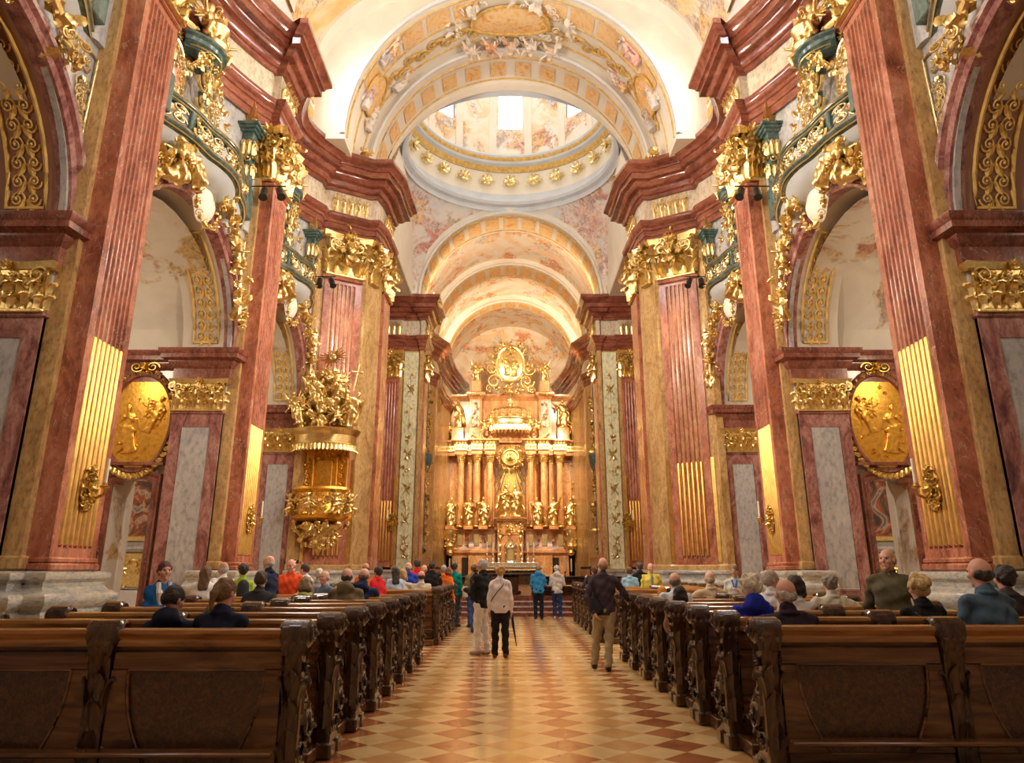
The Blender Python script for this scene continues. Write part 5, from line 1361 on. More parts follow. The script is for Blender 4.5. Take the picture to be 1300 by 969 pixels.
    g.put(garland(pts, .28, 5, R)); o = make('garland', g, GOLD, loc=(-6.7, yc-1.5, 9)); tag(o, 'short gilt garland on the near side of the arch, %s side, %s bay' % (sd, ('first','middle','last')[i]), 'garland')
    # reclining angel
    yc -= .85
    t6 = thing('gilt_angel', 'gilded angel reclining on the arch under the balcony, %s side, %s bay' % (sd, ('first','middle','last')[i]), 'statue', (-6.6, yc-.7, 9.5))
    g = MB(); g.put(ANGEL, (-6.6, yc+.25, 9.45), (0,.25,.95), (-.95,0,0), (0.05,-.93,.22), .84); make('body', g, GOLD, t6, smooth=180)
    g = MB(); S = SDF((-.5,-.5,-.5), (.5,.5,.5), .03)
    for k in range(6): S.ell((.1*cos(k), .25*sin(k*1.1)-.1, -.15-.05*k), (.14,.16,.16), .05)
    S.folds(.02, 17, 22, 9); g.put(S.mesh(), (-6.62, yc-.75, 9.35)); make('drapery', g, GOLD, t6, smooth=180)
    yc += .85
    # spandrel ornament
    for s in (1, -1):
        g = MB(); yy = yc-s*2.42 
        T = [(yc-s*2.75, 8.55), (yc-s*2.25, 9.6), (yc-s*2.78, 9.6)]
        c = [(-6.87, y, z) for y, z in T]
        g.tube([(-6.87, yc-s*2.78, 7.6), (-6.87, yc-s*2.80, 9.7), (-6.87, yc-s*1.95, 9.7)], .03, 5); g.tube([(-6.87, yc-s*(2.72-.06*k-.004*k*k), 7.6+.2*k) for k in range(11)], .02, 5)
        for k in range(14):
            z = 8.3+1.3*R.random(); y = yc-s*(2.7-(z-8.2)*.42*R.random()); g.put(R.choice((SPI,SPIR)), (-6.87, y, z), (0,.13,0), (.1,0,0), (0,0,.13))
        for k in range(5): rand_orn(g, (-6.86, yc-s*(2.66-.03*k), 8.2+.32*k), (3,0,0), .22, R)
        o = make('spandrel_scrollwork', g, GOLDP, loc=(-6.87, yy, 9)); tag(o, 'gilt scrollwork on the grey spandrel, %s corner, %s side, %s bay' % ('near' if s > 0 else 'far', sd, ('first','middle','last')[i]), 'ornament')

def frieze_gilding(sd):
    R = random.Random(4)
    for k, (p0, p1, w_) in enumerate((((-6.38,10.5),(-6.38,11.68),'over the pilaster nearest the camera'), ((-6.38,17.6),(-6.38,18.78),'over the second pilaster'), ((-6.5,24.13),(-5.3,24.88),'on the crossing pier front'), ((-4.84,25.7),(-4.80,27.1),'on the crossing pier side'), ((-6.9,38.7),(-6.0,38.7),'on the choir pier front'), ((-4.7,39.0),(-4.7,40.6),'on the choir pier side'))):
        p0 = np.array(p0); p1 = np.array(p1); L = np.linalg.norm(p1-p0); t = (p1-p0)/L; nn = np.array((t[1], -t[0]))
        g = MB(); n = max(3, int(L/.24))
        for j in range(n):
            c = p0+t*L*(j+.5)/n+nn*.02
            g.put(LEAFT, (*c, 14.1), (t[0]*.2,t[1]*.2,0), (nn[0]*.3,nn[1]*.3,0), (0,0,.7)); g.put(LEAFS, (*c, 13.96), (t[0]*.16,t[1]*.16,0), (nn[0]*.25,nn[1]*.25,0), (0,0,.4))
            g.put(SPI if j % 2 else SPIR, (*(c+nn*.08), 14.65), (t[0]*.1,t[1]*.1,0), (nn[0]*.2,nn[1]*.2,0), (0,0,.13))
        o = make('frieze_ornament', g, GOLD, loc=(*((p0+p1)/2), 14.3)); tag(o, 'gilt acanthus brackets in the frieze %s, %s side' % (w_, sd), 'ornament')
def big_crests(sd):
    """large gilt crests standing in front of the pilaster capitals"""
    R = random.Random(12)
    for k, (y, z, w_) in enumerate(((18.2, 12.2, 'second pilaster'), (11.1, 12.2, 'first pilaster'), (24.5, 12.3, 'crossing pier'))):
        g = MB()
        x = -6.3 if k < 2 else -5.75
        for j in range(46):
            yy = y+R.uniform(-.7,.6); zz = z+R.uniform(-.6,1.0); rand_orn(g, (x+.05+R.uniform(-.02,.2), yy, zz), (2,-.8,0), .34, R)
        o = make('gilt_festoon', g, GOLD, loc=(x, y, z)); tag(o, 'gilt festoon of leaves over the capital of the %s, %s side' % (w_, sd), 'ornament')
def twin_spots(sd):
    for k, (x, y, z, w_) in enumerate(((-6.75, 17.35, 11.25, 'second pilaster'), (-6.85, 23.6, 11.25, 'crossing pier'))):
        t = thing('twin_spotlight', 'pair of black spotlights on a bar by the %s capital, %s side' % (w_, sd), 'spotlight', (x, y, z))
        m = MB(); m.tube([(x-.1,y,z),(x+.85,y,z)], .02, 8); make('bar', m, BLACK, t)
        for dx in (.3, .68):
            m = MB(); m.tube([(x+dx,y,z),(x+dx,y,z-.12)], .015, 6); a = (.35,-.45,-.82) if dx > .5 else (.1,-.5,-.86)
            p = np.array((x+dx,y,z-.1)); a = np.array(a)/np.linalg.norm(a)
            m.tube([tuple(p-a*.02), tuple(p+a*.02), tuple(p+a*.36), tuple(p+a*.38)], [.05,.095,.10,.115], 14); make('lamp_head', m, BLACK, t)
def sconce(x, y, z, out, label, sc=1.0):
    """gilt wall bracket with one candle; out is +x on the pilasters or -y on the piers"""
    t = thing('wall_sconce', label, 'sconce', (x, y, z)); R = random.Random(2)
    X, Y = ((0,1,0), (1,0,0)) if out == 'x' else ((1,0,0), (0,-1,0))
    m = MB(); S_ = MB()
    for k in range(12):
        a = 2*pi*k/12
        S_.put(SPI if k % 2 else SPIR, (.11*cos(a), .02, .2*sin(a)), (.075,0,0), (0,.1,0), (0,0,.085))
        S_.put(LEAFT, (.10*cos(a), .0, .19*sin(a)), (.09*cos(a+pi/2),0,.09*sin(a+pi/2)), (0,.12,0), (.13*cos(a),.03,.16*sin(a)))
    S_.put(ROS, (0,.03,0), (.11,0,0), (0,.14,0), (0,0,.14)); S_.put(ROS, (0,.03,.24), (.07,0,0), (0,.1,0), (0,0,.08))
    m.put(S_, (x,y,z), X, Y, (0,0,1), sc); make('back_plate', m, BRASS, t)
    m = MB(); S_ = MB(); S_.tube([(0,.05,-.05),(-.02,.16,-.12),(-.08,.28,-.08),(-.12,.3,.0)], [.018,.022,.02,.016], 7); S_.lathe([(0,-.02),(.055,0),(.06,.02),(.03,.03),(.028,.06),(0,.06)], (-.12,.3,0), 12)
    m.put(S_, (x,y,z), X, Y, (0,0,1), sc); make('arm', m, BRASS, t)
    m = MB(); S_ = MB(); S_.lathe([(0,.05),(.019,.05),(.018,.36),(0,.37)], (-.12,.3,0), 10); m.put(S_, (x,y,z), X, Y, (0,0,1), sc); make('candle', m, CANDLE, t)

def pulpit():
    """gilded pulpit on the left crossing pier"""
    cx, cy = -6.0, 23.45; R = random.Random(9)
    t = thing('pulpit', 'gilded pulpit with figures and sunburst on its canopy, by the left crossing pier', 'pulpit', (cx, cy, 2.3))
    A0, A1 = 1.0*pi, 2.12*pi
    def arcs(prof, m, sx=1.0, sy=.8, n=30): m.lathe(prof, (cx, cy+.35, 0), n, sx=sx, sy=sy)
    m = MB(); arcs([(0,2.95),(.3,2.97),(.72,3.05),(.86,3.12),(.90,3.2),(.84,3.24),(.80,3.3),(.82,3.9),(.88,3.95),(.94,4.0),(.92,4.07),(.84,4.08),(.8,4.0),(.78,3.3),(0,3.3)], m); make('parapet', m, GOLDB, t)
    m = MB(); arcs([(0,2.05),(.06,2.08),(.1,2.2),(.06,2.3),(.2,2.42),(.34,2.5),(.28,2.6),(.5,2.7),(.66,2.82),(.7,2.92),(.5,2.98),(0,3.0)], m)
    for k in range(70):
        a = R.uniform(A0, A1); z = R.uniform(2.25, 3.0); r = .1+.75*((z-2.1)/.9)**.7
        rand_orn(m, (cx+r*cos(a), cy+.35+.8*r*sin(a), z), (cos(a), sin(a), -.5), .24, R)
    make('corbel', m, GOLD, t)
    m = MB()
    for k in range(90):
        a = R.uniform(A0, A1); z = R.uniform(3.2, 3.95); r = .84
        rand_orn(m, (cx+r*cos(a), cy+.35+.8*r*sin(a), z), (cos(a), sin(a), 0), .2, R)
    make('parapet_relief', m, GOLD, t)
    for k, a in enumerate((1.12*pi, 1.42*pi, 1.72*pi, 1.97*pi)):
        m = MB(); p = (cx+.95*cos(a), cy+.35+.76*sin(a), 3.2+.0*k); m.put(CHER[k % 2], p, (-sin(a),cos(a),0), (-cos(a),-sin(a),0), (0,0,1), .85); make('cherub', m, GOLD, t, smooth=180)
    m = MB(); m.box(cx-.85, cx+.75, cy+.55, cy+.66, 3.3, 5.3)
    for q in (-.78, -.38, .38, .72): m.lathe([(0,4.0),(.06,4.02),(.05,4.1),(.05,4.95),(.07,5.05),(0,5.08)], (cx+q, cy+.5, 0), 10)
    m.bbox(cx-.26, cx+.26, cy+.44, cy+.55, 4.1, 5.0, .03)
    for k in range(40): rand_orn(m, (cx+R.uniform(-.75,.7), cy+.5, R.uniform(4.85,5.3)), (0,-2,0), .2, R)
    for q in (-.55, .55): 
        for z in (4.2, 4.5, 4.8): m.put(ROS, (cx+q*1.0, cy+.53, z), (.11,0,0), (0,-.12,0), (0,0,.13))
    make('back_panel', m, GOLDB, t)
    m = MB(); arcs([(0,5.3),(.92,5.3),(1.0,5.34),(1.02,5.42),(.96,5.46),(.98,5.7),(1.04,5.76),(1.1,5.84),(1.12,5.9),(1.04,5.93),(0,6.0)], m); make('canopy', m, GOLD, t)
    m = MB()
    for k in range(30):
        a = A0+(A1-A0)*k/29; r = 1.0; u = (-sin(a),cos(a),0)
        m.put(LEAFS, (cx+r*cos(a), cy+.35+.8*r*sin(a), 5.4), tuple(.15*c for c in u), (.12*cos(a),.12*sin(a),0), (0,0,-.24))
    make('lambrequin', m, GOLD, t)
    # group on the canopy: figures, clouds, sunburst
    m = MB(); S = SDF((-1.2,-.9,-.1), (1.2,.8,2.3), .045)
    for k in range(60):
        z = R.random()**1.3*1.9; r = .95*(1-z/2.35); a = R.random()*2*pi
        S.ell((r*cos(a)*R.uniform(.5,1), .6*r*sin(a), z), (R.uniform(.12,.24),R.uniform(.12,.2),R.uniform(.1,.2)), .06)
    S.folds(.03, 19, 14, 17); m.put(S.mesh(), (cx, cy+.35, 5.95)); make('cloud_bank', m, GOLD, t, smooth=180)
    for k, (dx, dz, s_, v) in enumerate(((-.75,.1,.62,'A'),(.78,.0,.6,0),(-.1,.45,.68,1),(.3,.95,.55,'A'),(-.42,1.0,.5,2))):
        m = MB(); q = .25*(-1)**k; m.put(ANGEL if v == 'A' else STAT[v], (cx+dx, cy-.15+.1*k*.5, 5.95+dz), (1,0,q), (0,1,0), (-q,0,1), s_); make('figure', m, GOLD, t, smooth=180)
    for k in range(5):
        m = MB(); a = R.uniform(1.05*pi, 1.95*pi); m.put(CHER[k % 2], (cx+.9*cos(a)*(1-.12*k), cy+.2+.6*sin(a), 6.0+.3*k), (-sin(a),cos(a),0), (-cos(a),-sin(a),0), (0,0,1), .75); make('cherub', m, GOLD, t, smooth=180)
    m = MB()
    for k in range(70):
        z = R.random()**1.2*1.8; a = R.uniform(.95*pi, 2.05*pi); r = 1.0*(1-z/2.6); rand_orn(m, (cx+r*cos(a), cy+.3+.65*r*sin(a), 6.0+z), (cos(a),sin(a),.3), .26, R)
    make('foliage', m, GOLD, t)
    m = MB(); m.put(rays(.16,.46,26,.05,.1,.3), (cx+.1, cy+.2, 8.35)); m.put(rays(.12,.34,18,.05,.14,.2), (cx+.1, cy+.15, 8.35)); m.ball((cx+.1, cy+.2, 8.35), (.14,.08,.14), 12); make('sunburst', m, GOLDP, t)
    m = MB(); m.tube([(cx+.85,cy+.1,7.2),(cx+1.0,cy+.1,8.1)], .03, 6); m.tube([(cx+.78,cy+.1,7.85),(cx+1.15,cy+.1,7.8)], .03, 6); make('cross', m, GOLD, t)
# ------------------------------------------------------------------ people
_mc = {}
def cloth(col, rough=.85):
    k = tuple(round(c, 3) for c in col)+(rough,)
    if k not in _mc:
        _mc[k] = plain('cloth_%d' % len(_mc), col, rough, var=.10, scale=30, bump=.08, spec=.25)
    return _mc[k]
def skinmat(t):
    k = ('skin', t)
    if k not in _mc:
        c = {'pale': (.66,.40,.29), 'tan': (.52,.28,.18), 'pink': (.68,.36,.26)}[t]
        m = plain('skin_'+t, c, .5, var=.08, scale=14); m.node_tree.nodes['Principled BSDF'].inputs['Subsurface Weight'].default_value = .1
        m.node_tree.nodes['Principled BSDF'].inputs['Subsurface Radius'].default_value = (.02,.008,.005); _mc[k] = m
    return _mc[k]
def hairmat(c):
    k = ('hair', tuple(c))
    if k not in _mc: _mc[k] = plain('hair_%d' % len(_mc), c, .55, var=.35, scale=60, bump=.6)
    return _mc[k]
EYE = plain('eye_dark', (.03,.02,.02), .2)
def rotm(yaw, pitch, roll=0):
    cy, sy, cp, sp, cr, sr = cos(yaw), sin(yaw), cos(pitch), sin(pitch), cos(roll), sin(roll)
    Rz = np.array([[cy,-sy,0],[sy,cy,0],[0,0,1]]); Rx = np.array([[1,0,0],[0,cp,-sp],[0,sp,cp]]); Ry = np.array([[cr,0,sr],[0,1,0],[-sr,0,cr]])
    return Rz@Rx@Ry
def hand(S, w, d, s, n, k, grip=.6):
    """wrist w, direction d, lateral s (towards the thumb), palm normal n"""
    w = np.array(w); f = lambda a, b, c: w+d*a*k+s*b*k+n*c*k
    S.cone(f(-.02,0,0), f(.03,0,0), .024*k, .028*k, .01)
    S.cone(f(.03,.018,0), f(.08,.024,.004), .017*k, .014*k, .012); S.cone(f(.03,-.018,0), f(.08,-.026,.004), .017*k, .013*k, .012); S.cone(f(.02,0,0), f(.08,0,.002), .019*k, .015*k, .01)
    for i, L in enumerate((.072, .08, .075, .058)):
        b = .031-.0205*i; g = grip
        p0 = f(.085,b,.003); p1 = f(.085+L*.5*cos(g*.6), b*1.12, .003+L*.5*sin(g*.6)); p2 = f(.085+L*.5*cos(g*.6)+L*.5*cos(g*1.7), b*1.12, .003+L*.5*(sin(g*.6)+sin(g*1.7)))
        S.cone(p0, p1, .0095*k, .009*k, .004); S.cone(p1, p2, .009*k, .0078*k, .003)
    S.cone(f(.02,.028,.004), f(.055,.05,.014), .013*k, .011*k, .008); S.cone(f(.055,.05,.014), f(.088,.052,.024), .011*k, .009*k, .003)
def person(label, loc, rz=0, H=1.72, pose='stand', top=(.1,.1,.12), legs=(.05,.06,.1), hair='short', hc=(.05,.035,.025), skin='pink', yaw=0, pitch=0,
           arms=None, b=1.0, lean=0, h=.016, sleeve='long', extra=(), shoes=(.03,.03,.03), seat=.60, stance=None, group=None, collar=None, woman=False):
    k = H/1.74; R = random.Random(hash(label) & 255 if False else sum(map(ord, label)))
    x0, y0, z0 = loc
    t = thing('person', label, 'person', (x0, y0, z0), group)
    M = rotm(rz, 0)
    def W(mb):
        o = MB(); o.put(mb, (x0, y0, z0), tuple(M[:,0]), tuple(M[:,1]), (0,0,1)); return o
    sit = pose == 'sit'
    V = lambda *p: np.array(p, float)
    if sit:
        pz = seat+.10*k; pel = V(0,0,pz); ch = V(0,.02+lean*.3*k,pz+.34*k); nk = V(0,.02+lean*.5*k,pz+.56*k)
        hips = [V(s*.09*k,.02,pz) for s in (-1,1)]; kn = [V(s*.12*k,.42*k,max(.50*k,seat+.04)) for s in (-1,1)]; an = [V(s*.12*k,.40*k,.09) for s in (-1,1)]
    else:
        pel = V(0,0,.93*k); ch = V(0,lean*.4*k,1.25*k); nk = V(0,-.01+lean*.6*k,1.46*k)
        st = stance or ((-.10,.0),(.10,.0))
        hips = [V(s*.09*k,0,.91*k) for s in (-1,1)]
        an = [V(a*k,c*k-.03,.085*k) for a, c in st]
        kn = [(hips[i]+an[i])/2+V(0,.035*k,.01) for i in (0,1)]
    wS = .150 if woman else .172
    sh = [nk+V(s*wS*k*b**.4,0,-.080*k) for s in (-1,1)]
    hdc = nk+V(0,.02*k,.155*k)+V(0, .05*sin(-pitch)*k if False else 0, 0)
    RH = rotm(yaw, pitch)
    # arms: list of (elbow, wrist) offsets from the shoulder
    if arms is None: arms = ('lap','lap') if sit else ('down','down')
    AR = {'down': ((.05,-.02,-.29),(.06,.06,-.54)), 'lap': ((.05,.06,-.28),(-.06,.28,-.36)), 'fold': ((.06,.05,-.27),(-.12,.22,-.22)),
          'cam': ((.08,.16,-.18),(-.04,.34,.04)), 'up': ((.1,.16,.08),(-.02,.2,.32)), 'face': ((.04,.2,-.2),(-.10,.25,.0)), 'out': ((.28,.02,-.12),(.5,.06,-.2)),
          'rail': ((.16,.1,-.22),(.34,.24,-.3)), 'back': ((.09,-.10,-.27),(-.02,-.16,-.50)), 'read': ((.05,.1,-.27),(-.05,.33,-.2)), 'phone': ((.05,.08,-.27),(-.10,.24,-.14)), 'pray': ((.05,.1,-.27),(-.13,.3,-.14)), 'hips': ((.16,-.08,-.25),(.02,.02,-.42))}
    el = []; wr = []
    for i, s in enumerate((-1, 1)):
        a, c = AR[arms[i]]
        el.append(sh[i]+V(s*a[0],a[1],a[2])*k); wr.append(sh[i]+V(s*c[0],c[1],c[2])*k)
    allp = np.array([pel, ch, nk, hdc]+sh+el+wr+kn+an+hips)
    lo = allp.min(0)-V(.24,.26,.12)*k; hi = allp.max(0)+V(.24,.26,.2)*k; lo[2] = max(lo[2], -.02)
    # --- body: one continuous skin
    S = SDF(lo, hi, h)
    hp = lambda p: hdc+RH@(V(*p)*k)
    S.cone(nk-V(0,0,.05*k), hdc-V(0,.0,.04*k), .058*k, .05*k, .02)
    S.ell(hp((0,-.008,.025)), V(.076,.095,.092)*k, .01, rot=RH); S.ell(hp((0,.028,-.045)), V(.056,.062,.07)*k, .03, rot=RH)
    S.cone(hp((0,.085,.01)), hp((0,.108,-.022)), .010*k, .015*k, .008); S.cone(hp((-.035,.08,.03)), hp((.035,.08,.03)), .012*k, .012*k, .012)
    S.ell(hp((0,.084,-.055)), V(.026,.012,.007)*k, .006, rot=RH); S.ell(hp((0,.084,-.068)), V(.022,.012,.007)*k, .006, rot=RH); S.ell(hp((0,.078,-.098)), V(.02,.02,.017)*k, .012, rot=RH)
    for s in (-1, 1):
        S.ell(hp((s*.031,.090,.012)), V(.014,.010,.009)*k, 0, sub=True, rot=RH); S.ell(hp((s*.045,.06,-.025)), V(.022,.03,.022)*k, .02, rot=RH)
        S.ell(hp((s*.077,-.002,-.005)), V(.012,.019,.032)*k, .006, rot=RH)
    S.cone(nk-V(0,0,.08)*k, ch, .055*k, .085*k, .03); S.cone(ch, pel, .09*k, .095*k, .05); S.cone(sh[0]-V(0,0,.02), sh[1]-V(0,0,.02), .042*k, .042*k, .03)
    for i in (0, 1):
        S.cone(sh[i], el[i], .05*k, .04*k, .03); S.cone(el[i], wr[i], .04*k, .027*k, .02)
        d = wr[i]-el[i]; d = d/np.linalg.norm(d)
        inn = V(-(-1 if i == 0 else 1),0,0); s_ = V(0,1,0)-d*d[1]; 
        if np.linalg.norm(s_) < .3: s_ = V(0,0,1)-d*d[2]
        s_ /= np.linalg.norm(s_); n_ = np.cross(d, s_); n_ *= (1 if n_.dot(inn) > 0 else -1)
        hand(S, wr[i], d, s_, n_, k, .9 if arms[i] in ('phone','cam','up','read') else .55)
        S.cone(hips[i], kn[i], .085*k, .058*k, .03); S.cone(kn[i], an[i], .058*k, .038*k, .02); S.cone(an[i], an[i]+V(0,.12*k,-.035*k), .035*k, .03*k, .02)
    make('body', W(S.mesh()), skinmat(skin), t, smooth=180)
    e = MB()
    for s in (-1, 1): e.ball(tuple(hp((s*.031,.084,.012))), .010*k, 8)
    make('eyes', W(e), EYE, t, smooth=180)
    # --- top
    S = SDF(lo, hi, h); B = b
    wz = .115*B if not woman else .10*B
    S.cone(sh[0]+V(.04,0,-.01), sh[1]-V(.04,0,.01), .072*k, .072*k, .03)
    for i in (0, 1): S.cone(nk-V(0,.01,.045)*k, sh[i]+V(0,0,.012), .062*k, .058*k, .025)
    S.cone(ch+V(-.05*B,0,.02)*k, ch+V(.05*B,0,.02)*k, .125*k*B, .125*k*B, .05)
    hem = pel+V(0,0,.0 if sit else -.02)*k
    S.cone(ch+V(-.04*B,0,-.05)*k, hem+V(-.045*B,0,.0), .115*k*B, .125*k*B, .05); S.cone(ch+V(.04*B,0,-.05)*k, hem+V(.045*B,0,.0), .115*k*B, .125*k*B, .05)
    S.cone(nk-V(0,.01,.11*k), nk+V(0,-.005,.018*k), .105*k, .070*k, .03)
    if collar: S.cone(nk+V(0,-.03,.0), nk+V(0,-.03,.02*k), .085*k, .08*k, .01)
    for i in (0, 1):
        S.cone(sh[i], el[i], .064*k, .055*k, .012)
        if sleeve == 'long': S.cone(el[i], el[i]+(wr[i]-el[i])*.92, .057*k, .043*k, .02)
        else:
            mid = sh[i]+(el[i]-sh[i])*.85; d = (el[i]-sh[i]); d /= np.linalg.norm(d)
            S.cone(mid+d*.09*k, mid+d*.14*k, .10*k, .10*k, 0, sub=True)
    if 'hood' in extra: S.ell(nk+V(0,-.09,.0)*k, V(.13,.07,.08)*k, .04); S.ell(nk+V(0,-.07,.05)*k, V(.09,.05,.06)*k, .03)
    S.folds(.0065*k, 16, 9, 42, ph=R.random()*6); S.folds(.006*k, -30, 14, 25, ph=R.random()*6); S.folds(.004*k, 55, 20, -34, ph=R.random()*6)
    S.ell(nk+V(0,-.022,.0)*k, V(.088,.078,.034)*k, .006)
    # open collar and flat hem
    S.cone(nk+V(0,.03,.075)*k, nk+V(0,.03,.25)*k, .05*k, .07*k, 0, sub=True)
    if not sit: S.boxcut((-.22*B,-.4,-1), (.22*B,.4,pel[2]-.1*k)) if arms[0] in ('down','back','hips') or True else None
    make('jacket' if 'jacket' in extra else 'shirt', W(S.mesh()), cloth(top), t, smooth=180)
    # --- trousers
    S = SDF(lo, hi, h)
    S.cone(pel+V(-.05,0,-.01)*k, pel+V(.05,0,-.01)*k, .115*k*B, .115*k*B, .03)
    S.cone(pel+V(-.04,0,.08)*k, pel+V(.04,0,.08)*k, .105*k*B, .105*k*B, .03)
    for i in (0, 1):
        S.cone(hips[i]-V(0,0,.03), kn[i], .10*k*B**.5, .073*k, .03); S.cone(kn[i], an[i]+V(0,0,.0), .073*k, .062*k, .03)
    S.folds(.007*k, 18, 17, 36, ph=R.random()*6); S.folds(.005*k, -41, 12, 22, ph=R.random()*6)
    make('trousers', W(S.mesh()), cloth(legs), t, smooth=180)
    # --- shoes
    S = SDF(np.array(an).min(0)-V(.12,.14,.1), np.array(an).max(0)+V(.12,.26,.1), max(.01, h*.8))
    for i in (0, 1):
        sx = (-1, 1)[i]; a = an[i]
        S.cone((a[0],a[1]-.025,.05), (a[0]+sx*.02,a[1]+.15*k,.035), .045*k, .038*k, .03); S.cone((a[0],a[1]-.01,.05), (a[0],a[1]-.01,.10), .045*k, .042*k, .02)
    S.boxcut((-1,-1,-.5), (1,1,.004)); S.boxcut((-1.2,-1.2,.115), (1.2,1.2,.5))
    make('shoes', W(S.mesh()), cloth(shoes, .4), t, smooth=60)
    # --- hair
    if hair != 'none':
        hh = h*.8
        S = SDF(hdc-V(.17,.17,.34)*k, hdc+V(.17,.17,.2)*k, hh)
        if hair == 'bald':
            S.ell(hp((0,-.028,-.004)), V(.0805,.079,.056)*k, .01, rot=RH); S.ell(hp((0,-.04,-.03)), V(.066,.066,.04)*k, .02, rot=RH)
            S.ell(hp((0,.075,.02)), V(.12,.072,.13)*k, 0, sub=True, rot=RH)
        else:
            S.ell(hp((0,-.014,.035)), V(.086,.102,.093)*k, .01, rot=RH)
            S.ell(hp((0,-.045,-.01)), V(.078,.066,.07)*k, .02, rot=RH)
            if hair in ('curly', 'bob', 'fluffy'):
                q = .02 if hair != 'fluffy' else .035
                for j in range(26 if hair != 'bob' else 0):
                    a, c = R.random()*2*pi, R.uniform(-.4, 1)
                    S.ell(hp((.085*sqrt(1-c*c*.9)*cos(a), -.02+.095*sqrt(1-c*c*.9)*sin(a)*(1 if sin(a) < 0 else .7), .03+.085*c)), q*k, .015)
            if hair == 'bob':
                for s in (-1, 1): S.cone(hp((s*.07,-.01,.03)), hp((s*.08,.0,-.09)), .035*k, .04*k, .02)
                S.cone(hp((-.05,-.06,-.05)), hp((.05,-.06,-.05)), .055*k, .055*k, .03)
            if hair == 'long':
                for s in (-1, 0, 1): S.cone(hp((s*.05,-.05,0)), nk+V(s*.05,-.10,-.10)*k, .05*k, .035*k, .03)
            if hair == 'pony':
                S.cone(hp((0,-.10,.02)), hp((0,-.135,-.03)), .028*k, .03*k, .02); S.cone(hp((0,-.135,-.03)), hp((0,-.12,-.16)), .032*k, .012*k, .02)
            S.ell(hp((0,.125,-.035)), V(.10,.082,.098)*k, 0, sub=True, rot=RH)
            if hair == 'short': S.ell(hp((0,.02,-.10)), V(.13,.12,.072)*k, 0, sub=True, rot=RH)
        S.folds(.003*k, 60, 44, 30); S.folds(.0025*k, -40, 71, 55)
        make('hair', W(S.mesh()), hairmat(hc), t, smooth=180)
    return t, dict(sh=sh, wr=wr, el=el, pel=pel, nk=nk, hd=hdc, W=W, k=k, hp=hp, ch=ch, kn=kn)
def strap(t, I, pts, r, col, name='strap', flat=1):
    make(name, I['W'](MB().tube(pts, r, 6)), cloth(col, .6), t)

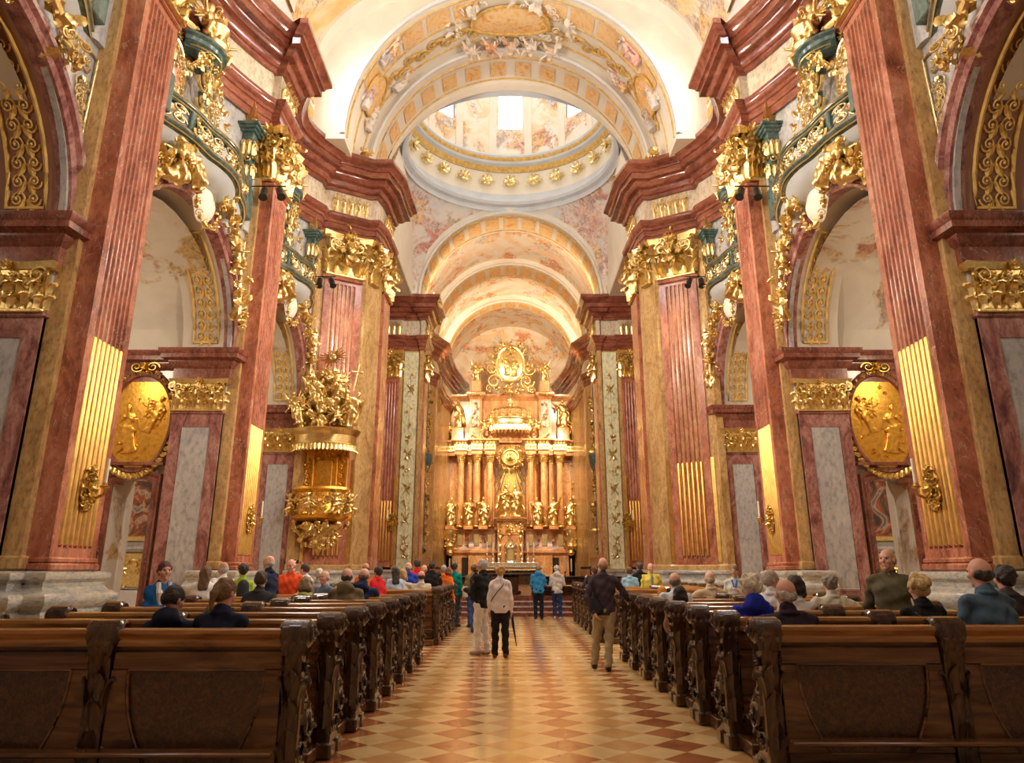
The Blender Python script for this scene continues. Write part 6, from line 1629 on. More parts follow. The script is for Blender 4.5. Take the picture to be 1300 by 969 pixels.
def people():
    out = []
    V = lambda *p: np.array(p, float)
    NV = (.012,.018,.045); WHT = (.78,.77,.78); CRM = (.62,.56,.44); GR = (.32,.31,.29)
    G1 = (.42,.40,.37); BR = (.05,.028,.014); BL = (.50,.33,.13); WG = (.62,.58,.50)
    def at(px, y): return (px-648)*y*.957/936
    S = .62
    # ---- left block
    person('dark short-haired person in a navy jacket seated in the rear left pew, head bowed', (at(228,6.75),6.62,0), .0, 1.66, 'sit', NV, hair='short', hc=(.03,.022,.018), yaw=-.5, pitch=-.3, seat=S-.05, extra=('hood','jacket'), h=.013, lean=.1)
    t, I = person('person with a light brown ponytail in a navy jacket seated in the rear left pew', (at(292,6.75),6.65,0), 0, 1.74, 'sit', NV, hair='pony', hc=(.20,.11,.045), yaw=-.35, pitch=-.22, seat=S-.03, extra=('jacket',), h=.013, skin='pink', woman=True, b=1.1)
    person('person with dark brown hair in a charcoal jacket seated mid-way along the left pews', (at(326,10.9),11.1,0), .1, 1.78, 'sit', (.035,.035,.042), hair='short', hc=(.06,.035,.02), seat=S, extra=('jacket',), b=1.15)
    t, I = person('standing auburn-haired woman in a blue jacket and pale scarf, among the left pews', (at(207,9.9),9.95,0), -2.3, 1.70, 'stand', (.01,.09,.28), (.03,.04,.08), 'curly', (.09,.02,.018), yaw=-.1, arms=('fold','fold'), extra=('jacket',), woman=True, b=1.1, h=.013)
    nk = I['nk']; k = I['k']
    make('scarf', I['W'](MB().tube([nk+V(-.07,.04,-.0), nk+V(-.075,.12,-.12), nk+V(-.05,.14,-.32)], [.035,.045,.03], 8).tube([nk+V(.07,.04,-.0), nk+V(.075,.12,-.12), nk+V(.05,.14,-.34)], [.035,.045,.03], 8)), cloth((.72,.66,.6)), t)
    t, I = person('woman with long brown hair in a white blouse holding a leaflet, behind the left pews', (at(262,12.9),12.9,0), .15, 1.66, 'stand', WHT, (.5,.45,.38), 'long', (.13,.065,.03), arms=('read','down'), woman=True, pitch=-.1)
    w = I['wr'][0]; make('leaflet', I['W'](MB().box(w[0]-.08,w[0]+.08,w[1]+.05,w[1]+.20,w[2]+.03,w[2]+.036)), CLOTH, t)
    person('bald man in a white short-sleeved shirt beside the woman in white', (at(281,13.4),13.5,0), .9, 1.73, 'stand', (.70,.68,.66), (.3,.26,.2), 'bald', G1, skin='tan', sleeve='short')
    t, I = person('person with dark curly hair in a lime green top with a backpack', (at(304,13.9),14.1,0), .5, 1.70, 'stand', (.30,.42,.03), (.04,.05,.09), 'curly', (.025,.018,.014), woman=True)
    ch = I['ch']; S2 = SDF(ch-V(.2,.4,.3), ch+V(.2,.1,.3), .02); S2.cone(ch+V(0,-.17,-.12), ch+V(0,-.17,.1), .12, .10, 0); make('backpack', I['W'](S2.mesh()), cloth((.03,.03,.035)), t, smooth=180)
    t, I = person('tall bald man in a navy jacket with a white sleeve stripe standing on the left', (at(337,14.6),14.8,0), 1.3, 1.86, 'stand', NV, (.1,.1,.12), 'bald', G1, skin='pink', extra=('jacket',), b=1.15, yaw=.2)
    make('sleeve_stripe', I['W'](MB().tube([I['sh'][0]+V(-.03,-.05,0), I['el'][0]+V(-.04,-.04,0)], .03, 6)), cloth((.7,.7,.75)), t)
    person('heavy bald man in an orange T-shirt facing the camera', (at(366,15.2),15.4,0), 2.9, 1.80, 'stand', (.80,.09,.02), (.25,.24,.22), 'bald', G1, arms=('lap','lap'), sleeve='short', b=1.3, pitch=-.25)
    t, I = person('person in a white shirt raising a camera with both hands', (at(384,15.9),16.1,0), 1.2, 1.72, 'stand', (.68,.70,.80), (.2,.2,.25), 'short', BR, arms=('up','up'))
    w = (I['wr'][0]+I['wr'][1])/2; make('camera', I['W'](MB().bbox(w[0]-.06,w[0]+.06,w[1]+.02,w[1]+.06,w[2]+.04,w[2]+.12,.01).lathe([(.0,0),(.03,0),(.03,.05),(0,.05)], (w[0],w[1]+.06,w[2]+.06), 10)), BLACK, t)
    t, I = person('sandy-haired person with a yellow-green scarf and brown jacket in the left pews', (at(389,12.1),12.1,0), 0, 1.70, 'sit', (.085,.06,.045), hair='bob', hc=(.27,.19,.11), seat=S-.04, woman=True, b=1.1)
    nk = I['nk']; make('scarf', I['W'](MB().tube([nk+V(.085*cos(a),.085*sin(a)-.01,.0+.012*sin(3*a)) for a in [2*pi*j/14 for j in range(14)]], .032, 7, closed=True)), cloth((.46,.47,.14)), t)
    person('man in a denim blue jacket turned round with his arm along the pew back', (at(413,14.2),14.3,0), 2.6, 1.74, 'sit', (.12,.18,.25), hair='bald', hc=G1, arms=('out','lap'), seat=S+.02, extra=('jacket',))
    person('small white-haired person behind the man in the denim jacket', (at(404,15.4),15.5,0), 0, 1.62, 'stand', (.4,.4,.42), hair='short', hc=WG)
    person('balding man in an olive jacket seated in the left pews', (at(439,11.9),12.0,0), 0, 1.90, 'sit', (.16,.125,.075), hair='bald', hc=(.05,.035,.03), seat=S-.02, b=1.25, extra=('hood','jacket'), skin='pink')
    person('balding man in a navy and white jacket seated beside the olive jacket', (at(459,12.8),13.0,0), -.2, 1.90, 'sit', (.015,.025,.08), hair='bald', hc=(.10,.06,.04), seat=S-.02, b=1.25, extra=('hood','jacket'), skin='pink')
    person('tall bald person in an orange top standing beyond the navy jacket', (at(463,16.6),16.7,0), .5, 1.74, 'stand', (.62,.14,.03), hair='bald', hc=BR, skin='tan', h=.02)
    person('dark-haired person in a red sweater with white shoulder stripes', (at(479,16.7),16.8,0), .9, 1.66, 'stand', (.60,.02,.03), hair='curly', hc=(.02,.015,.012), h=.02, woman=True)
    person('long-haired person in blue and white near the block of far left pews', (at(502,17.9),17.9,0), .4, 1.66, 'stand', (.45,.55,.75), hair='long', hc=(.02,.015,.012), h=.02, woman=True)
    person('blond person in a cream top seated at the rear of the far left pews', (at(510,18.0),18.1,0), -.1, 1.88, 'sit', CRM, hair='bob', hc=(.42,.26,.10), seat=S-.02, h=.02, b=1.1)
    person('bald man in a royal blue jacket standing behind the blond person', (at(518,19.6),19.7,0), .3, 1.78, 'stand', (.02,.05,.38), hair='bald', hc=G1, h=.02, b=1.1)
    person('person in a red jersey standing in the far left pews', (at(528,20.2),20.4,0), .5, 1.86, 'stand', (.65,.02,.03), hair='short', hc=BR, h=.02, b=1.1)
    person('person in a cream jacket with black hair seated next to the blond person', (at(534,18.0),18.2,0), .05, 1.80, 'sit', (.58,.52,.42), hair='bald', hc=(.03,.022,.02), seat=S-.02, h=.02, b=1.15)
    person('balding man in grey looking back in the far left pews', (at(538,20.8),20.9,0), 2.5, 1.72, 'stand', (.20,.20,.24), hair='bald', hc=G1, h=.02)
    person('person all in black standing at the far left pews', (at(548,20.4),20.5,0), .2, 1.80, 'stand', (.012,.012,.014), hair='short', hc=(.02,.02,.02), h=.02, b=1.2)
    person('grey-haired person in an orange vest near the far left aisle corner', (at(563,22.0),22.1,0), .3, 1.72, 'stand', (.72,.17,.02), hair='short', hc=G1, h=.02)
    person('brown-haired person in a bright orange jacket near the far left aisle corner', (at(570,21.6),21.6,0), -.9, 1.66, 'stand', (.85,.17,.02), hair='bob', hc=(.2,.08,.04), h=.02, woman=True)
    person('dark-haired person in a teal jacket beside the orange jackets', (at(577,22.8),22.9,0), -.5, 1.78, 'stand', (.0,.22,.20), hair='short', hc=(.02,.02,.02), h=.02, b=1.15)
    # ---- the aisle
    t, I = person('person in an olive top with a white bag far along the aisle', (at(601,22.5),22.6,0), .3, 1.74, 'stand', (.22,.17,.08), (.05,.10,.30), 'short', (.16,.12,.08), h=.018, b=1.1)
    p = I['pel']; make('bag', I['W'](MB().bbox(-.30,-.17,-.1,.12,p[2]-.12,p[2]+.2,.03)), cloth((.6,.57,.5)), t)
    person('person in a black jacket and jeans in the aisle, beyond the man in white trousers', (at(605,20.6),20.7,0), -.9, 1.72, 'stand', (.018,.018,.022), (.05,.10,.28), 'curly', (.10,.05,.03), h=.018, b=1.15, arms=('fold','down'))
    t, I = person('grey-haired man in a black jacket and white trousers looking up in the aisle', (at(612,15.35),15.55,0), .95, 1.80, 'stand', (.014,.014,.016), (.74,.72,.70), 'short', (.42,.40,.38), yaw=.25, pitch=.35, arms=('read','down'), extra=('jacket',), h=.010, b=1.08, shoes=(.36,.27,.16), stance=((-.09,.04),(.09,-.04)))
    t, I = person('woman with blond bobbed hair in a white sweater and black trousers standing in the aisle', (at(635,14.85),15.0,0), -.05, 1.68, 'stand', (.74,.68,.68), (.012,.012,.014), 'fluffy', (.48,.28,.09), h=.010, woman=True, b=1.12, shoes=(.16,.045,.02), stance=((-.10,.02),(.11,0)))
    n = I['nk']; pl = I['pel']; c = I['ch']
    strap(t, I, [n+V(.09,-.06,-.03), n+V(.05,-.125,-.12), c+V(-.03,-.16,.0), c+V(-.11,-.14,-.10), pl+V(-.17,-.08,.12)], .008, (.03,.03,.05), 'bag_strap')
    w = I['wr'][1]; make('umbrella', I['W'](MB().tube([w+V(.01,.02,.02), w+V(.03,.04,-.2), w+V(.10,.06,-.62)], [.014,.026,.006], 8)), cloth((.015,.03,.10)), t)
    t, I = person('person in a bright blue hooded jacket and dark jeans standing before the altar steps', (at(629+55,25.6),26.2,0), -.05, 1.74, 'stand', (.04,.30,.72), (.012,.016,.04), 'short', (.30,.26,.2), h=.016, b=1.15, extra=('hood','jacket'), arms=('fold','fold'))
    person('white-haired person in a white jacket and blue jeans standing before the altar steps', (at(708,25.8),26.3,0), -.1, 1.72, 'stand', (.70,.69,.70), (.02,.05,.16), 'fluffy', (.70,.67,.60), h=.016, b=1.12, extra=('hood','jacket'), arms=('fold','fold'), shoes=(.6,.6,.6))
    t, I = person('bald man in dark plum sweater and khaki trousers with a black bag in the aisle', (at(767,13.1),13.25,0), -.12, 1.80, 'stand', (.05,.035,.05), (.36,.29,.18), 'bald', (.25,.16,.11), pitch=.18, yaw=.1, arms=('back','rail'), h=.009, b=1.10, lean=-.02, shoes=(.04,.02,.012), stance=((-.19,.16),(.03,-.10)))
    p = I['pel']; w = I['wr'][0]; S2 = SDF(p+V(-.45,-.3,-.3), p+V(.1,.3,.45), .011); S2.cone(p+V(-.17,-.13,-.0), p+V(-.19,-.13,.14), .10, .075, .02); S2.cone(p+V(-.10,-.15,-.02), p+V(-.12,-.14,.10), .085, .06, .04); make('shoulder_bag', I['W'](S2.mesh()), cloth((.015,.015,.02), .5), t, smooth=180)
    # ---- right block
    person('dark-haired person raising a camera to the eye in the far right pews', (at(755,21.0),21.1,0), .3, 1.68, 'stand', (.02,.02,.03), hair='curly', hc=(.12,.06,.03), arms=('cam','cam'), h=.018)
    person('grey-haired person in black beside the one with the camera', (at(764,20.4),20.5,0), .2, 1.72, 'stand', (.02,.02,.025), hair='bald', hc=G1, h=.018, b=1.1)
    person('person in a light blue shirt standing by the grey plinth, far right pews', (at(800,20.4),20.5,0), -.3, 1.66, 'stand', (.30,.50,.68), hair='short', hc=(.12,.06,.03), h=.018)
    person('dark-clothed man standing next to the yellow jacket', (at(813,21.4),21.5,0), .3, 1.80, 'stand', (.015,.015,.018), hair='short', hc=(.08,.07,.06), skin='tan', h=.018)
    t, I = person('man in a yellow jacket facing the camera in the far right pews', (at(827,19.9),20.0,0), 3.1, 1.76, 'stand', (.66,.55,.08), hair='bald', hc=G1, h=.016, b=1.15, extra=('jacket',))
    make('shirt_front', I['W'](MB().ball(tuple(I['ch']+V(0,.10,.0)), (.05,.06,.22), 10)), cloth((.25,.24,.28)), t)
    person('person in a white shirt and grey cap-like hair seated in the right pews', (at(857,11.1),11.15,0), -.1, 1.74, 'sit', (.66,.70,.76), hair='bald', hc=(.14,.12,.10), seat=S, skin='pink', h=.014, b=1.1)
    person('black-haired person with a red collar seated low in the right pews', (at(863,10.0),10.1,0), -.4, 1.48, 'sit', (.32,.20,.12), hair='bob', hc=(.012,.01,.01), seat=S-.02, h=.014, b=1.1)
    person('child with orange hat seated beside the black-haired person', (at(841,12.0),12.1,0), 0, 1.36, 'sit', (.8,.3,.05), hair='short', hc=(.85,.32,.05), seat=S, h=.014)
    person('grey-haired man in a cream jacket with arm along the pew, right pews', (at(903,13.2),13.3,0), .15, 1.80, 'sit', (.56,.44,.30), hair='bald', hc=(.50,.42,.30), arms=('out','lap'), seat=S-.02, skin='pink', h=.014, b=1.15, extra=('jacket',))
    t, I = person('person in a pale jacket with a bright blue lanyard facing the camera', (at(934,15.6),15.7,0), 2.7, 1.68, 'stand', (.50,.50,.45), hair='short', hc=(.16,.09,.05), arms=('phone','down'), h=.016, skin='tan')
    make('lanyard', I['W'](MB().tube([I['nk']+V(-.05,.10,-.02), I['ch']+V(0,.17,.0), I['nk']+V(.05,.10,-.02)], .02, 6)), cloth((.02,.15,.7)), t)
    person('woman with voluminous white hair in a cobalt blue fleece', (at(952,7.95),7.95,0), .05, 1.80, 'sit', (.015,.03,.42), hair='fluffy', hc=(.72,.66,.52), seat=S-.05, h=.011, b=1.1, extra=('hood',), woman=True)
    person('grey-haired man turned sideways in a white shirt, right pews', (at(977,10.1),10.15,0), -.9, 1.84, 'sit', (.66,.66,.68), hair='short', hc=(.40,.34,.27), seat=S-.02, h=.013, yaw=-.5)
    person('bald man with grey sideburns in a dark purple sweater in the rear right pew', (at(996,6.95),6.95,0), -.05, 1.82, 'sit', (.035,.022,.04), (.1,.2,.34), hair='bald', hc=(.5,.47,.44), seat=S-.08, h=.011, b=1.15, yaw=.2)
    person('dark-haired person in a white sweater seated behind the bald man in purple', (at(1012,8.9),9.0,0), -.2, 1.76, 'sit', (.70,.69,.70), hair='bob', hc=(.025,.015,.012), seat=S-.03, h=.013, woman=True, b=1.1)
    person('man with wavy grey hair in a cream shirt, arms spread along the pew', (at(1057,9.9),10.0,0), 0, 1.78, 'sit', (.58,.54,.44), hair='curly', hc=(.26,.22,.17), seat=S-.03, arms=('out','out'), h=.013, b=1.15)
    person('balding man in an olive shirt standing by the right doorway, hands behind his back', (at(1131,9.15),9.2,0), 2.6, 1.84, 'stand', (.11,.095,.055), (.06,.055,.05), 'bald', (.32,.29,.26), arms=('back','back'), h=.011, b=1.15, yaw=-.35, pitch=.05)
    t, I = person('person with short blond hair in a black top with a bag strap, rear right pews', (at(1169,7.75),7.8,0), .05, 1.80, 'sit', (.012,.012,.014), hair='fluffy', hc=(.58,.40,.17), seat=S-.05, h=.011, woman=True, b=1.12)
    n = I['nk']; c = I['ch']; strap(t, I, [n+V(-.13,-.07,-.06), c+V(-.08,-.14,.1), c+V(.1,-.15,-.08)], .010, (.12,.07,.10), 'bag_strap')
    person('bald man in a blue denim shirt, second pew from the rear, right', (at(1256,7.2),7.3,0), .25, 1.98, 'sit', (.075,.13,.20), hair='bald', hc=(.05,.04,.035), seat=S+.02, h=.011, b=1.22, skin='pink')
    person('person with dark curly hair beside the man in the denim shirt', (at(1284,8.0),8.1,0), 0, 1.86, 'sit', (.05,.04,.04), hair='curly', hc=(.035,.03,.026), seat=S+.02, h=.013)
# ------------------------------------------------------------------ pews
def end_profile():
    back = [(-.05,.13),(-.06,.5),(-.04,.8),(-.06,.95),(-.10,1.02),(-.115,1.10),(-.09,1.18),(-.03,1.215)]
    front = [(.05,1.215),(.11,1.18),(.13,1.11),(.11,1.04),(.06,.99),(.045,.9),(.05,.8),(.10,.68),(.20,.60),(.29,.53),(.335,.44),(.32,.35),(.25,.29),(.20,.24),(.24,.18),(.33,.13)]
    return back+front
def pew_end(dirn, wide=.13, plainx=False):
    """carved end; dirn = +1 when the aisle is on its +x side"""
    P = end_profile(); mb = MB(); w = wide/2
    n = len(P); cy = .05
    def ring(x, s): return [(x, y*s+(1-s)*.04, z if z < .2 else (z-.7)*s+.7) for y, z in P]
    mb.loft([ring(-w, .93), ring(-w+.02, 1.0), ring(w-.02, 1.0), ring(w, .93)][::1])
    # rolled scroll cap, wider than the board
    for s in (1,):
        prof = []
        for j in range(16):
            a = 2*pi*j/16; prof.append((.01+.115*cos(a), 1.12+.105*sin(a)))
        mb.loft([[(x, cyy+(y-.01)*q, 1.12+(z-1.12)*q) for y, z in prof] for x, q, cyy in ((-w-.05,.75,.01),(-w-.03,1,.01),(w+.03,1,.01),(w+.05,.75,.01))])
        for sx in (-1, 1):
            mb.put(SPI, (sx*(w+.045), .01, 1.12), (0,.095,0), (sx*.10,0,0), (0,0,.09))
        for q in (-1, 0, 1):
            mb.put(LEAFT, (q*.06, -.075, .97), (.075,0,0), (0,-.09,0), (0,0,.16)); mb.put(LEAFT, (q*.06, .08, .95), (.075,0,0), (0,.09,0), (0,0,.16))
    for sx in ((-1, 1)):
        o = (sx, 0, 0); x = sx*(w-.005)
        mb.put(SPI, (x, .20, .44), (0,.12,0), (sx*.16,0,0), (0,0,.12)); mb.put(SPIR, (x, .03, .30), (0,.09,0), (sx*.14,0,0), (0,0,.09))
        mb.put(LEAF, (x, .0, .55), (0,.15,0), (sx*.16,0,0), (0,0,.38)); mb.put(LEAF, (x, .10, .46), (0,.14,0), (sx*.14,0,0), (0,-.06,.26))
        mb.put(LEAF, (x, .16, .2), (0,.16,0), (sx*.12,0,0), (0,.05,.22)); mb.put(ROS, (x, .01, .88), (0,.05,0), (sx*.08,0,0), (0,0,.06))
    for z, y, s in ((.30,.33,.13),(.46,.34,.16),(.58,.2,.15)): mb.put(LEAFT, (0, y-.02, z-.05), (s*.9,0,0), (0,s,0), (0,0,s*1.5))
    for z in (.25,.45,.65): mb.put(LEAFS, (0, -.055, z), (.11,0,0), (0,-.12,0), (0,0,.24))
    # foot blocks
    mb.bbox(-w-.02, w+.02, -.08, .12, 0, .14, .02); mb.bbox(-w-.02, w+.02, .2, .38, 0, .14, .02)
    return mb
def pew_end_high(dirn):
    mb = MB()
    w = .065; ax = dirn*(w+.004)
    # worn edge beads in paler wood than the carving
    mb.tube([(ax, .055, .80),(ax,.10,.69),(ax,.20,.61),(ax,.285,.54),(ax,.325,.45),(ax,.31,.36),(ax,.25,.30)], .012, 6)
    mb.tube([(ax, -.03, .2),(ax,-.035,.5),(ax,-.02,.8)], .010, 6)
    return mb
def make_pew(x0, x1, xm, label, group):
    """pew with its back at y=0; people sit on the +y side"""
    t = thing('pew', label, 'pew', (0,0,0), group)
    aisle = x1 if x1 < 0 else x0
    b = MB(); z1 = 1.10
    segs = [(x0, xm), (xm, x1)]
    for a, c in segs:
        b.box(a+.05, c-.05, 0, .045, .13, z1)
        # moulded frame around a curved recessed field, proud on the camera side
        A, C = a+.09, c-.09
        b.bbox(A, C, -.035, .0, .86, 1.0, .012); b.bbox(A, C, -.03, .0, .13, .22, .01)
        n = 10
        for s, xe in ((1, A), (-1, C)):
            pts = []
            for j in range(n+1):
                u = j/n; wd = .13+.20*(1-u)**2.2
                pts.append((xe+s*wd, .22+.64*u))
            poly = [(xe, .22)]+pts+[(xe, .86)]
            V_ = [(x, y, z) for y in (-.03, .0) for x, z in poly]; k = len(poly)
            F_ = [tuple(range(k))[::-1] if s < 0 else tuple(range(k)), tuple(range(k, 2*k)) if s < 0 else tuple(range(k, 2*k))[::-1]]
            F_ = [F_[0][::-1] if True else F_[0], F_[1][::-1]]
            for j in range(k): q = (j, (j+1) % k, k+(j+1) % k, k+j); F_.append(q if s > 0 else q[::-1])
            b.add(V_, F_)
            b.tube([(x, -.032, z) for x, z in pts], .012, 6)
        b.tube([(A+.13, -.032, .86), (C-.13, -.032, .86)], .012, 6)
    make('back', b, WOOD, t)
    f = MB()
    for a, c in segs: f.box(a+.1, c-.1, -.010, -.002, .2, .9)
    make('burl_field', f, BURL, t)
    r = MB()
    prof = [(-.045,1.03),(-.06,1.06),(-.05,1.08),(-.07,1.10),(-.085,1.125),(-.08,1.15),(-.05,1.165),(.08,1.15),(.105,1.13),(.10,1.11),(.05,1.10),(.045,1.03)]
    r.loft([[(x, y, z) for y, z in prof] for x in (x0+.03, x1-.03)][::-1]); make('top_rail', r, RAIL, t)
    s = MB(); s.bbox(x0+.06, x1-.06, .06, .46, .54, .58, .012); s.box(x0+.08, x1-.08, .40, .43, .30, .54); make('seat', s, WOOD, t)
    k = MB(); k.bbox(x0+.02, x1-.02, -.42, .52, 0.02, .13, .01); make('platform', k, WOOD, t)
    ab = MB(); ab.bbox(x0+.06, x1-.06, -.24, -.08, .30, .335, .01); make('kneeler', ab, WOOD, t)
    for x, w in ((x0, .13), (x1, .13), (xm, .16)):
        e = MB(); e.put(pew_end(1, w), (x, 0, 0)); o = make('end_post' if x != xm else 'middle_post', e, CARV, t)
        if x == aisle:
            e = MB(); e.put(pew_end_high(1 if x == x1 else -1), (x, 0, 0)); make('worn_edge', e, WORN, o)
    return t
ORD = ('rearmost', 'second', 'third', 'fourth', 'fifth', 'sixth', 'seventh', 'eighth')
def pews():
    for sd, x0, x1, xm, ys1, ys2 in (('left', -4.83, -1.66, -3.14, [6.15+1.13*k for k in range(8)], [17.55+1.13*k for k in range(7)]),
                                     ('right', 2.10, 5.32, 3.59, [6.5+1.13*k for k in range(8)], [18.1+1.13*k for k in range(7)])):
        t = None
        for bl, ys in (('near', ys1), ('far', ys2)):
            for k, y in enumerate(ys):
                lab = '%s pew of the %s %s block, dark carved walnut' % (ORD[k], bl, sd)
                g = 'carved walnut pews'
                if t is None:
                    t = make_pew(x0, x1, xm, lab, g); t.location = (0, y, 0)
                else: dup(t, (0, y, 0), label=lab, group=g)
# ------------------------------------------------------------------ camera, light, colour management
def finish():
    cam = bpy.data.cameras.new('camera'); co = bpy.data.objects.new('camera', cam); COL.objects.link(co)
    co.location = (0, 0, 1.6); co.rotation_euler = (pi/2+radians(16.85), 0, 0)
    cam.sensor_width = 36; cam.sensor_fit = 'HORIZONTAL'; cam.lens = 36*936/1300
    cam.shift_x = 2/1300; cam.shift_y = -45/1300; cam.clip_end = 300
    SC.camera = co
    w = bpy.data.worlds.new('world'); SC.world = w; w.use_nodes = True
    w.node_tree.nodes['Background'].inputs[0].default_value = (.9,.9,1,1); w.node_tree.nodes['Background'].inputs[1].default_value = .15
    v = SC.view_settings; v.view_transform = 'Standard'; v.look = 'None'; v.exposure = EXPO; v.gamma = 1; v.use_curve_mapping = False
    c = SC.cycles
    c.use_denoising = True
    c.max_bounces = 6; c.diffuse_bounces = 4; c.glossy_bounces = 3; c.transmission_bounces = 2; c.sample_clamp_indirect = 6
def area(name, loc, size, power, col, rot=(0,0,0), sy=None):
    l = bpy.data.lights.new(name, 'AREA'); l.energy = power; l.color = col; l.size = size
    if sy: l.shape = 'RECTANGLE'; l.size_y = sy
    o = bpy.data.objects.new(name, l); COL.objects.link(o); o.location = loc; o.rotation_euler = rot; return o
def spot(name, loc, tgt, power, col, ang=60, blend=.6, r=.15):
    l = bpy.data.lights.new(name, 'SPOT'); l.energy = power; l.color = col; l.spot_size = radians(ang); l.spot_blend = blend; l.shadow_soft_size = r
    o = bpy.data.objects.new(name, l); COL.objects.link(o); o.location = loc
    from mathutils import Vector
    d = Vector(tgt)-Vector(loc); o.rotation_euler = d.to_track_quat('-Z', 'Y').to_euler(); return o
EXPO = 0.5
WARM = (1.0,.88,.72); WARM2 = (1.0,.82,.60); NEUT = (1.0,.95,.88)
def lights():
    from mathutils import Vector
    # daylight through the clerestory windows and drum
    for sx in (-1, 1):
        for k, y in enumerate((-1.0, 7.55, 14.65, 20.2)):
            area('daylight', (sx*6.8, y, 17.3), 2.0, 120, (.93,.96,1.0), (0, sx*pi/2, 0), 1.6)
        # floodlights standing on the cornice, thrown on the vaults
        for y, p in ((6,200),(14.7,260),(21.0,230)):
            spot('cornice_floodlight', (sx*6.0, y, 16.6), (-sx*2.0, y+1.5, 22), p, (1,.90,.76), 120, .8, .3)
        spot('cornice_floodlight', (sx*4.9, 27.5, 16.6), (-sx*3, 35, 21), 750, (1,.93,.82), 110, .8, .3)
        spot('cornice_floodlight', (sx*4.5, 39.6, 16.6), (-sx*1, 45, 21), 700, (1,.82,.58), 120, .8, .3)
        spot('cornice_floodlight', (sx*4.3, 48.0, 16.6), (-sx*1, 56, 20), 700, (1,.82,.58), 120, .8, .3)
        # spotlights over the crossing on the high altar
        spot('altar_spotlight', (sx*4.2, 46.5, 12.8), (-sx*1.5, 56, 6.0), 3000, (1,.79,.47), 80, .8, .2)
        spot('altar_spotlight', (sx*4.2, 46.0, 15.2), (0, 57, 13), 1500, (1,.79,.47), 85, .8, .2)
        spot('choir_spotlight', (sx*4.4, 28.0, 13.0), (-sx*5.2, 40, 8), 2600, WARM, 80, .8, .3)
        # black twin spotlights on the pilasters: warm wash over the opposite wall
        for y in (17.9, 24.0):
            spot('nave_spotlight', (sx*5.9, y, 11.2), (-sx*6.5, y-4, 8.5), 2000, WARM, 100, .9, .3)
            spot('nave_spotlight', (sx*5.9, y, 11.3), (sx*.8, y-2, 0), 850, WARM, 90, .9, .3)
        spot('nave_spotlight', (sx*5.9, 4.8, 11.2), (-sx*6.9, 13.5, 9.5), 2300, WARM, 90, .9, .3)
        spot('nave_spotlight', (sx*5.9, 11.2, 12.4), (-sx*6.4, 23.5, 9.5), 2100, WARM, 80, .9, .3)
        # chapel lamps on the imposts
        for y in (7.5, 14.7, 21.6):
            l = bpy.data.lights.new('chapel_lamp', 'POINT'); l.energy = 75 if y > 10 else 25; l.color = WARM2; l.shadow_soft_size = .2
            o = bpy.data.objects.new('chapel_lamp', l); COL.objects.link(o); o.location = (sx*9.8, y, 6.9)
    area('dome_daylight', (0, 32.8, 36), 4, 260, (.96,.97,1.0), (0,0,0))
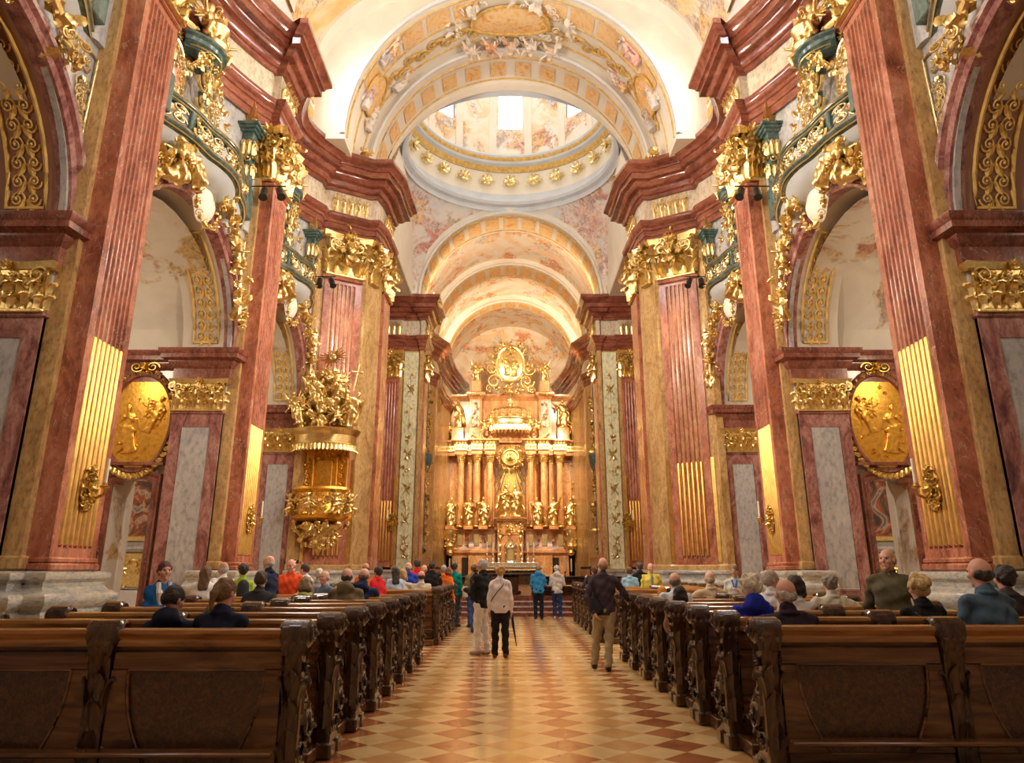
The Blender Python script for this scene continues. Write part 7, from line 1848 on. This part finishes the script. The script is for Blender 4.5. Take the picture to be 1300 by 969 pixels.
# ------------------------------------------------------------------ assemble
def cartouche_vault():
    R = random.Random(77)
    t = thing('painted_cartouche', 'large orange and gilt stucco cartouche at the crown of the near crossing arch', 'cartouche', (0, 23.9, 21.7))
    m = MB(); yc, r = 23.9, 5.7
    def P(u, v, o=0): return ((r-o)*sin(u), v, 16.1+(r+.4-o)*cos(u))
    m.grid([[P(.26*q*cos(a), yc+.75*q*sin(a), .12*(1-q*q)+.02) for a in [2*pi*k/30 for k in range(31)]] for q in (.01,.4,.7,1)]); make('painted_field', m, ORNG, t)
    m = MB(); m.tube([P(.27*cos(a), yc+.78*sin(a), .06) for a in [2*pi*k/34 for k in range(34)]], .07, 6, closed=True); make('frame', m, OCHRE, t)
    m = MB()
    for k in range(60):
        a = R.random()*2*pi; q = R.uniform(1.15,1.7); rand_orn(m, P(.28*q*cos(a), yc+.8*min(q,1.5)*sin(a), .06), (-sin(.28*q*cos(a)),0,-1), .4, R)
    make('stucco_scrolls', m, CREAM, t)
    m = MB()
    for k in range(5): m.put(CHER[k % 2], P(-.3+.15*k, yc+.75+.0*k, .25), (1.2,0,0), (0,-.2,-1.2) if False else (0,0,1.2), (0,1.2,0))
    make('putti', m, PEACH, t, smooth=180)
    for sx, s_ in ((-1,'left'),(1,'right')):
        t = thing('vault_medallion', 'orange painted medallion with stucco figures on the %s foot of the crossing arch' % s_, 'medallion', (sx*5.2, 23.9, 18.4))
        m = MB(); ua = 1.12*sx; yc2 = 23.9
        m.grid([[P(ua+.13*q*cos(a)*sx, yc2+.72*q*sin(a), .1*(1-q*q)+.04) for a in [2*pi*k/26*sx for k in range(27)]] for q in (.01,.5,1)]); make('field', m, ORNG, t)
        m = MB(); m.tube([P(ua+.135*cos(a), yc2+.75*sin(a), .06) for a in [2*pi*k/30 for k in range(30)]], .06, 6, closed=True); make('frame', m, OCHRE, t)
        m = MB()
        for j, (du, dv) in enumerate(((.16,-.5),(-.17,.9),(.2,.6),(-.13,-1.0))):
            u = ua+du*sx; m.put(STAT[j], P(u, yc2+dv, .1), (0,1,0), (sin(u),0,cos(u)), (-cos(u)*sx,0,sin(u)*sx), .62)
        make('stucco_figures', m, PFIG, t, smooth=180)
    # gilt urn ornaments standing on the cornice corners and the small lamps
    for sx, s_ in ((-1,'left'),(1,'right')):
        for k, (x, y, w_) in enumerate(((5.6,24.4,'nave corner'),(4.55,26.4,'crossing corner'),(4.5,39.6,'choir corner'))):
            m = MB(); g = garland([(sx*(x-.25)+.12*sx*j*0, y-.5+.2*j, 16.25+.3*sin(pi*j/5)) for j in range(6)], .26, 4, R, out=(0,-1,.5)); m.put(g)
            o = make('gilt_spray', m, GOLD, loc=(sx*x, y, 16.2)); tag(o, 'gilt foliage on top of the cornice at the %s, %s side' % (w_, s_), 'ornament')
        for k, (x, y, w_) in enumerate(((6.05,19.3,'second pilaster'),(4.35,25.3,'crossing pier'),(4.3,40.9,'choir pier'))):
            t = thing('cornice_lamp', 'small lit floodlight on the cornice above the %s, %s side' % (w_, s_), 'lamp', (sx*x, y, 16.1))
            m = MB(); m.bbox(sx*x-.1, sx*x+.1, y-.06, y+.06, 16.12, 16.2, .01); m.bbox(sx*x-.12, sx*x+.12, y-.05, y+.09, 16.2, 16.38, .02); make('housing', m, BLACK, t)
            m = MB(); m.box(sx*x-.10, sx*x+.10, y-.075, y-.055, 16.22, 16.36); make('lens', m, LAMPG, t)
shell()
for s_ in (1, -1):
    MIR[0] = s_; sd = side()
    build_side(); clerestory(sd)
    for i, (a, b) in enumerate(PIL): pilaster(i, a, b, sd)
    crossing_pier(sd); choir_pier(sd)
    for i, (a, b) in enumerate(BAYS): gallery(i, a, b, sd)
    frieze_gilding(sd); big_crests(sd); twin_spots(sd)
    sconce(-6.3, 11.1, 2.75, 'x', 'gilt wall sconce with a white candle on the nearest fluted pilaster, %s side' % sd, 1.15)
    sconce(-6.3, 18.2, 2.75, 'x', 'gilt wall sconce with a white candle on the second fluted pilaster, %s side' % sd, 1.15)
    sconce(-6.0, 38.66, 3.9, 'y', 'gilt wall sconce with a candle on the choir pier, %s side' % sd, 1.6)
MIR[0] = 1
pulpit(); high_altar(); cartouche_vault()
drum_windows()
pews(); people()
lights(); finish()
